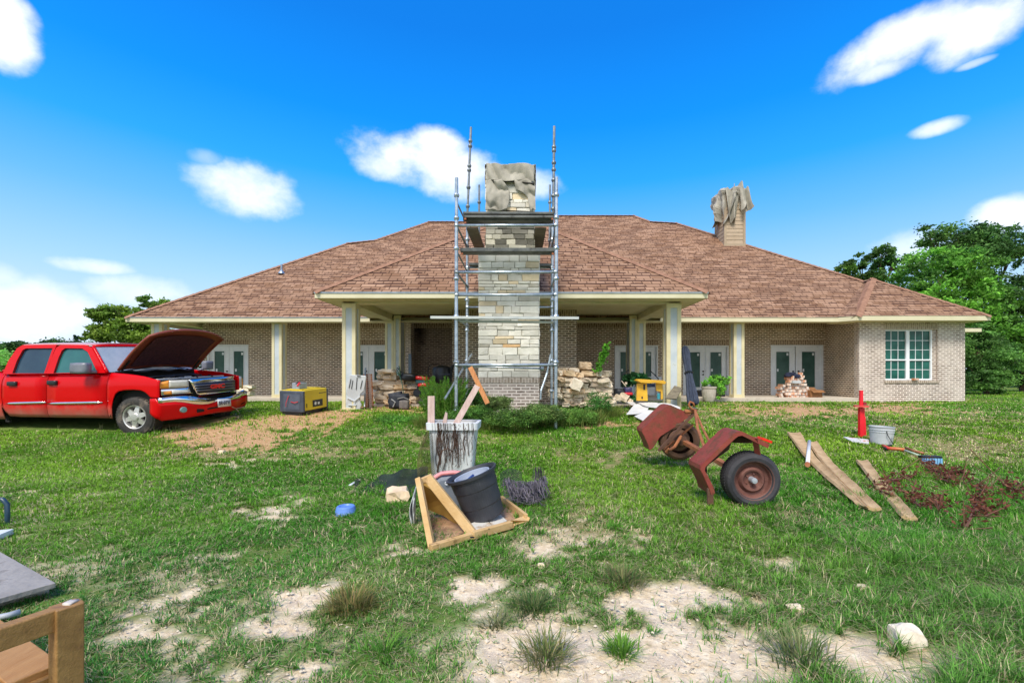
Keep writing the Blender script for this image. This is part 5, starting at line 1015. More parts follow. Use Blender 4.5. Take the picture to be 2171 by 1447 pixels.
    m.build('engine_hose', blk, t, local=True, smooth=True)
    m = M(); m.box((-.22, .25, gt - .09), (-.02, .5, gt + .0)); m.box((.30, .2, gt - .05), (.36, 1.8, gt + .012)); m.box((.05, .9, gt - .05), (.12, 1.2, gt + .025)); m.build('coolant_tank', pm('pale_plastic', (.45, .46, .44), (.6, .6, .58), 9, .4), t, local=True, bevel=.008)
    m = M(); m.grid(lambda u, v: Vector((h0.x - .14 + .16 * v + .1 * (1 - (2 * u - 1) ** 2), .16 + 1.68 * u, h0.z - .045 + .02 * math.sin(u * 20) * v)), 20, 3); m.build('cowl', blk, t, local=True, solid=.02)
    for (x, y) in ((.24, 1.62), (.0, 1.1)): m = M(); m.lathe([(0, .03), (.035, .028), (.04, 0)], Matrix.Translation((x, y, gt - .02)), 12); m.build('filler_cap', amber, t, local=True)
    # front
    def fpatch(q, ofs, mat, name, nx=14, nz=3, th=.02, par=None, lab=None):
        m = M()
        def fn(u, v):
            a, b, c, d = q; px = (a[0] * (1 - u) + b[0] * u) * (1 - v) + (d[0] * (1 - u) + c[0] * u) * v; py = (a[1] * (1 - u) + b[1] * u) * (1 - v) + (d[1] * (1 - u) + c[1] * u) * v
            return tf(px, py, ofs)
        m.grid(fn, nx, nz); o = m.build(name, mat, par or t, local=True, smooth=True, solid=th); WM[o.name] = WM[t.name]
        if lab: o['label'] = lab
        return o
    def strip(cols, ofs, mat, name, rows=5, th=.02, prof=None, pre=()):
        m = M(); V = []; n = rows + 1
        for (px, a, b) in pre:
            for j in range(n): V.append(tl(px, a + (b - a) * j / rows, .0))
        for (px, a, b) in cols:
            for j in range(n): f = j / rows; V.append(tf(px, a + (b - a) * f, ofs + (prof(f) if prof else 0)))
        k = len(V) // n; m.add(V, [(i * n + j, (i + 1) * n + j, (i + 1) * n + j + 1, i * n + j + 1) for i in range(k - 1) for j in range(rows)]); o = m.build(name, mat, t, local=True, smooth=True, solid=th); WM[o.name] = WM[t.name]; return o
    fpatch([(336.5, 806), (499, 796), (501, 842), (337, 846)], -.05, well, 'radiator_support', 20, 4)
    gr = fpatch([(400, 804.5), (499, 797), (500.5, 830), (421, 841)], .0, chrome, 'grille', 16, 5); 
    fpatch([(411, 812.5), (497, 805), (497.5, 827.5), (419, 833)], .016, pm('grille_black', (.01, .012, .02), (.02, .022, .03), 8, .3), 'grille_insert', 14, 3, par=gr)
    for k in range(1, 4):
        f = k / 4; a = (411 + 8 * f, 812.5 + 20.5 * f); b = (497 + .5 * f, 805 + 22.5 * f); m = M(); m.tube([tf(a[0] + (b[0] - a[0]) * i / 10, a[1] + (b[1] - a[1]) * i / 10, .035) for i in range(11)], .010, 6); m.build('grille_bar', pm('dull_chrome', (.2, .22, .26), (.3, .32, .36), 8, .3, metal=.8), gr, local=True, smooth=True)
    fpatch([(337, 824), (402, 820.5), (408, 834.5), (338.5, 841)], .0, chrome, 'lamp_bezel', 10, 3)
    hl = fpatch([(358, 806), (398.7, 804.7), (399.4, 819.3), (358, 822)], .012, lens, 'headlight', 8, 3, .03, lab='hazy clear headlight on the near side'); fpatch([(337, 811), (357.7, 806), (357.7, 822), (337, 823)], .006, amber, 'marker_lamp', 6, 3, .03)
    fpatch([(364, 828), (401, 826.5), (401.5, 831.5), (364.5, 835.5)], .018, lens, 'turn_signal', 6, 2); fpatch([(346, 830), (363.5, 828), (364, 835.7), (347.5, 836.5)], .018, amber, 'turn_signal', 5, 2)
    fpatch([(501, 797), (510.5, 797.5), (512, 820), (502, 825)], .012, lens, 'headlight', 6, 3, .03)
    fpatch([(511, 800), (514, 803), (514.5, 822), (512.3, 824)], .0, amber, 'marker_lamp', 3, 3, .02)
    ch = [(335, 843.5, 854), (345, 842.5, 855.5), (358, 841, 853.5), (372, 840, 853), (392, 839, 855), (411, 840, 858), (425, 843, 859), (440, 845, 858), (460, 844, 852), (475, 842.5, 850), (490, 840, 848.5), (502, 834, 846), (510, 828, 843), (516, 826, 840), (523, 829, 838)]
    strip(ch, .075, chrome, 'bumper', 6, .02, lambda f: .03 * math.sin(f * math.pi))
    rb = [(338, 854, 889), (343, 855, 891), (352, 853.5, 890), (372, 852, 887.5), (392, 854, 885), (411, 857, 882), (435, 858, 878), (460, 852, 874), (490, 848, 870), (502, 846, 868), (510, 843, 866), (518, 839, 861), (524, 837, 851)]
    bp = strip(rb, .07, red, 'bumper_fascia', 6, .02, lambda f: .03 - .10 * f * f, pre=[(318.5, 845, 876), (324, 844.5, 882), (331, 844, 886.5)])
    c = tf(388.5, 868, .088); m = M(); m.lathe([(0, .03), (.045, .03), (.055, .025), (.06, -.02)], Matrix.Translation(c) @ Matrix.Rotation(R(-22), 4, 'Z') @ Matrix.Rotation(R(90), 4, 'Y'), 18); m.build('fog_lamp', pm('fog_lamp_lens', (.12, .26, .26), (.2, .35, .34), 12, .15, coat=.5), t, local=True)
    fpatch([(417, 866), (433, 863.5), (433, 872), (418, 874.5)], .087, well, 'air_slot', 4, 2, .006, par=bp); fpatch([(439, 862.5), (462, 859), (463, 864), (440, 868)], .09, well, 'air_slot', 4, 2, .006, par=bp)
    fpatch([(437, 846), (460, 843.5), (461, 848), (440, 850)], .108, well, 'air_slot', 4, 2, .006, par=bp)
    fpatch([(507, 845), (519, 841), (519, 853), (508, 859)], .078, well, 'tow_opening', 4, 2, .006, par=bp)
    pl = fpatch([(461, 846), (489, 844), (490, 860), (462.4, 862.7)], .135, pm('plate_white', (.66, .68, .70), (.74, .76, .78), 20, .4), 'licence_plate', 4, 2, .006)
    def text(s, mat, a, b, h, ofs, par, name, bold=.0):
        cu = bpy.data.curves.new(name, 'FONT'); cu.body = s; cu.extrude = .004; cu.offset = bold; to = bpy.data.objects.new('tmp', cu); COL.objects.link(to); dg = bpy.context.evaluated_depsgraph_get(); me = bpy.data.meshes.new_from_object(to.evaluated_get(dg)); bpy.data.objects.remove(to)
        xs = [v.co.x for v in me.vertices]; ys = [v.co.y for v in me.vertices]; x0, x1, y0, y1 = min(xs), max(xs), min(ys), max(ys)
        for v in me.vertices:
            u = (v.co.x - x0) / (x1 - x0); w_ = (v.co.y - y0) / (y1 - y0); px = a[0] + (b[0] - a[0]) * u; py = a[1] + (b[1] - a[1]) * u - h * w_; v.co = tf(px, py, ofs + (.006 if v.co.z > 0 else 0))
        me.name = name; me.materials.clear(); me.materials.append(mat); o = bpy.data.objects.new(name, me); COL.objects.link(o); o.parent = par
    text('GMC', pm('emblem_red', (.75, .02, .015), (.8, .04, .03), 9, .3), (446, 824), (477, 821.3), 9.5, .048, gr, 'emblem', .055)
    text('BR\u00b70TV', pm('plate_ink', (.03, .04, .08), (.05, .06, .1), 9, .5), (464, 858.8), (488, 856.6), 8.5, .147, pl, 'plate_number', .015)
    m = M(); p = tf(470, 870, .05); m.tube([tf(492, 862, .09), tf(500, 866, .1), tf(506, 872, .14)], .008, 5); m.tube([tf(500, 866, .1), tf(522, 861, .25)], .007, 5); m.build('broken_trim', pm('dry_twig', (.35, .25, .16), (.5, .38, .25), 8, .9), t, local=True)
    m = M(); p = tg(248, 727) if False else tl(245, 728, 1.0); m.tube([p, p + Vector((0, 0, .06))], .006, 5); m.build('aerial_stub', blk, t, local=True)
    AVOID.append((g0.x - 6.2, g0.y + .25, g0.x + .9, g0.y + 1.9))
pickup()

# ------------------------------------------------------------------ trailer axle
def trailer():
    rust = pm('rusty_red_paint', (.20, .028, .022), (.28, .055, .035), 3, .65, bump=.2, c3=(.13, .05, .02), s3=7, t3=(.46, .62)); rust2 = pm('orange_rust', (.26, .08, .03), (.38, .14, .05), 7, .85, bump=.3, c3=(.07, .03, .018), s3=6, t3=(.55, .7))
    brown = pm('brown_rust', (.085, .04, .024), (.13, .065, .035), 6, .85, bump=.3)
    t = thing('trailer_axle', 'rusty red boat-trailer axle with two fenders and wheels, tipped over on the grass', 'trailer axle', G(1560, 1070))
    D1, D2 = 4.33, 4.64; prof = [(1507, 1048), (1504, 1035), (1492, 1008), (1485, 995), (1486.5, 987), (1491, 982), (1555, 920), (1562, 915.5), (1571, 914), (1600, 927), (1631, 941)]
    P = [W(x, y, D1) for x, y in prof]; wc = W(1598, 1018, D1 + .06); vec = Vector((-.08, 1.85, .13))
    def inner(p, d): v = Vector((wc.x - p.x, 0, wc.z - p.z)); v.normalize(); return p + v * d
    for k in range(2):
        o = vec * k; ya, yb = (D1, D2); m = M(); n = len(P)
        if k: o = o + Vector((0, 0, 0))
        A = [p + o for p in P]; Bk = [Vector((p.x, p.y + (D2 - D1), p.z)) + o for p in P]
        for i in range(n - 1): m.add([A[i], A[i + 1], Bk[i + 1], Bk[i]], [(0, 1, 2, 3)])
        lip = [inner(p, .042) + o for p in P]; front, back = (A, Bk) if k == 0 else (Bk, A)
        lipf = [inner(p - o, .042) + o for p in front] ; 
        for i in range(n - 1): m.add([front[i], front[i + 1], lipf[i + 1], lipf[i]], [(0, 1, 2, 3)])
        fd = m.build('fender', rust, t, solid=.006, smooth=False); WM[fd.name] = WM[t.name]
        w_ = M(); dd = [.03, .08, .16, .19, .2, .2, .22, .2, .16, .10, .04] if k == 0 else [.03, .1, .2, .26, .28, .28, .3, .3, .26, .18, .03]
        for i in range(n - 1): w_.add([back[i], back[i + 1], inner(back[i + 1] - o, dd[i + 1]) + o, inner(back[i] - o, dd[i]) + o], [(0, 1, 2, 3)])
        w_.build('fender_web', brown if k == 0 else rust, fd, solid=.006)
        mtx = Matrix.Translation(wc + o + Vector((0, .0, 0))) @ Matrix.Rotation(R(-3), 4, 'Z') @ Matrix.Rotation(R(90), 4, 'X')
        if k: mtx = Matrix.Translation(wc + o + Vector((0.0, .12, .0))) @ Matrix.Rotation(R(-8), 4, 'Z') @ Matrix.Rotation(R(-90), 4, 'X')
        r = .268; tw = .185; m = M(); m.lathe([(r * .66, -.005), (r * .70, .014), (r * .84, .022), (r * .95, .006), (r * .99, -.02), (r, -.04), (r, -tw + .04), (r * .96, -tw + .01), (r * .85, -tw - .01), (r * .66, -tw)], mtx, 56)
        for q in range(60):
            for zz in (-.045, -.075, -.105, -.135): m.box((r - .005, -.009, zz - .011), (r + .005, .009, zz + .011), mtx @ Matrix.Rotation(q * 2 * math.pi / 60 + (zz * 2), 4, 'Z'))
        wh = m.build('wheel', brown if k else pm('old_tyre', (.022, .022, .027), (.045, .044, .052), 5, .75, bump=.15, c3=(.10, .09, .085), s3=6, t3=(.58, .75)), t); WM[wh.name] = WM[t.name]
        m = M(); m.lathe([(r * .69, .012), (r * .72, .016), (r * .70, .004), (r * .64, -.012), (r * .61, -.05), (r * .50, -.055), (r * .44, -.03), (r * .40, -.018), (r * .34, -.022), (r * .26, -.05), (r * .2, -.056), (0, -.056)], mtx, 44)
        for q in range(5): m.lathe([(0, .016), (.008, .016), (.009, 0)], mtx @ Matrix.Rotation(q * 1.2566, 4, 'Z') @ Matrix.Translation((r * .22, 0, -.055)), 8)
        m.build('rim', pm('rusty_rim', (.12, .045, .035), (.20, .085, .065), 5, .7, bump=.25, c3=(.34, .20, .15), s3=4, t3=(.6, .75)), wh, smooth=False)
        m = M(); m.lathe([(r * .112, -.056), (r * .108, .02), (r * .09, .028), (0, .03)], mtx, 20); m.build('hub_cap', pm('grey_cap', (.40, .44, .5), (.5, .54, .6), 8, .4, metal=.4), wh)
        if k == 0:
            m = M(); m.box((-.055, -.05, -.012), (.045, .05, .012), T(W(1622, 932, D1 + .05), ry=R(22)), jit=.002); m.build('tail_lamp', pm('red_lens', (.7, .02, .01), (.8, .03, .015), 9, .3), fd)
            m = M(); m.bar(inner(P[9], .0), wc + Vector((.07, .04, .2)), .05, .02); m.build('fender_stay', rust, t)
            m = M(); m.box((-.03, .0, -.1), (.03, .03, .06), T(P[0])); m.build('fender_foot', brown, t, bevel=.006)
    a = wc + Vector((-.02, .28, .02)); b = wc + vec + Vector((0, -.12, 0)); m = M(); m.bar(a, b, .07, .05); m.build('axle_beam', rust2, t, bevel=.004)
    Dm = 6.0; m = M(); m.bar(W(1396, 955, Dm), W(1476, 871, Dm), .05, .03); m.build('cross_rail', brown, t); m = M(); m.bar(W(1409, 953, Dm + .1), W(1470, 899, Dm + .1), .03, .02); m.build('leaf_spring', rust2, t)
    for (q, w_) in (((1496, 955), .022), ((1507, 942), .018)): m = M(); m.tube([W(1474, 870, Dm - .1), W(1479 if q[0] < 1500 else 1490, 908, 5.4), W(*q, 4.8)], w_ * .8, 8); m.build('strut', rust2, t)
    m = M(); m.tube([W(1478, 870, 5.95), W(1466, 866, 5.95), W(1460, 858, 5.95), W(1463, 851, 5.95), W(1470, 854, 5.95), W(1472, 862, 5.95)], .014, 8); m.tube([W(1452, 872, 6), W(1474, 871, 6)], .03, 8); m.build('hook', rust2, t, smooth=True)
    m = M(); m.tube([W(1444, 924, 6), W(1430, 947, 5.9), W(1412, 958, 5.9)], .02, 8); m.tube([W(1412, 958, 5.9), W(1418, 950, 5.85)], .014, 6); m.build('brake_pipe', rust2, t)
    c = W(1446, 935, 6.05); m = M(); m.lathe([(0, .0), (.06, 0), (.07, .03), (.09, .04), (.09, .1), (.15, .12)], Matrix.Translation(c) @ Matrix.Rotation(R(-90), 4, 'X'), 18); m.build('brake_drum', brown, t)
trailer()

# ------------------------------------------------------------------ things on the lawn and porch
def B3(m, px0, py0, px1, py1, D, dep, col=None, jit=0, rz=0):
    a = W(px0, py1, D); b = W(px1, py0, D); c = (a + b) / 2; hx_, hz = (b.x - a.x) / 2, (b.z - a.z) / 2
    m.box((-hx_, 0, -hz), (hx_, dep, hz), Matrix.Translation(c) @ Matrix.Rotation(rz, 4, 'Z'), col, jit); return m
def genset():
    a = G(643, 881); b = G(696, 869.5); c = G(611, 875); t = thing('generator', 'yellow and grey portable generator on the mulch beside the truck', 'generator', a)
    ux = (b - a); ux.z *= 1; L1 = ux.length; ux.normalize(); uy = (c - a); uy -= ux * uy.dot(ux); L2 = uy.length; uy.normalize(); uz = ux.cross(uy); uz = uz if uz.z > 0 else -uz
    L2 = min(max(L2, .45), .6); H = 53 / F * a.y; Mx = Matrix(((ux.x, uy.x, uz.x, a.x), (ux.y, uy.y, uz.y, a.y), (ux.z, uy.z, uz.z, a.z), (0, 0, 0, 1)))
    yel = pm('generator_yellow', (.62, .46, .015), (.70, .54, .02), 3, .45, c3=(.40, .28, .05), s3=4, t3=(.62, .8)); gy = pm('generator_grey', (.045, .058, .085), (.075, .09, .12), 4, .5, c3=(.25, .22, .18), s3=4, t3=(.6, .8))
    m = M(); m.box((.05, .0, .1), (L1 - .05, L2, H - .0), Mx); m.box((.10, .1, H), (L1 - .16, L2 - .1, H + .02), Mx); m.build('housing', yel, t, bevel=.03)
    for x0, x1 in ((0, .07), (L1 - .07, L1)): m = M(); m.box((x0, -.008, .07), (x1, L2 + .008, H - .012), Mx); m.build('end_panel', gy, t, bevel=.02)
    m = M(); m.box((.02, .04, .0), (L1 - .02, L2 - .04, .1), Mx); m.build('base', black_plastic, t, bevel=.01)
    m = M(); m.box((L1 * .36, -.006, H * .28), (L1 * .76, .01, H * .56), Mx); h = m.build('inspection_window', black_plastic, t); WM[h.name] = WM[t.name]; m = M(); m.lathe([(0, .0), (.04, 0), (.04, -.01)], Mx @ T((L1 * .46, -.012, H * .42), rx=R(90)), 14); m.box((L1 * .55, -.012, H * .36), (L1 * .62, -.006, H * .46), Mx); m.build('gauge', chrome_l, h)
    m = M(); m.box((L1 * .62, -.004, H * .80), (L1 * .9, .0, H * .83), Mx); m.box((L1 * .12, -.004, H * .30), (L1 * .15, .0, H * .46), Mx); m.build('vent', black_plastic, t)
    m = M(); m.box((-.004, .08, H * .55), (0, L2 - .1, H * .86), Mx); m.box((-.005, .1, .14), (0, L2 - .1, .35), Mx); m.build('control_panel', pm('panel_grey', (.07, .09, .13), (.11, .13, .17), 5, .5), t)
    m = M(); m.tube([Mx @ Vector(p) for p in ((-.02, .35, H * .8), (-.05, .4, H * .5), (-.03, .42, .2))], .008, 5); m.tube([Mx @ Vector(p) for p in ((-.015, .12, H * .56), (-.04, .2, H * .52), (-.015, .3, H * .55))], .01, 5); m.build('red_lead', pm('red_cable', (.5, .03, .04), (.6, .05, .06), 5, .5), t)
    for x in (.12, L1 - .1): m = M(); m.lathe([(0, 0), (.05, 0), (.055, .02), (.055, .04), (0, .04)], Mx @ T((x, -.01, .02), rx=R(90)), 14); m.build('wheel', black_plastic, t)
    # battery box with clamps on top, chainsaw-like tool behind
    t2 = thing('battery', 'grey battery with a red handle standing on the yellow generator', 'battery', Mx @ Vector((.25, .3, H + .02)))
    m = M(); m.box((.16, .2, H + .02), (.42, .4, H + .16), Mx); m.build('case', pm('battery_grey', (.25, .30, .36), (.33, .38, .44), 5, .5), t2, bevel=.008); m = M(); m.tube([Mx @ Vector(p) for p in ((.1, .25, H + .15), (.2, .22, H + .19), (.42, .26, H + .18))], .014, 6); m.build('strap', black_plastic, t2); m = M(); m.tube([Mx @ Vector(p) for p in ((.08, .2, H + .1), (.16, .2, H + .17), (.2, .22, H + .13))], .02, 6); m.build('handle', pm('red_plastic', (.6, .02, .04), (.7, .04, .05), 6, .4), t2)
    t3 = thing('tool_box', 'small dark tool box on the ground at the far end of the generator', 'tool box', Mx @ Vector((L1 + .1, .3, .2))); m = M(); m.box((L1 + .02, .2, .0), (L1 + .28, .45, .24), Mx); m.build('body', black_plastic, t3, bevel=.03); m = M(); m.tube([Mx @ Vector(p) for p in ((L1 + .05, .3, .24), (L1 + .1, .3, .3), (L1 + .22, .3, .28), (L1 + .27, .3, .2))], .012, 6); m.build('handle', gy, t3)
chrome_l = pm('bright_metal', (.6, .6, .62), (.7, .7, .72), 6, .25, metal=.8)
genset()
def sled():
    t = thing('plastic_sled', 'light grey moulded plastic panel leaning against the front left porch column', 'plastic panel', G(750, 868)); lg = pm('light_grey_plastic', (.50, .53, .56), (.58, .61, .64), 3, .4)
    Db, Dt = G(750, 868).y, 11.22
    out = [(727, 868), (726, 860), (735, 849), (738, 838), (735, 832), (741, 800), (743, 794), (775, 796), (777, 799), (772, 828), (765, 834), (762, 846), (767, 858), (763, 868)]
    def D_(y): return Db + (Dt - Db) * (868 - y) / 75
    m = M(); m.plate([W(x, y, D_(y)) for x, y in out], .05); b = m.build('shell', lg, t, bevel=.012); WM[b.name] = WM[t.name]
    m = M()
    for q in (((744, 803), (740, 822)), ((768, 806), (764, 824)), ((748, 806), (745, 824)), ((757, 800), (755, 826))): m.bar(W(*q[0], D_(q[0][1]) - .035), W(*q[1], D_(q[1][1]) - .035), .012, .012)
    m.bar(W(757, 796.5, D_(796) - .04), W(764, 796.8, D_(796) - .04), .02, .02); m.bar(W(744, 863, D_(862) - .035), W(750, 863, D_(862) - .035), .03, .02); m.build('slot', black_plastic, b)
    m = M()
    for q in (((737, 843), (752, 850)), ((764, 840), (752, 850)), ((752, 850), (751, 860)), ((738, 858), (756, 858))): m.bar(W(*q[0], D_(q[0][1]) - .03), W(*q[1], D_(q[1][1]) - .03), .05, .03)
    m.build('rib', lg, b, bevel=.01)
    m = M(); m.tube([W(773, 862, 11.4), W(775, 780, 12.0)], .02, 8); single('metal_post', 'thin pale post standing between the grey sled and the terracotta blocks', 'post', m, steel)
sled()
def backpack():
    t = thing('backpack', 'black backpack slumped on the ground before the left stone pile', 'backpack', G(850, 867)); D = G(850, 867).y; nv = pm('black_nylon', (.012, .015, .024), (.03, .035, .05), 9, .7, bump=.3); c = W(846, 850, D)
    m = M(); m.rock((0, 0, 0), (.46, .34, .38), mat=T(c), rough=.14, sub=3, seed=2); b = m.build('bag_body', nv, t, smooth=True); WM[b.name] = WM[t.name]
    m = M(); m.rock((0, 0, 0), (.24, .12, .22), mat=T(W(857, 857, D - .16)), rough=.08, sub=3, seed=5); m.build('pocket', pm('grey_mesh_pocket', (.10, .09, .085), (.17, .15, .14), 12, .8), b, smooth=True)
    m = M(); m.rock((0, 0, 0), (.34, .2, .12), mat=T(W(839, 836, D - .02), ry=-.2), rough=.08, sub=3, seed=8); m.build('top_pocket', nv, b, smooth=True)
    m = M(); m.tube([W(829, 845, D - .15), W(838, 852, D - .2), W(833, 862, D - .2)], .018, 5); m.tube([W(843, 845, D - .19), W(855, 842, D - .21), W(866, 846, D - .17)], .012, 5); m.build('strap', pm('grey_strap', (.2, .2, .2), (.3, .3, .3), 8, .8), b)
backpack()
def mower():
    t = thing('lawn_mower', 'red and black push mower standing behind the left stone pile', 'lawn mower', (*W(890, 850, 12.6)[:2], .5)); rd = pm('mower_red', (.65, .01, .01), (.75, .02, .015), 4, .35, coat=.4); D = 12.4
    m = M(); m.rock((0, 0, 0), (.38, .3, .09), mat=T(W(895, 801, D), ry=.1), rough=.05, sub=3); m.build('engine_cover', rd, t, smooth=True); m = M(); m.rock((0, 0, 0), (.3, .34, .09), mat=T(W(900, 815, D), ry=-.06), rough=.05, sub=3); m.build('deck', rd, t, smooth=True)
    m = M(); m.rock((0, 0, 0), (.42, .4, .2), mat=T(W(868, 799, D), ry=.12), rough=.1, sub=3, seed=4); m.build('grass_bag', black_plastic, t, smooth=True); m = M(); m.box((-.13, -.12, -.05), (.13, .12, .05), T(W(893, 808, D + .02))); m.build('motor', pm('motor_teal', (.05, .12, .12), (.1, .2, .2), 9, .4, metal=.5), t, bevel=.01)
    for px in (884, 906): m = M(); m.lathe([(0, -.02), (.09, -.02), (.11, 0), (.09, .02), (0, .02)], T(W(px, 833, D - .1), rx=R(90)), 18); m.build('wheel', black_plastic, t)
    m = M(); [m.bar(W(px, 818, D), W(px, 840, D), .05, .03) for px in (886, 905)]; m.build('frame', black_plastic, t)
    m = M(); m.tube([W(872, 800, D), W(852, 790, D), W(842, 779, D + .1)], .014, 6); m.build('handlebar', black_plastic, t)
    m = M(); m.tube([W(840, 788, 12.2), W(848, 798, 12.2), W(853, 815, 12.1), W(856, 838, 12)], .012, 6); m.tube([W(846, 775, 12.2), W(849, 797, 12.2)], .016, 6); m.tube([W(841, 782, 12.3), W(848, 797, 12.2)], .014, 6); single('garden_tool', 'green and black tool handles sticking up behind the left stone pile', 'garden tool', m, pm('dark_green_handle', (.02, .08, .05), (.04, .12, .08), 6, .5), smooth=True)
    m = M(); m.tube([W(932, 771, 13.0), W(916, 772, 12.9), W(909, 777, 12.8), W(907, 789, 12.6), W(911, 805, 12.4), W(919, 820, 12.2), W(925, 838, 12)], .012, 6); single('bent_rod', 'thin black curved rod arching above the red mower', 'rod', m, black_plastic, smooth=True)
mower()
def grill():
    t = thing('charcoal_grill', 'black lidded grill standing against the sooty brick recess', 'grill', (*W(938, 820, 13.0)[:2], .5)); D = 13.0
    m = M(); m.lathe([(0, .0), (.24, .0), (.28, .1), (.28, .46), (.26, .5)], T(W(937, 815, D)), 20); b = m.build('drum', black_plastic, t, smooth=True); m = M(); m.lathe([(.27, .0), (.24, .08), (.12, .13), (0, .14)], T(W(938, 784, D)), 20); m.build('lid', black_plastic, t, smooth=True); m = M(); m.box((-.05, -.3, .15), (.28, -.27, .17), T(W(937, 805, D))); [m.bar(W(x, 800, D - .2), W(x, 835, D - .2), .03, .03) for x in (924, 950)]; m.build('leg', pm('navy_metal', (.03, .04, .07), (.05, .06, .1), 6, .5), t)
    m = M(); m.tube([W(958, 776, 12.9), W(957, 800, 12.8)], .03, 8); m.tube([W(962, 772, 12.9), W(958, 784, 12.8)], .03, 8); single('black_pipe', 'short black pipe standing beside the grill', 'pipe', m, black_plastic)
    m = M(); B3(m, 866, 750, 872, 795, 16.2, .04); single('blue_board', 'narrow blue-grey board standing in the corner of the brick pilaster', 'board', m, pm('slate_blue_board', (.16, .24, .36), (.22, .30, .42), 6, .6))
    rs = np.random.RandomState(3)
grill()
def umbrella():
    t = thing('patio_umbrella', 'closed navy patio umbrella leaning by the front right porch column', 'umbrella', G(1468, 862)); a, b = W(1471, 862, 10.9), W(1452, 735, 11.6); m = M()
    ax_ = axis_mat(a, b); Lg = (b - a).length
    def f(u, v):
        an = u * 2 * math.pi; r = (.115 - .035 * v) * (1 + .22 * math.sin(an * 9 + v * 2)) * (1 if v > .03 else .7) * (.6 + .4 * min(1, (1 - v) * 12)); r *= .9 + .15 * math.sin(v * 7 + 1); return ax_ @ Vector((r * math.cos(an + v * .6), r * math.sin(an + v * .6), .06 + (Lg - .06) * v))
    m.grid(f, 72, 30); m.build('canopy', pm('navy_canvas', (.02, .03, .055), (.045, .06, .10), 6, .8, bump=.3, stretch=(4, 4, 1)), t, smooth=True); m = M(); m.tube([a + (a - b).normalized() * .12, b + (b - a).normalized() * .05], .018, 8); m.build('pole', black_plastic, t); m = M(); m.lathe([(.1, -.02), (.112, 0), (.1, .02)], ax_ @ Matrix.Translation((0, 0, Lg * .55)), 20); m.build('tie_strap', black_plastic, t)
umbrella()
def planter():
    D = 14.3; c = W(1503, 851, D); t = thing('stone_planter', 'pale ribbed urn planter with green plants at the edge of the patio', 'planter', c); m = M(); s = D / F; n = 40
    prof = [(9, 0), (10, 2), (12.5, 10), (14, 20), (14.2, 27), (15.5, 29), (15.5, 32), (13.5, 32), (13, 29), (0, 28)]
    V = []; 
    for (r, z) in prof:
        for k in range(n): a = k * 2 * math.pi / n; q = r * (1 + (.03 * math.sin(a * 20 + z * .12) if 2 <= z <= 27 else 0)); V.append(c + Vector((q * s * math.cos(a), q * s * math.sin(a), z * s)))
    m.add(V, [(i * n + k, i * n + (k + 1) % n, (i + 1) * n + (k + 1) % n, (i + 1) * n + k) for i in range(len(prof) - 1) for k in range(n)]); m.build('urn', pm('stone_urn', (.42, .38, .32), (.56, .52, .45), 7, .85, bump=.3), t)
    plant('potted_plant', 'leafy green plants growing in the ribbed urn and hanging over its right side', 'plant', [PB(1498, 812, D, 10, 8), PB(1520, 806, D, 18, 10), PB(1530, 820, D, 12, 14), PB(1528, 838, D - .1, 7, 9), PB(1544, 803, D, 8, 4)], 3200, .07, (.05, .16, .03), (.16, .36, .04), 31, 60, .2, .5, 8)
    m = M(); B3(m, 1485, 826, 1541, 848, 15.6, .4, jit=.05); single('black_bag', 'black bag lying behind the ribbed urn', 'bag', m, black_plastic, bevel=.06, smooth=True)
planter()
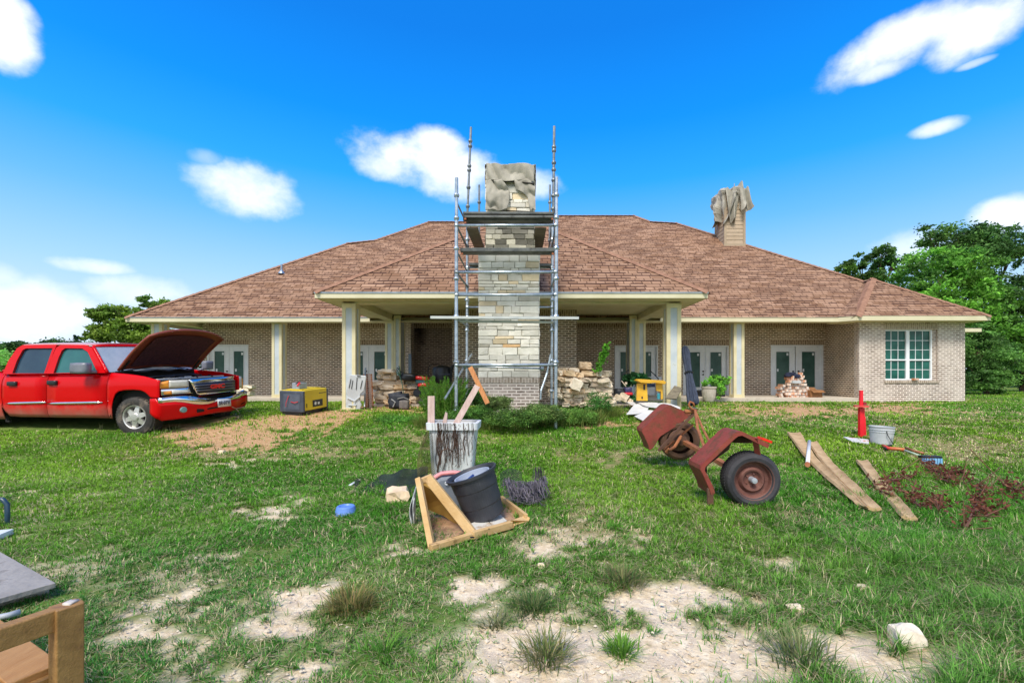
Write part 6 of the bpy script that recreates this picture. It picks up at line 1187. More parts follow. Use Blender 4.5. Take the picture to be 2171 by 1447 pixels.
def right_clutter():
    yel = pm('yellow_toy_plastic', (.62, .33, .02), (.74, .43, .03), 4, .45, c3=(.38, .2, .03), s3=5, t3=(.6, .75)); t = thing('toy_workbench', 'orange-yellow plastic play workbench with an open arch, in front of the right porch column', 'toy workbench', G(1376, 848)); D = 11.0
    m = M(); m.plate([W(x, y, D) for x, y in ((1347, 806), (1352, 803), (1404, 806), (1408, 809), (1406, 814), (1386, 811), (1374, 812), (1356, 811))], .32, nrm=Vector((0, 1, 0))); m.build('top', yel, t, bevel=.01)
    m = M(); m.plate([W(x, y, D) for x, y in ((1350, 812), (1371, 812), (1372, 826), (1373, 849), (1349, 849))], .05, nrm=Vector((0, 1, 0))); pn = m.build('side_panel', yel, t, bevel=.008); WM[pn.name] = WM[t.name]; m = M(); B3(m, 1364, 814, 1368, 826, D - .03, .01); B3(m, 1360, 840, 1363, 845, D - .03, .01); m.build('slot', black_plastic, pn)
    m = M(); m.plate([W(x, y, D) for x, y in ((1390, 812), (1404, 812), (1405, 845), (1401, 847), (1401, 830), (1391, 828))], .05, nrm=Vector((0, 1, 0))); m.build('side_panel', yel, t, bevel=.008); m = M(); B3(m, 1371, 813, 1389, 820, D + .2, .05); m.build('back_panel', pm('blue_bin', (.02, .05, .15), (.04, .09, .25), 5, .4), t)
    m = M(); p = W(1395, 843, 10.8); B3(m, 1394, 833, 1400, 846, 10.8, .06); single('spray_bottle', 'teal bottle standing under the yellow workbench arch', 'bottle', m, pm('teal_plastic', (.02, .2, .25), (.05, .3, .34), 6, .3), bevel=.02)
    m = M(); m.plate([W(1430, 818, 11.2), W(1447, 823, 11.1), W(1434, 846, 10.85), W(1410, 844, 10.9)], .04); single('leaning_slab', 'dark weathered board leaning at the foot of the front right porch column', 'board', m, pm('dark_weathered_board', (.12, .10, .07), (.22, .19, .13), 3, .85, stretch=(3, 3, 12), bump=.4))
    plant('potted_plant', 'dark green broad-leaved plant behind the yellow workbench', 'plant', [PB(1345, 802, 12.6, 20, 10), PB(1325, 808, 12.6, 10, 10), PB(1362, 806, 12.5, 12, 8), PB(1335, 845, 12.0, 12, 8)], 2600, .12, (.015, .07, .02), (.05, .16, .05), 41, 40, .22, .55, 5)
    for (q, l) in ((((1321, 822), (1316, 805), (1321, 793), (1334, 783)), 'black curved mower handle left of the dark potted plant'), (((1378, 785), (1388, 794), (1396, 803), (1392, 810), (1378, 811)), 'black curved handle over the yellow workbench')):
        m = M(); m.tube([W(x, y, 12.2) for x, y in q], .016, 6); single('bent_tube', l, 'tube', m, black_plastic, smooth=True)
    m = M(); m.rock((0, 0, 0), (.36, .4, .28), mat=T(W(1316, 834, 12.6)), rough=.12, sub=3, seed=3); single('black_tub', 'dark grey plastic tub lying by the door behind the right stone pile', 'tub', m, pm('dark_grey_tub', (.03, .035, .045), (.06, .065, .075), 5, .5), smooth=True)
    t = thing('trimmer_engine', 'small red and black two-stroke engine tool beside the yellow workbench', 'power tool', W(1331, 836, 11.9)); m = M(); m.rock((0, 0, 0), (.18, .2, .14), mat=T(W(1331, 826, 11.9)), rough=.1, sub=3, seed=7); m.build('engine', pm('navy_shell', (.03, .03, .1), (.06, .06, .16), 8, .4), t, smooth=True); m = M(); m.rock((0, 0, 0), (.2, .16, .07), mat=T(W(1332, 834, 11.85)), rough=.1, sub=3, seed=9); m.build('red_guard', pm('red_plastic', (.6, .02, .04), (.7, .04, .05), 6, .4), t, smooth=True); m = M(); m.tube([W(1328, 820, 11.9), W(1318, 807, 12)], .014, 6); m.rock((0, 0, 0), (.06, .06, .06), mat=T(W(1327, 812, 11.8))); m.build('handle', pm('beige_grip', (.5, .42, .3), (.6, .5, .38), 8, .6), t)
    m = M(); B3(m, 1374, 798, 1403, 808, 12.6, .2, rz=.05); single('white_box', 'white box set behind the yellow workbench', 'box', m, pm('white_card', (.5, .5, .5), (.62, .62, .62), 5, .7), bevel=.01)
    # broken white siding
    ws = pm('white_siding', (.62, .62, .62), (.72, .72, .73), 3, .5, c3=(.30, .22, .18), s3=6, t3=(.66, .75))
    def sh(pts, l, up=.03, D=None):
        m = M(); P = []
        for i, (x, y) in enumerate(pts): P.append(G(x, y, .05 + up + max(0, (880 - y)) * .004))
        m.plate(P, .012); single('siding_sheet', l, 'siding', m, ws)
    sh([(1328, 878), (1345, 857), (1368, 855), (1376, 862), (1372, 871), (1352, 877)], 'rounded broken white sheet at the left of the white pile by the workbench')
    sh([(1352, 852), (1390, 853), (1418, 855), (1440, 862), (1443, 866), (1420, 867), (1375, 862), (1362, 858)], 'long curved white strip on top of the white pile behind the trailer fender', .05)
    sh([(1345, 882), (1374, 869), (1402, 872), (1384, 886), (1366, 893)], 'flat white sheet lowest in the white pile, under the red fender')
    sh([(1325, 850), (1344, 852), (1350, 858), (1338, 858)], 'pointed white scrap at the upper left of the white pile', .02)
    for i, (a, b) in enumerate((((1292, 850), (1332, 856)), ((1296, 855), (1330, 861)), ((1300, 861), (1325, 863)))):
        m = M(); m.bar(G(*a, .03), G(*b, .03), .06, .03); single('lath', ('upper', 'middle', 'lowest')[i] + ' of the three short pale laths lying right of the stone pile', 'lath', m, pink_wood)
    m = M(); m.bar(G(1333, 855, .02), G(1343, 862, .02), .08, .04); single('lath', 'short orange-brown offcut beside the white siding pile', 'lath', m, orange_wood)
    m = M(); m.bar(G(1468, 864, .02), G(1484, 866, .02), .05, .02); single('lath', 'small white strip on the grass under the closed umbrella', 'lath', m, ws)
right_clutter()
AVOID.append((2.75, 9.6, 3.75, 11.4))

def bin_():
    D = 5.55; t = thing('waste_bin', 'white plastic bin streaked with dark dry vines, holding scrap boards', 'bin', (*W(957, 1000, D)[:2], 0)); wp = pm('dirty_white_plastic', (.60, .62, .63), (.70, .72, .73), 3, .5, c3=(.3, .26, .22), s3=7, t3=(.68, .75), stretch=(1.6, 1.6, .5))
    x0, x1 = W(907, 0, D).x, W(1008, 0, D).x; zt = W(0, 899, D).z; b0, b1 = x0 + .03, x1 - .05; d = .42; dy = .42
    def ring(xa, xb, z, ya, yb, r=.05):
        P = []
        for (cx_, cy_, a) in ((xb - r, ya + r, -90), (xb - r, yb - r, 0), (xa + r, yb - r, 90), (xa + r, ya + r, 180)):
            for k in range(5): q = R(a + k * 22.5); P.append(Vector((cx_ + r * math.cos(q), cy_ + r * math.sin(q), z)))
        return P
    m = M(); L_ = [ring(b0, b1, 0, D + .05, D + d - .05), ring(x0, x1, zt, D, D + d), ring(x0 + .012, x1 - .012, zt, D + .012, D + d - .012), ring(b0 + .02, b1 - .02, .02, D + .07, D + d - .07)]; V = [p for l in L_ for p in l]; n = 20
    m.add(V, [(i * n + k, i * n + (k + 1) % n, (i + 1) * n + (k + 1) % n, (i + 1) * n + k) for i in range(3) for k in range(n)] + [tuple(range(3 * n, 4 * n))]); m.build('bin_body', wp, t, smooth=False)
    m = M(); A = ring(x0 - .02, x1 + .025, zt - .07, D - .02, D + d + .02); B_ = ring(x0 - .025, x1 + .03, zt + .012, D - .025, D + d + .025); C = ring(x0 + .01, x1 - .01, zt + .012, D + .01, D + d - .01); V = A + B_ + C; m.add(V, [(i * n + k, i * n + (k + 1) % n, (i + 1) * n + (k + 1) % n, (i + 1) * n + k) for i in range(2) for k in range(n)]); m.build('rim', white_paint, t, solid=.008)
    rr = random.Random(3); v = M()
    for k in range(64):
        px = rr.gauss(965, 22) if k % 3 else rr.uniform(912, 1003); px = min(1004, max(910, px)); ys = 897 + rr.uniform(0, 30); p = [W(px, ys, D - .03)]; yy = ys
        if k % 3 == 0: p = [W(px, 897, D + .05), W(px, 896.5, D - .04), W(px + 1, 911, D - .038)]; yy = 911
        for j in range(rr.randint(3, 9)): yy += rr.uniform(6, 15); px += rr.uniform(-3.4, 3.4); p.append(W(px, min(yy, 1005), D - .012 + .045 * (yy - 897) / 110 - rr.uniform(0, .012)))
        v.tube(p, rr.uniform(.0014, .0045), 4)
    v.tube([W(938, 955, D - .06), W(930, 980, D - .05), W(927, 1000, D - .03)], .008, 5); v.tube([W(933, 985, D - .04), W(936, 955, D - .06), W(950, 950, D - .06), W(958, 955, D - .06), W(960, 985, D - .05)], .008, 5)
    o = single('dry_vine', 'dark dried vines hanging down the front of the white bin', 'vine', v, pm('dead_vine', (.035, .018, .012), (.11, .06, .04), 9, .9))
    lf = M()
    for k in range(220): px = rr.gauss(966, 20); py = rr.uniform(900, 1000); c = W(px, py, D - .03); s = rr.uniform(.004, .012); lf.add([c + Vector((rr.uniform(-s, s), rr.uniform(-.01, .0), rr.uniform(-s, s) * 1.6)) for _ in range(3)], [(0, 1, 2)])
    oo = lf.build('dried_leaf', MATS['dead_vine'], o, uv=False)
    lf = M(); 
    for k in range(40): c = W(rr.uniform(915, 1000), 0, D + rr.uniform(.04, .36)); c.z = zt - .05; lf.rock(c, (rr.uniform(.05, .14), rr.uniform(.04, .1), .04), rotz=rr.uniform(0, 3), seed=k)
    single('scrap_heap', 'reddish scrap and dry leaves filling the top of the white bin', 'scrap', lf, pm('rubbish', (.2, .06, .04), (.4, .25, .18), 9, .9), uv=False)
    m = M(); m.bar(W(914.5, 902, D + .1), W(914.5, 839, D + .14), .085, .03, side=(0, 1, 0)); single('scrap_board', 'broad upright pinkish board standing at the left of the white bin', 'board', m, pink_wood)
    m = M(); a, b = W(941, 900, D + .12), W(945.5, 876, D + .12); m.plate([a + Vector((-.025, 0, 0)), a + Vector((.035, 0, 0)), b + Vector((.02, 0, 0)), b + Vector((-.005, 0, .02))], .03, nrm=Vector((0, 1, 0))); single('scrap_board', 'short split stub of pinkish board in the middle of the white bin', 'board', m, pink_wood)
    m = M(); m.bar(W(964, 903, D + .05), W(1012, 818, D + .25), .075, .035, side=(0, 1, 0)); single('scrap_board', 'long slanted pinkish board leaning out of the white bin to the right', 'board', m, pink_wood)
bin_()
def shelf():
    w1 = pm('yellow_pine', (.50, .30, .11), (.62, .42, .20), 2.5, .7, stretch=(2, 2, 2), bump=.25, c3=(.20, .10, .035), s3=3.5, t3=(.6, .74)); w2 = pm('amber_plywood', (.45, .25, .05), (.56, .35, .09), 2, .6, c3=(.22, .11, .03), s3=3, t3=(.58, .72)); w3 = pm('brown_plywood', (.35, .19, .10), (.52, .33, .19), 3, .75, bump=.2, c3=(.13, .07, .04), s3=3, t3=(.52, .66)); wh = pm('flaking_white_paint', (.55, .52, .44), (.66, .64, .58), 4, .6, c3=(.40, .28, .16), s3=4, t3=(.6, .7))
    t = thing('wooden_cabinet', 'broken yellow pine corner cabinet lying on its back in the grass', 'cabinet', G(940, 1120)); P = lambda x, y, up=.0: G(x, y, up)
    fl = [P(916, 1156, .02), P(1004, 1124, .02), P(1086, 1108, .02), P(1120, 1100, .02), P(1062, 1058, .02), P(960, 1052, .02), P(902, 1072, .02)]; m = M(); m.plate(fl, .02); m.build('base_board', w3, t)
    m = M(); m.plate([P(992, 1112, .045), P(1006, 1128, .045), P(1045, 1115, .045), P(1030, 1098, .045)], .008); m.plate([P(1026, 1098, .045), P(1045, 1115, .045), P(1075, 1104, .045), P(1060, 1090, .045)], .008); m.build('painted_slat', wh, t)
    m = M(); m.bar(P(913, 1160, .03), P(1002, 1134, .03), .05, .045); m.bar(P(1002, 1134, .035), P(1084, 1111, .035), .045, .06); m.build('front_rail', w1, t, bevel=.004)
    m = M(); m.plate([P(1084, 1112, .02), P(1089, 1117, .02), P(1120, 1108, .02), P(1122, 1100, .05), P(1110, 1096, .05), P(1082, 1106, .06)], .05); m.bar(P(1064, 1060, .05), P(1116, 1100, .05), .03, .09); m.build('end_rail', w1, t, bevel=.004)
    A = W(887, 1014, 3.72); A2 = G(916, 1165, .0); A2 = A2 + Vector((0, -.0, .01)); m = M(); m.bar(A, A2, .045, .05, side=(0, 1, 0)); m.build('side_post', w1, t, bevel=.004)
    B0, B1 = W(908, 1012, 3.78), W(1001, 1131, 3.62); B1.z = max(B1.z, .03); m = M(); m.bar(B0, B1, .075, .045, side=(0, 1, 0)); m.build('slanted_rail', w1, t, bevel=.004); m = M(); m.bar(W(887, 1022, 3.75), W(916, 1009, 3.8), .04, .045); m.build('top_rail', w1, t, bevel=.004)
    m = M(); m.plate([W(890, 1024, 3.86), W(915, 1014, 3.9), W(954, 1062, 3.95), W(905, 1078, 4.05)], .012); m.plate([W(905, 1078, 4.05), W(954, 1062, 3.95), W(996, 1128, 3.72), W(940, 1092, 4.0)], .012); m.build('inner_panel', w2, t)
    m = M(); m.plate([W(888, 1030, 3.78), W(890, 1024, 3.86), W(905, 1078, 4.05), W(918, 1140, 3.6)], .01); m.build('side_panel', w3, t)
    m = M(); m.box((-.01, -.01, -.003), (.02, .004, .004), T(P(1000, 1138, .075))); m.box((-.02, -.006, -.003), (.03, .006, .004), T(P(1030, 1120, .06))); m.build('screw', black_plastic, t)
    # strands of white sheet on the left
    m = M(); m.grid(lambda u, v: W(882 - 13 * u * math.sin(v * 2.6) - 2 * v, 1036 + 75 * v + 6 * math.sin(u * 7), 3.95 + .05 * math.sin(u * 9 + v * 3)), 8, 10); single('plastic_scrap', 'torn white plastic film caught on the left side of the broken cabinet', 'plastic film', m, pm('white_film', (.45, .47, .48), (.6, .62, .62), 5, .5), solid=.004)
    AVOID.append((-.7, 3.6, -.1, 4.15))
shelf()
def pots():
    a, b = W(1030, 1093, 3.98), W(1003, 1006, 4.02); a2 = a + (a - b).normalized() * .0; ax_ = axis_mat(a2, b + Vector((0, -.055, .0))); H = .40; t = thing('plant_pot', 'large scuffed black nursery pot tilted on the broken cabinet', 'plant pot', a)
    bp = pm('scuffed_black_pot', (.022, .024, .032), (.045, .048, .06), 5, .5, c3=(.22, .22, .26), s3=6, t3=(.66, .8), bump=.1)
    m = M(); m.lathe([(0, .005), (.160, 0), (.168, .015), (.176, .12), (.182, .13), (.192, .27), (.197, .28), (.205, .385), (.226, .388), (.230, .412), (.214, .415), (.20, .385), (.185, .24), (.16, .03), (0, .03)], ax_, 56); m.build('pot_body', bp, t, smooth=False)
    m = M(); [m.lathe([(.0, .001), (.013, .001), (.014, -.004)], ax_ @ Matrix.Rotation(R(q), 4, 'Z') @ Matrix.Translation((.1655, 0, .035)) @ Matrix.Rotation(R(90), 4, 'Y'), 10) for q in (228, 272, 316)]; m.build('drain_hole', black_plastic, t)
    t2 = thing('plant_pot', 'pale grey pot nested inside the large black pot', 'plant pot', ax_ @ Vector((0, 0, .3))); m = M(); mt = ax_ @ Matrix.Translation((-.02, 0, 0)); m.lathe([(.15, .20), (.158, .375), (.165, .378), (.163, .39), (.15, .388), (.146, .345), (0, .34)], mt, 40); m.build('pot_body', pm('pale_grey_pot', (.30, .34, .42), (.38, .42, .5), 3, .45), t2); m = M(); m.plate([mt @ Vector(p) for p in ((.03, -.09, .345), (.10, -.05, .345), (.09, .02, .40), (.05, 0, .38))], .02); m.build('lid_tab', pm('blue_tab', (.02, .05, .2), (.04, .08, .3), 5, .4), t2)
    # grey shell with pink rim
    t3 = thing('plastic_shell', 'grey rounded plastic shell with a pink top edge propped behind the black pot', 'plastic shell', W(955, 1075, 4.25)); D = 4.25
    out = [(918, 1085), (917, 1040), (922, 1017), (936, 1007), (960, 1004), (985, 1006), (1000, 1020), (1002, 1085)]; m = M(); m.plate([W(x, y, D) for x, y in out], .12, nrm=Vector((0, .95, .3))); b_ = m.build('shell', pm('grey_shell', (.16, .19, .23), (.22, .25, .3), 3, .4, c3=(.35, .2, .1), s3=3, t3=(.62, .75)), t3, bevel=.02); WM[b_.name] = WM[t3.name]
    m = M(); m.tube([W(x, y, D - .03) for x, y in ((915, 1022), (921, 1012), (936, 1003.5), (960, 1001), (984, 1003), (996, 1010))], .022, 8); m.build('rim', pm('pink_plastic', (.62, .20, .20), (.72, .3, .3), 5, .5), b_, smooth=True)
    m = M(); [m.lathe([(.009, 0), (.014, .004), (.019, 0)], T(W(x, y, D - .075), rx=R(90)), 14) for x, y in ((947, 1024), (957.5, 1022))]; m.tube([W(950, 1024, D - .08), W(954, 1023, D - .08)], .004, 5); m.build('rivet', white_paint, b_)
    c = G(733, 1089); t4 = thing('pet_bowl', 'blue plastic pet bowl upside down in the grass', 'bowl', c); m = M(); s = c.y / F; m.lathe([(22 * s, 0), (21.5 * s, 5 * s), (18.5 * s, 16 * s), (17 * s, 17.5 * s), (14 * s, 17.5 * s), (12 * s, 15 * s), (0, 15 * s)], T(c), 36); m.build('bowl_body', pm('blue_plastic', (.10, .22, .62), (.14, .28, .7), 4, .4), t4, smooth=False)
    m = M(); m.bar(G(742, 1028, .015), G(762, 1016, .02), .035, .01); single('plastic_scrap', 'small strip of white plastic at the left end of the green netting', 'plastic film', m, white_paint)
pots()
def nets():
    def net(name, label, fn, nu, nv, r, mat):
        """diagonal mesh of thin cords over a draped surface"""
        m = M(); 
        for k in range(-nv, nu):
            for s in (1, -1):
                P = []
                for j in range(nv + 1):
                    i = k + j if s == 1 else k + nv - j
                    if 0 <= i <= nu: P.append(fn(i / nu, j / nv))
                if len(P) > 1: m.tube(P, r, 3, caps=False)
        o = m.build(name, mat, uv=False); tag(o, label, 'netting')
    gn = pm('dark_green_net', (.012, .022, .014), (.03, .05, .03), 9, .8); bn = pm('black_net', (.03, .028, .036), (.16, .14, .17), 9, .8)
    top = lambda u: 1038 - 14 * u - 28 * math.sin(u * 2.3) * .8; 
    def f(u, v):
        px = 752 + 155 * u; y0 = 1030 - 40 * math.sin(u * 1.55); y1 = 1050 - 6 * u; py = y0 + (y1 - y0) * v; D = 5.6 - .75 * v + .1 * math.sin(u * 9); q = W(px, py, D); q.z = max(q.z, .012) + .015 * math.sin(u * 21 + v * 5); return q
    net('garden_net', 'dark green garden netting spread on the grass left of the white bin', f, 52, 20, .005, gn)
    def f2(u, v): q = W(905 - 10 * math.sin(v * 3) * (1 - u) + 5 * u, 915 + 92 * v, 5.45 - .05 * math.sin(v * 8)); q.x += (u - .5) * .14 * (.25 + v); q.y += .06 * math.sin(u * 7 + v * 5); q.z = max(q.z, .01); return q
    net('garden_net', 'olive netting hanging down beside the left edge of the white bin', f2, 8, 22, .003, pm('olive_net', (.06, .055, .015), (.13, .11, .03), 9, .8))
    rr = random.Random(21); m = M()
    for k in range(210):
        px = rr.uniform(1068, 1158); top_ = 1008 + 14 * math.sin((px - 1066) * .035) + rr.uniform(-2, 12); py = top_; D = rr.uniform(4.35, 4.85); P = []
        for j in range(rr.randint(3, 6)): P.append(W(px, py, D)); px += rr.uniform(-2, 5.5); py += rr.uniform(3, 12); D -= rr.uniform(0, .05)
        for q in P: q.z = max(q.z, .01)
        m.tube(P, rr.uniform(.0025, .0055), 3)
    for k in range(70):
        px = rr.uniform(1062, 1120); py = rr.uniform(1018, 1062) + (px - 1062) * .1; D = 4.5 - (py - 1040) * .008; P = [W(px + j * 9, py + rr.uniform(-4, 5) + 4 * math.sin(j + k), D) for j in range(rr.randint(3, 6))]
        for q in P: q.z = max(q.z, .012)
        m.tube(P, rr.uniform(.002, .004), 3)
    for k in range(26):
        px = rr.uniform(1131, 1152); m.tube([W(px, rr.uniform(988, 1000), 4.7), W(px + rr.uniform(-3, 3), 1020, 4.68), W(px + rr.uniform(-4, 4), 1048, 4.6)], .003, 3)
    o = m.build('net_heap', bn, uv=False); tag(o, 'tangled heap of black and purplish netting to the right of the black pot', 'netting')
    def f3(u, v): q = W(1060 + 46 * u, 1002 + 34 * v - 10 * math.sin(u * 3), 4.9 - .3 * v); q.z = max(q.z, .02); return q
    net('garden_net', 'green net fold just right of the black pot rim', f3, 12, 8, .0028, gn)
nets()

# planks, post, bucket, tools on the right
def plank(pts, label, warp=.008, name='plank'):
    m = M(); a, b, c, d = [G(*p) for p in pts]; n = 14; rr = random.Random(len(label))
    def fn(u, v):
        p = a.lerp(b, u).lerp(d.lerp(c, u), v); e = (rr.random() - .5) * .012 if u in (0, 1) else 0; p.x += e; p.z = float(gz(p.x, p.y)) + .05 + warp * math.sin(v * 7 + u * 2) + .012 * (u - .5) ** 2 * 8; return p
    m.grid(fn, 6, 26); single(name, label, 'plank', m, pale_plank, solid=.03)
plank([(1669, 924), (1697, 926), (1838, 1092), (1812, 1078)], 'long weathered plank on the grass, left one of the touching pair')
plank([(1712, 944), (1733, 945), (1868, 1094), (1838, 1091)], 'long weathered plank on the grass, right one of the touching pair', .006)
plank([(1815, 985), (1840, 987), (1944, 1116), (1912, 1112)], 'separate narrower plank with brown leaves near the dead branches', .008)
a, b = G(1716, 935, .10), G(1712, 984, .10); t = thing('plastic_pipe', 'short white pipe with an orange end lying on the long planks', 'pipe', b); m = M(); m.tube([a, b], .026, 14); m.build('tube', white_paint, t, smooth=True); m = M(); m.tube([b.lerp(a, .02), b + (b - a).normalized() * .02], .032, 14); m.build('end_cap', pm('rust_cap', (.4, .12, .05), (.5, .2, .1), 6, .7), t)
def post():
    g = G(1826, 927); s = g.y / F; t = thing('red_post', 'bright red square post with a round flange standing on the lawn', 'post', g); rp = pm('bright_red_paint', (.72, .008, .02), (.8, .012, .03), 3, .45); m = M(); m.box((-5 * s, -3.5 * s, -.05), (5 * s, 3.5 * s, 63 * s), T(g)); m.box((-3.5 * s, -2 * s, 63 * s), (3 * s, 2 * s, 100 * s), T(g)); m.build('shaft', rp, t, bevel=.004); m = M(); m.lathe([(0, 0), (14 * s, 0), (14 * s, 3 * s), (0, 3 * s)], T(g + Vector((0, 0, 65 * s))), 24); m.build('flange', pm('flange_red', (.7, .03, .03), (.75, .2, .15), 5, .5), t); m = M(); m.bar(g + Vector((9 * s, 0, 5 * s)), g + Vector((7 * s, 0, 45 * s)), 2.5 * s, 2 * s); m.build('side_rod', rp, t); m = M(); m.box((3 * s, -3 * s, 69 * s), (9 * s, 0, 75 * s), T(g)); m.build('latch', pm('dark_red', (.2, .01, .02), (.3, .02, .03), 5, .5), t)
post()
def bucket():
    g = G(1868, 941); s = g.y / F * .88; t = thing('bucket', 'paint-stained white plastic bucket beside the red post', 'bucket', g); m = M(); m.lathe([(0, 0), (20.5 * s, 0), (21.5 * s, 3 * s), (24 * s, 29 * s), (25 * s, 29.5 * s), (25 * s, 31 * s), (24 * s, 31.5 * s), (24 * s, 34 * s), (25.5 * s, 34.5 * s), (25.5 * s, 36 * s), (24.4 * s, 36.5 * s), (24.6 * s, 41 * s), (26 * s, 41.5 * s), (26 * s, 43 * s), (24 * s, 43 * s), (22 * s, 20 * s), (0, 18 * s)], T(g, ry=.04), 40); m.build('bucket_body', pm('stained_bucket', (.42, .44, .46), (.56, .58, .6), 2, .5, c3=(.2, .21, .23), s3=4, t3=(.55, .66)), t); m = M(); m.tube([g + Vector((-6 * s, -24 * s, 35 * s)), g + Vector((-6 * s, -27 * s, 25 * s)), g + Vector((3 * s, -28 * s, 10 * s)), g + Vector((9 * s, -26 * s, 2 * s))], .006, 6); m.build('handle', black_plastic, t)
    m = M(); m.plate([G(1788, 926, .03), G(1842, 932, .04), G(1842, 940, .03), G(1806, 936, .03)], .02); single('broken_panel', 'broken white panel with a red edge lying at the foot of the red post', 'panel', m, pm('white_red_panel', (.6, .6, .6), (.68, .68, .68), 6, .5, c3=(.6, .12, .05), s3=6, t3=(.58, .62)))
    def tool(pts, r, mat, l, nm='hand_tool'): m = M(); m.tube([G(x, y, .04) for x, y in pts], r, 8); single(nm, l, 'tool', m, mat, smooth=True)
    tool([(1872, 944), (1885, 950), (1905, 951), (1918, 953)], .028, pm('red_grip', (.62, .03, .04), (.5, .2, .05), 6, .5), 'red and orange tool handle in the grass right of the bucket')
    tool([(1918, 954), (1935, 960), (1952, 966)], .016, pm('green_white_grip', (.3, .5, .3), (.6, .6, .5), 6, .5), 'thin green and white handle leading to the blue brush')
    tool([(1920, 948), (1940, 956), (1958, 960)], .02, pm('copper_grip', (.3, .1, .04), (.4, .18, .08), 6, .5), 'brown handle lying behind the green and white one')
    tool([(1872, 947), (1880, 953), (1876, 945), (1890, 943)], .012, black_plastic, 'black cord coiled at the right foot of the bucket', 'cord')
    t = thing('scrub_brush', 'light blue brush head with dark bristle rows on the lawn', 'brush', G(1972, 974)); c = G(1972, 974, .07); m = M(); m.box((-.13, -.05, .02), (.13, .05, .06), T(c, rz=-.1)); m.build('brush_block', black_plastic, t, bevel=.008); m = M()
    for i in range(7): m.box((-.13 + i * .037, -.065, -.07), (-.13 + i * .037 + .026, -.02, .03), T(c, rz=-.1))
    m.build('bristles', pm('blue_bristle', (.15, .40, .68), (.25, .5, .75), 9, .7), t)
bucket()
def branches():
    rs = np.random.RandomState(6); paths = [[(1853, 1020), (1885, 1005), (1935, 1000), (1985, 985), (2010, 1000), (2030, 990)], [(1975, 985), (1970, 975), (1966, 972)], [(1990, 1000), (2010, 1008), (2032, 1018)], [(2020, 990), (2042, 988), (2046, 998), (2040, 1015)], [(1862, 1030), (1885, 1034), (1910, 1035), (1925, 1040)], [(1930, 1050), (1955, 1035), (1975, 1055), (1995, 1045), (1990, 1070)], [(1925, 1042), (1950, 1060), (1990, 1065)], [(2045, 1110), (2060, 1080), (2080, 1030), (2058, 1015)], [(2070, 1050), (2095, 1078), (2125, 1068)], [(2065, 1020), (2090, 1030), (2110, 1045)], [(2135, 1015), (2145, 1030), (2171, 1032)], [(2140, 1040), (2171, 1045)]]
    grp = 'dead leafy branches on the right lawn'; labs = ['long low dead branch curving from the separate plank to the right', 'small upright dead twig under the blue brush', 'dead branch with a purplish tip in the middle of the brown branches', 'hooked dead branch at the top right of the brown branches', 'thin dead branch starting on the separate plank', 'bushy clump of brown dead leaves in front of the long low branch', 'straight thin dead branch under the bushy brown clump', 'long dead branch reaching nearest the camera at the lower right', 'small forked dead branch right of the long near one', 'dense brown leafy dead branch right of centre', 'dead branch leaving the right edge of the photo', 'lowest dead twig at the right edge of the photo']
    bk = pm('dead_branch', (.12, .05, .03), (.2, .09, .06), 8, .9)
    for P, l in zip(paths, labs):
        pts = [G(x, y + 12, .05 + .05 * math.sin(i * 2.1)) for i, (x, y) in enumerate(P)]; t = thing('dead_branch', l, 'branch', pts[0], group=grp); m = M(); m.tube(pts, [.012] * (len(pts) - 1) + [.004], 6)
        for k in range(len(pts) * 2): a = pts[rs.randint(len(pts))]; m.tube([a, a + Vector((rs.normal() * .12, rs.normal() * .08, abs(rs.normal()) * .13))], .004, 4)
        m.build('stem', bk, t, uv=False); Q = []
        for a, b in zip(pts, pts[1:]): n = int((b - a).length * 105); f = rs.rand(n, 1); Q.append(np.array(a)[None] * (1 - f) + np.array(b)[None] * f + rs.normal(size=(n, 3)) * np.array([.04, .04, .045]) + np.array([0, 0, .03]))
        Q = np.concatenate(Q); Q[:, 2] = np.maximum(Q[:, 2], .02); y_ = rs.rand(len(Q), 1); me = leaf_mesh('dried_leaves', Q - np.array(pts[0]), .05, (np.array([.09, .022, .014]) * (1 - y_) + np.array([.27, .10, .055]) * y_), rs, asp=.45); o = bpy.data.objects.new('dried_leaves', me); COL.objects.link(o); o.parent = t
branches()
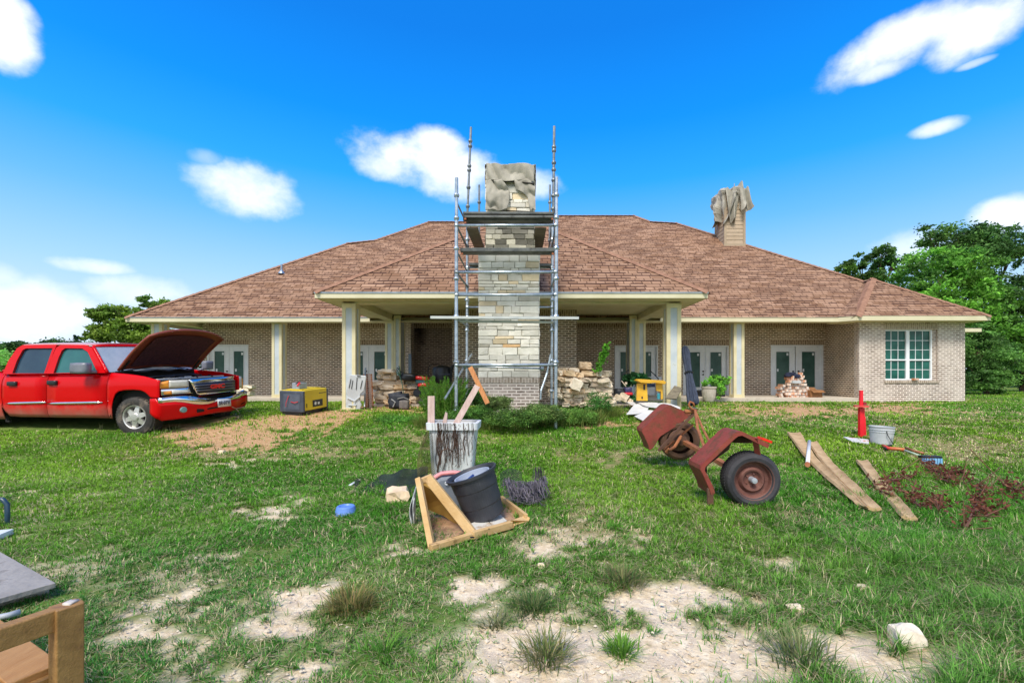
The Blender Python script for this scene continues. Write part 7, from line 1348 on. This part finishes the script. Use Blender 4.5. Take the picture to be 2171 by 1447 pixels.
# bench, grey board, handle at the left
def bench():
    wd = pm('cedar_wood', (.25, .125, .035), (.38, .205, .065), 3, .6, stretch=(1.2, 6, 6), bump=.25, c3=(.20, .09, .045), s3=4, t3=(.58, .7)); ws_ = pm('cedar_seat', (.38, .18, .05), (.46, .24, .08), 3, .6, stretch=(6, 1.2, 6), bump=.2)
    c = W(141, 1290, 1.56); c.z = 0; t = thing('garden_bench', 'reddish cedar bench corner with armrest at the lower left', 'bench', c); d = Vector((-.46, -.89, 0)).normalized(); s = Vector((d.y, -d.x, 0)); s = Vector((-.89, .46, 0)); top = .505
    m = M(); m.box((-.036, -.036, 0), (.036, .036, top - .0), T((c.x, c.y, 0), rz=math.atan2(d.y, d.x))); m.build('leg', wd, t, bevel=.004); m = M(); e = Vector((c.x, c.y, 0)) + d * .9; m.box((-.045, -.045, 0), (.045, .045, top), T((e.x, e.y, 0), rz=math.atan2(d.y, d.x))); m.build('leg', wd, t, bevel=.004)
    m = M(); a = Vector((c.x, c.y, top - .037)) - d * .04; m.bar(a, a + d * 1.0, .045, .075); m.build('armrest', wd, t, bevel=.005)
    for k in range(6):
        p = Vector((c.x, c.y, .27)) + s * .06 + d * (.06 + k * .145); m = M(); m.bar(p, p + s * 1.2, .13, .025); m.build('seat_slat', ws_, t, bevel=.004)
    m = M(); p = Vector((c.x, c.y, .235)) + s * .05; m.bar(p, p + d * .9, .04, .05); m.build('seat_rail', wd, t)
    f = M(); f.rock(Vector((c.x, c.y, top + .002)) - d * .01, (.032, .032, .008), seed=3); single('frayed_patch', 'small frayed whitish patch on the corner of the cedar bench armrest', 'fluff', f, pm('fluff', (.5, .45, .4), (.6, .55, .5), 20, .95), smooth=True)
    A = W(118, 1233, 2.62); z = .09; A.z = z; u = Vector((-.88, .47, 0)).normalized(); v = Vector((-.52, -.85, 0)).normalized(); m = M(); m.box((0, 0, 0), (1.3, .9, .028), Matrix(((u.x, v.x, 0, A.x), (u.y, v.y, 0, A.y), (0, 0, 1, z - .028), (0, 0, 0, 1)))); single('plywood_sheet', 'weathered grey sheet of plywood lying by the left edge', 'board', m, pm('grey_plywood', (.26, .24, .22), (.38, .355, .33), 3.5, .9, bump=.4, c3=(.08, .06, .05), s3=3.5, t3=(.52, .66)), bevel=.002)
    m = M(); [m.box((0, 0, 0), (.08, .7, .06), Matrix(((u.x, v.x, 0, A.x + u.x * q), (u.y, v.y, 0, A.y + u.y * q), (0, 0, 1, .0), (0, 0, 0, 1)))) for q in (.1, .7)]; single('bearer', 'low wooden bearer under the grey plywood sheet', 'timber', m, wood_grey)
    m = M(); D = 3.9; m.tube([W(-22, 1130, D), W(-20, 1070, D), W(-8, 1057, D), (W(6, 1058, D)), W(15, 1068, D), W(16, 1098, D), W(13, 1119, D)], .018, 10); single('metal_chair_arm', 'dark blue tubular metal loop at the left edge', 'handle', m, pm('dark_teal_paint', (.02, .05, .08), (.03, .07, .11), 6, .35), smooth=True)
    m = M(); m.bar(G(-20, 1140, .03), G(12, 1127, .03), .1, .04); single('white_block', 'small white piece under the dark tubular loop at the left edge', 'block', m, white_paint)
    m = M(); m.tube([G(-15, 1310, .03), G(20, 1303, .03), G(42, 1296, .03)], .016, 8); single('garden_hose', 'short length of pale grey hose in the grass above the bench armrest', 'hose', m, pm('grey_hose', (.35, .38, .42), (.45, .48, .52), 6, .5), smooth=True)
bench()
# separate tufts in the bare soil
for i, (px, py, n, h, r, c1, c2, l) in enumerate((
    (745, 1290, 700, .17, .16, (.06, .10, .02), (.24, .17, .07), 'bushy olive and straw tuft on the bare patch at lower left of centre'),
    (815, 1385, 160, .15, .16, (.05, .15, .015), (.10, .20, .03), 'broad bright green grass tuft below the olive one'),
    (1160, 1395, 380, .15, .13, (.05, .10, .02), (.20, .17, .08), 'spreading tuft with straw base left on the pale soil'),
    (1318, 1385, 260, .13, .08, (.05, .13, .015), (.12, .24, .03), 'compact green tuft in the middle of the pale soil'),
    (1700, 1400, 380, .19, .16, (.05, .11, .025), (.17, .17, .08), 'wide wispy tuft right on the pale soil'),
    (1320, 1235, 420, .17, .15, (.04, .11, .02), (.18, .14, .07), 'large sprawling tuft at the upper edge of the pale soil'),
    (1130, 1290, 380, .14, .14, (.03, .09, .02), (.12, .13, .05), 'dark tuft at the upper left edge of the pale soil'),
    (1050, 1325, 150, .1, .1, (.05, .10, .03), (.2, .17, .09), 'small straw-coloured tuft left of the pale soil'),
    (1385, 1110 + 230, 60, .05, .04, (.04, .13, .02), (.1, .2, .03), 'tiny green sprig above the compact green tuft'))):
    spray('grass_tuft', l, 'grass tuft', G(px, py), int(n * .8), h * .82, r * 1.0, tuple(1.7 * q for q in c1), tuple(1.7 * q for q in c2), 300 + i, .0055, 1.2)
rs = np.random.RandomState(44)
for k in range(26):   # dry seed stalks under the truck side and around
    px = rs.uniform(60, 420); py = rs.uniform(905, 945)
    spray('seed_stalk', 'dry seed stalk standing in the grass in front of the red truck', 'grass stalk', G(px, py), 4, .16, .03, (.22, .26, .10), (.36, .34, .18), 500 + k, .008, .35, 'dry seed stalks in front of the truck')

for i, (px, py, h) in enumerate(((905, 905, .3), (985, 905, .34), (1045, 908, .3), (1110, 905, .38), (1165, 902, .36), (1205, 900, .3), (1250, 898, .34), (1290, 882, .3))):
    spray('tall_grass', ('first', 'second', 'third', 'fourth', 'fifth', 'sixth', 'seventh', 'eighth')[i] + ' clump from the left in the tall grass edging the weeds by the scaffold', 'tall grass', G(px, py), 420, h, .42, (.10, .20, .03), (.34, .36, .10), 700 + i, .012, .7, 'tall grass edging the weeds')
make_grass(); pebbles()
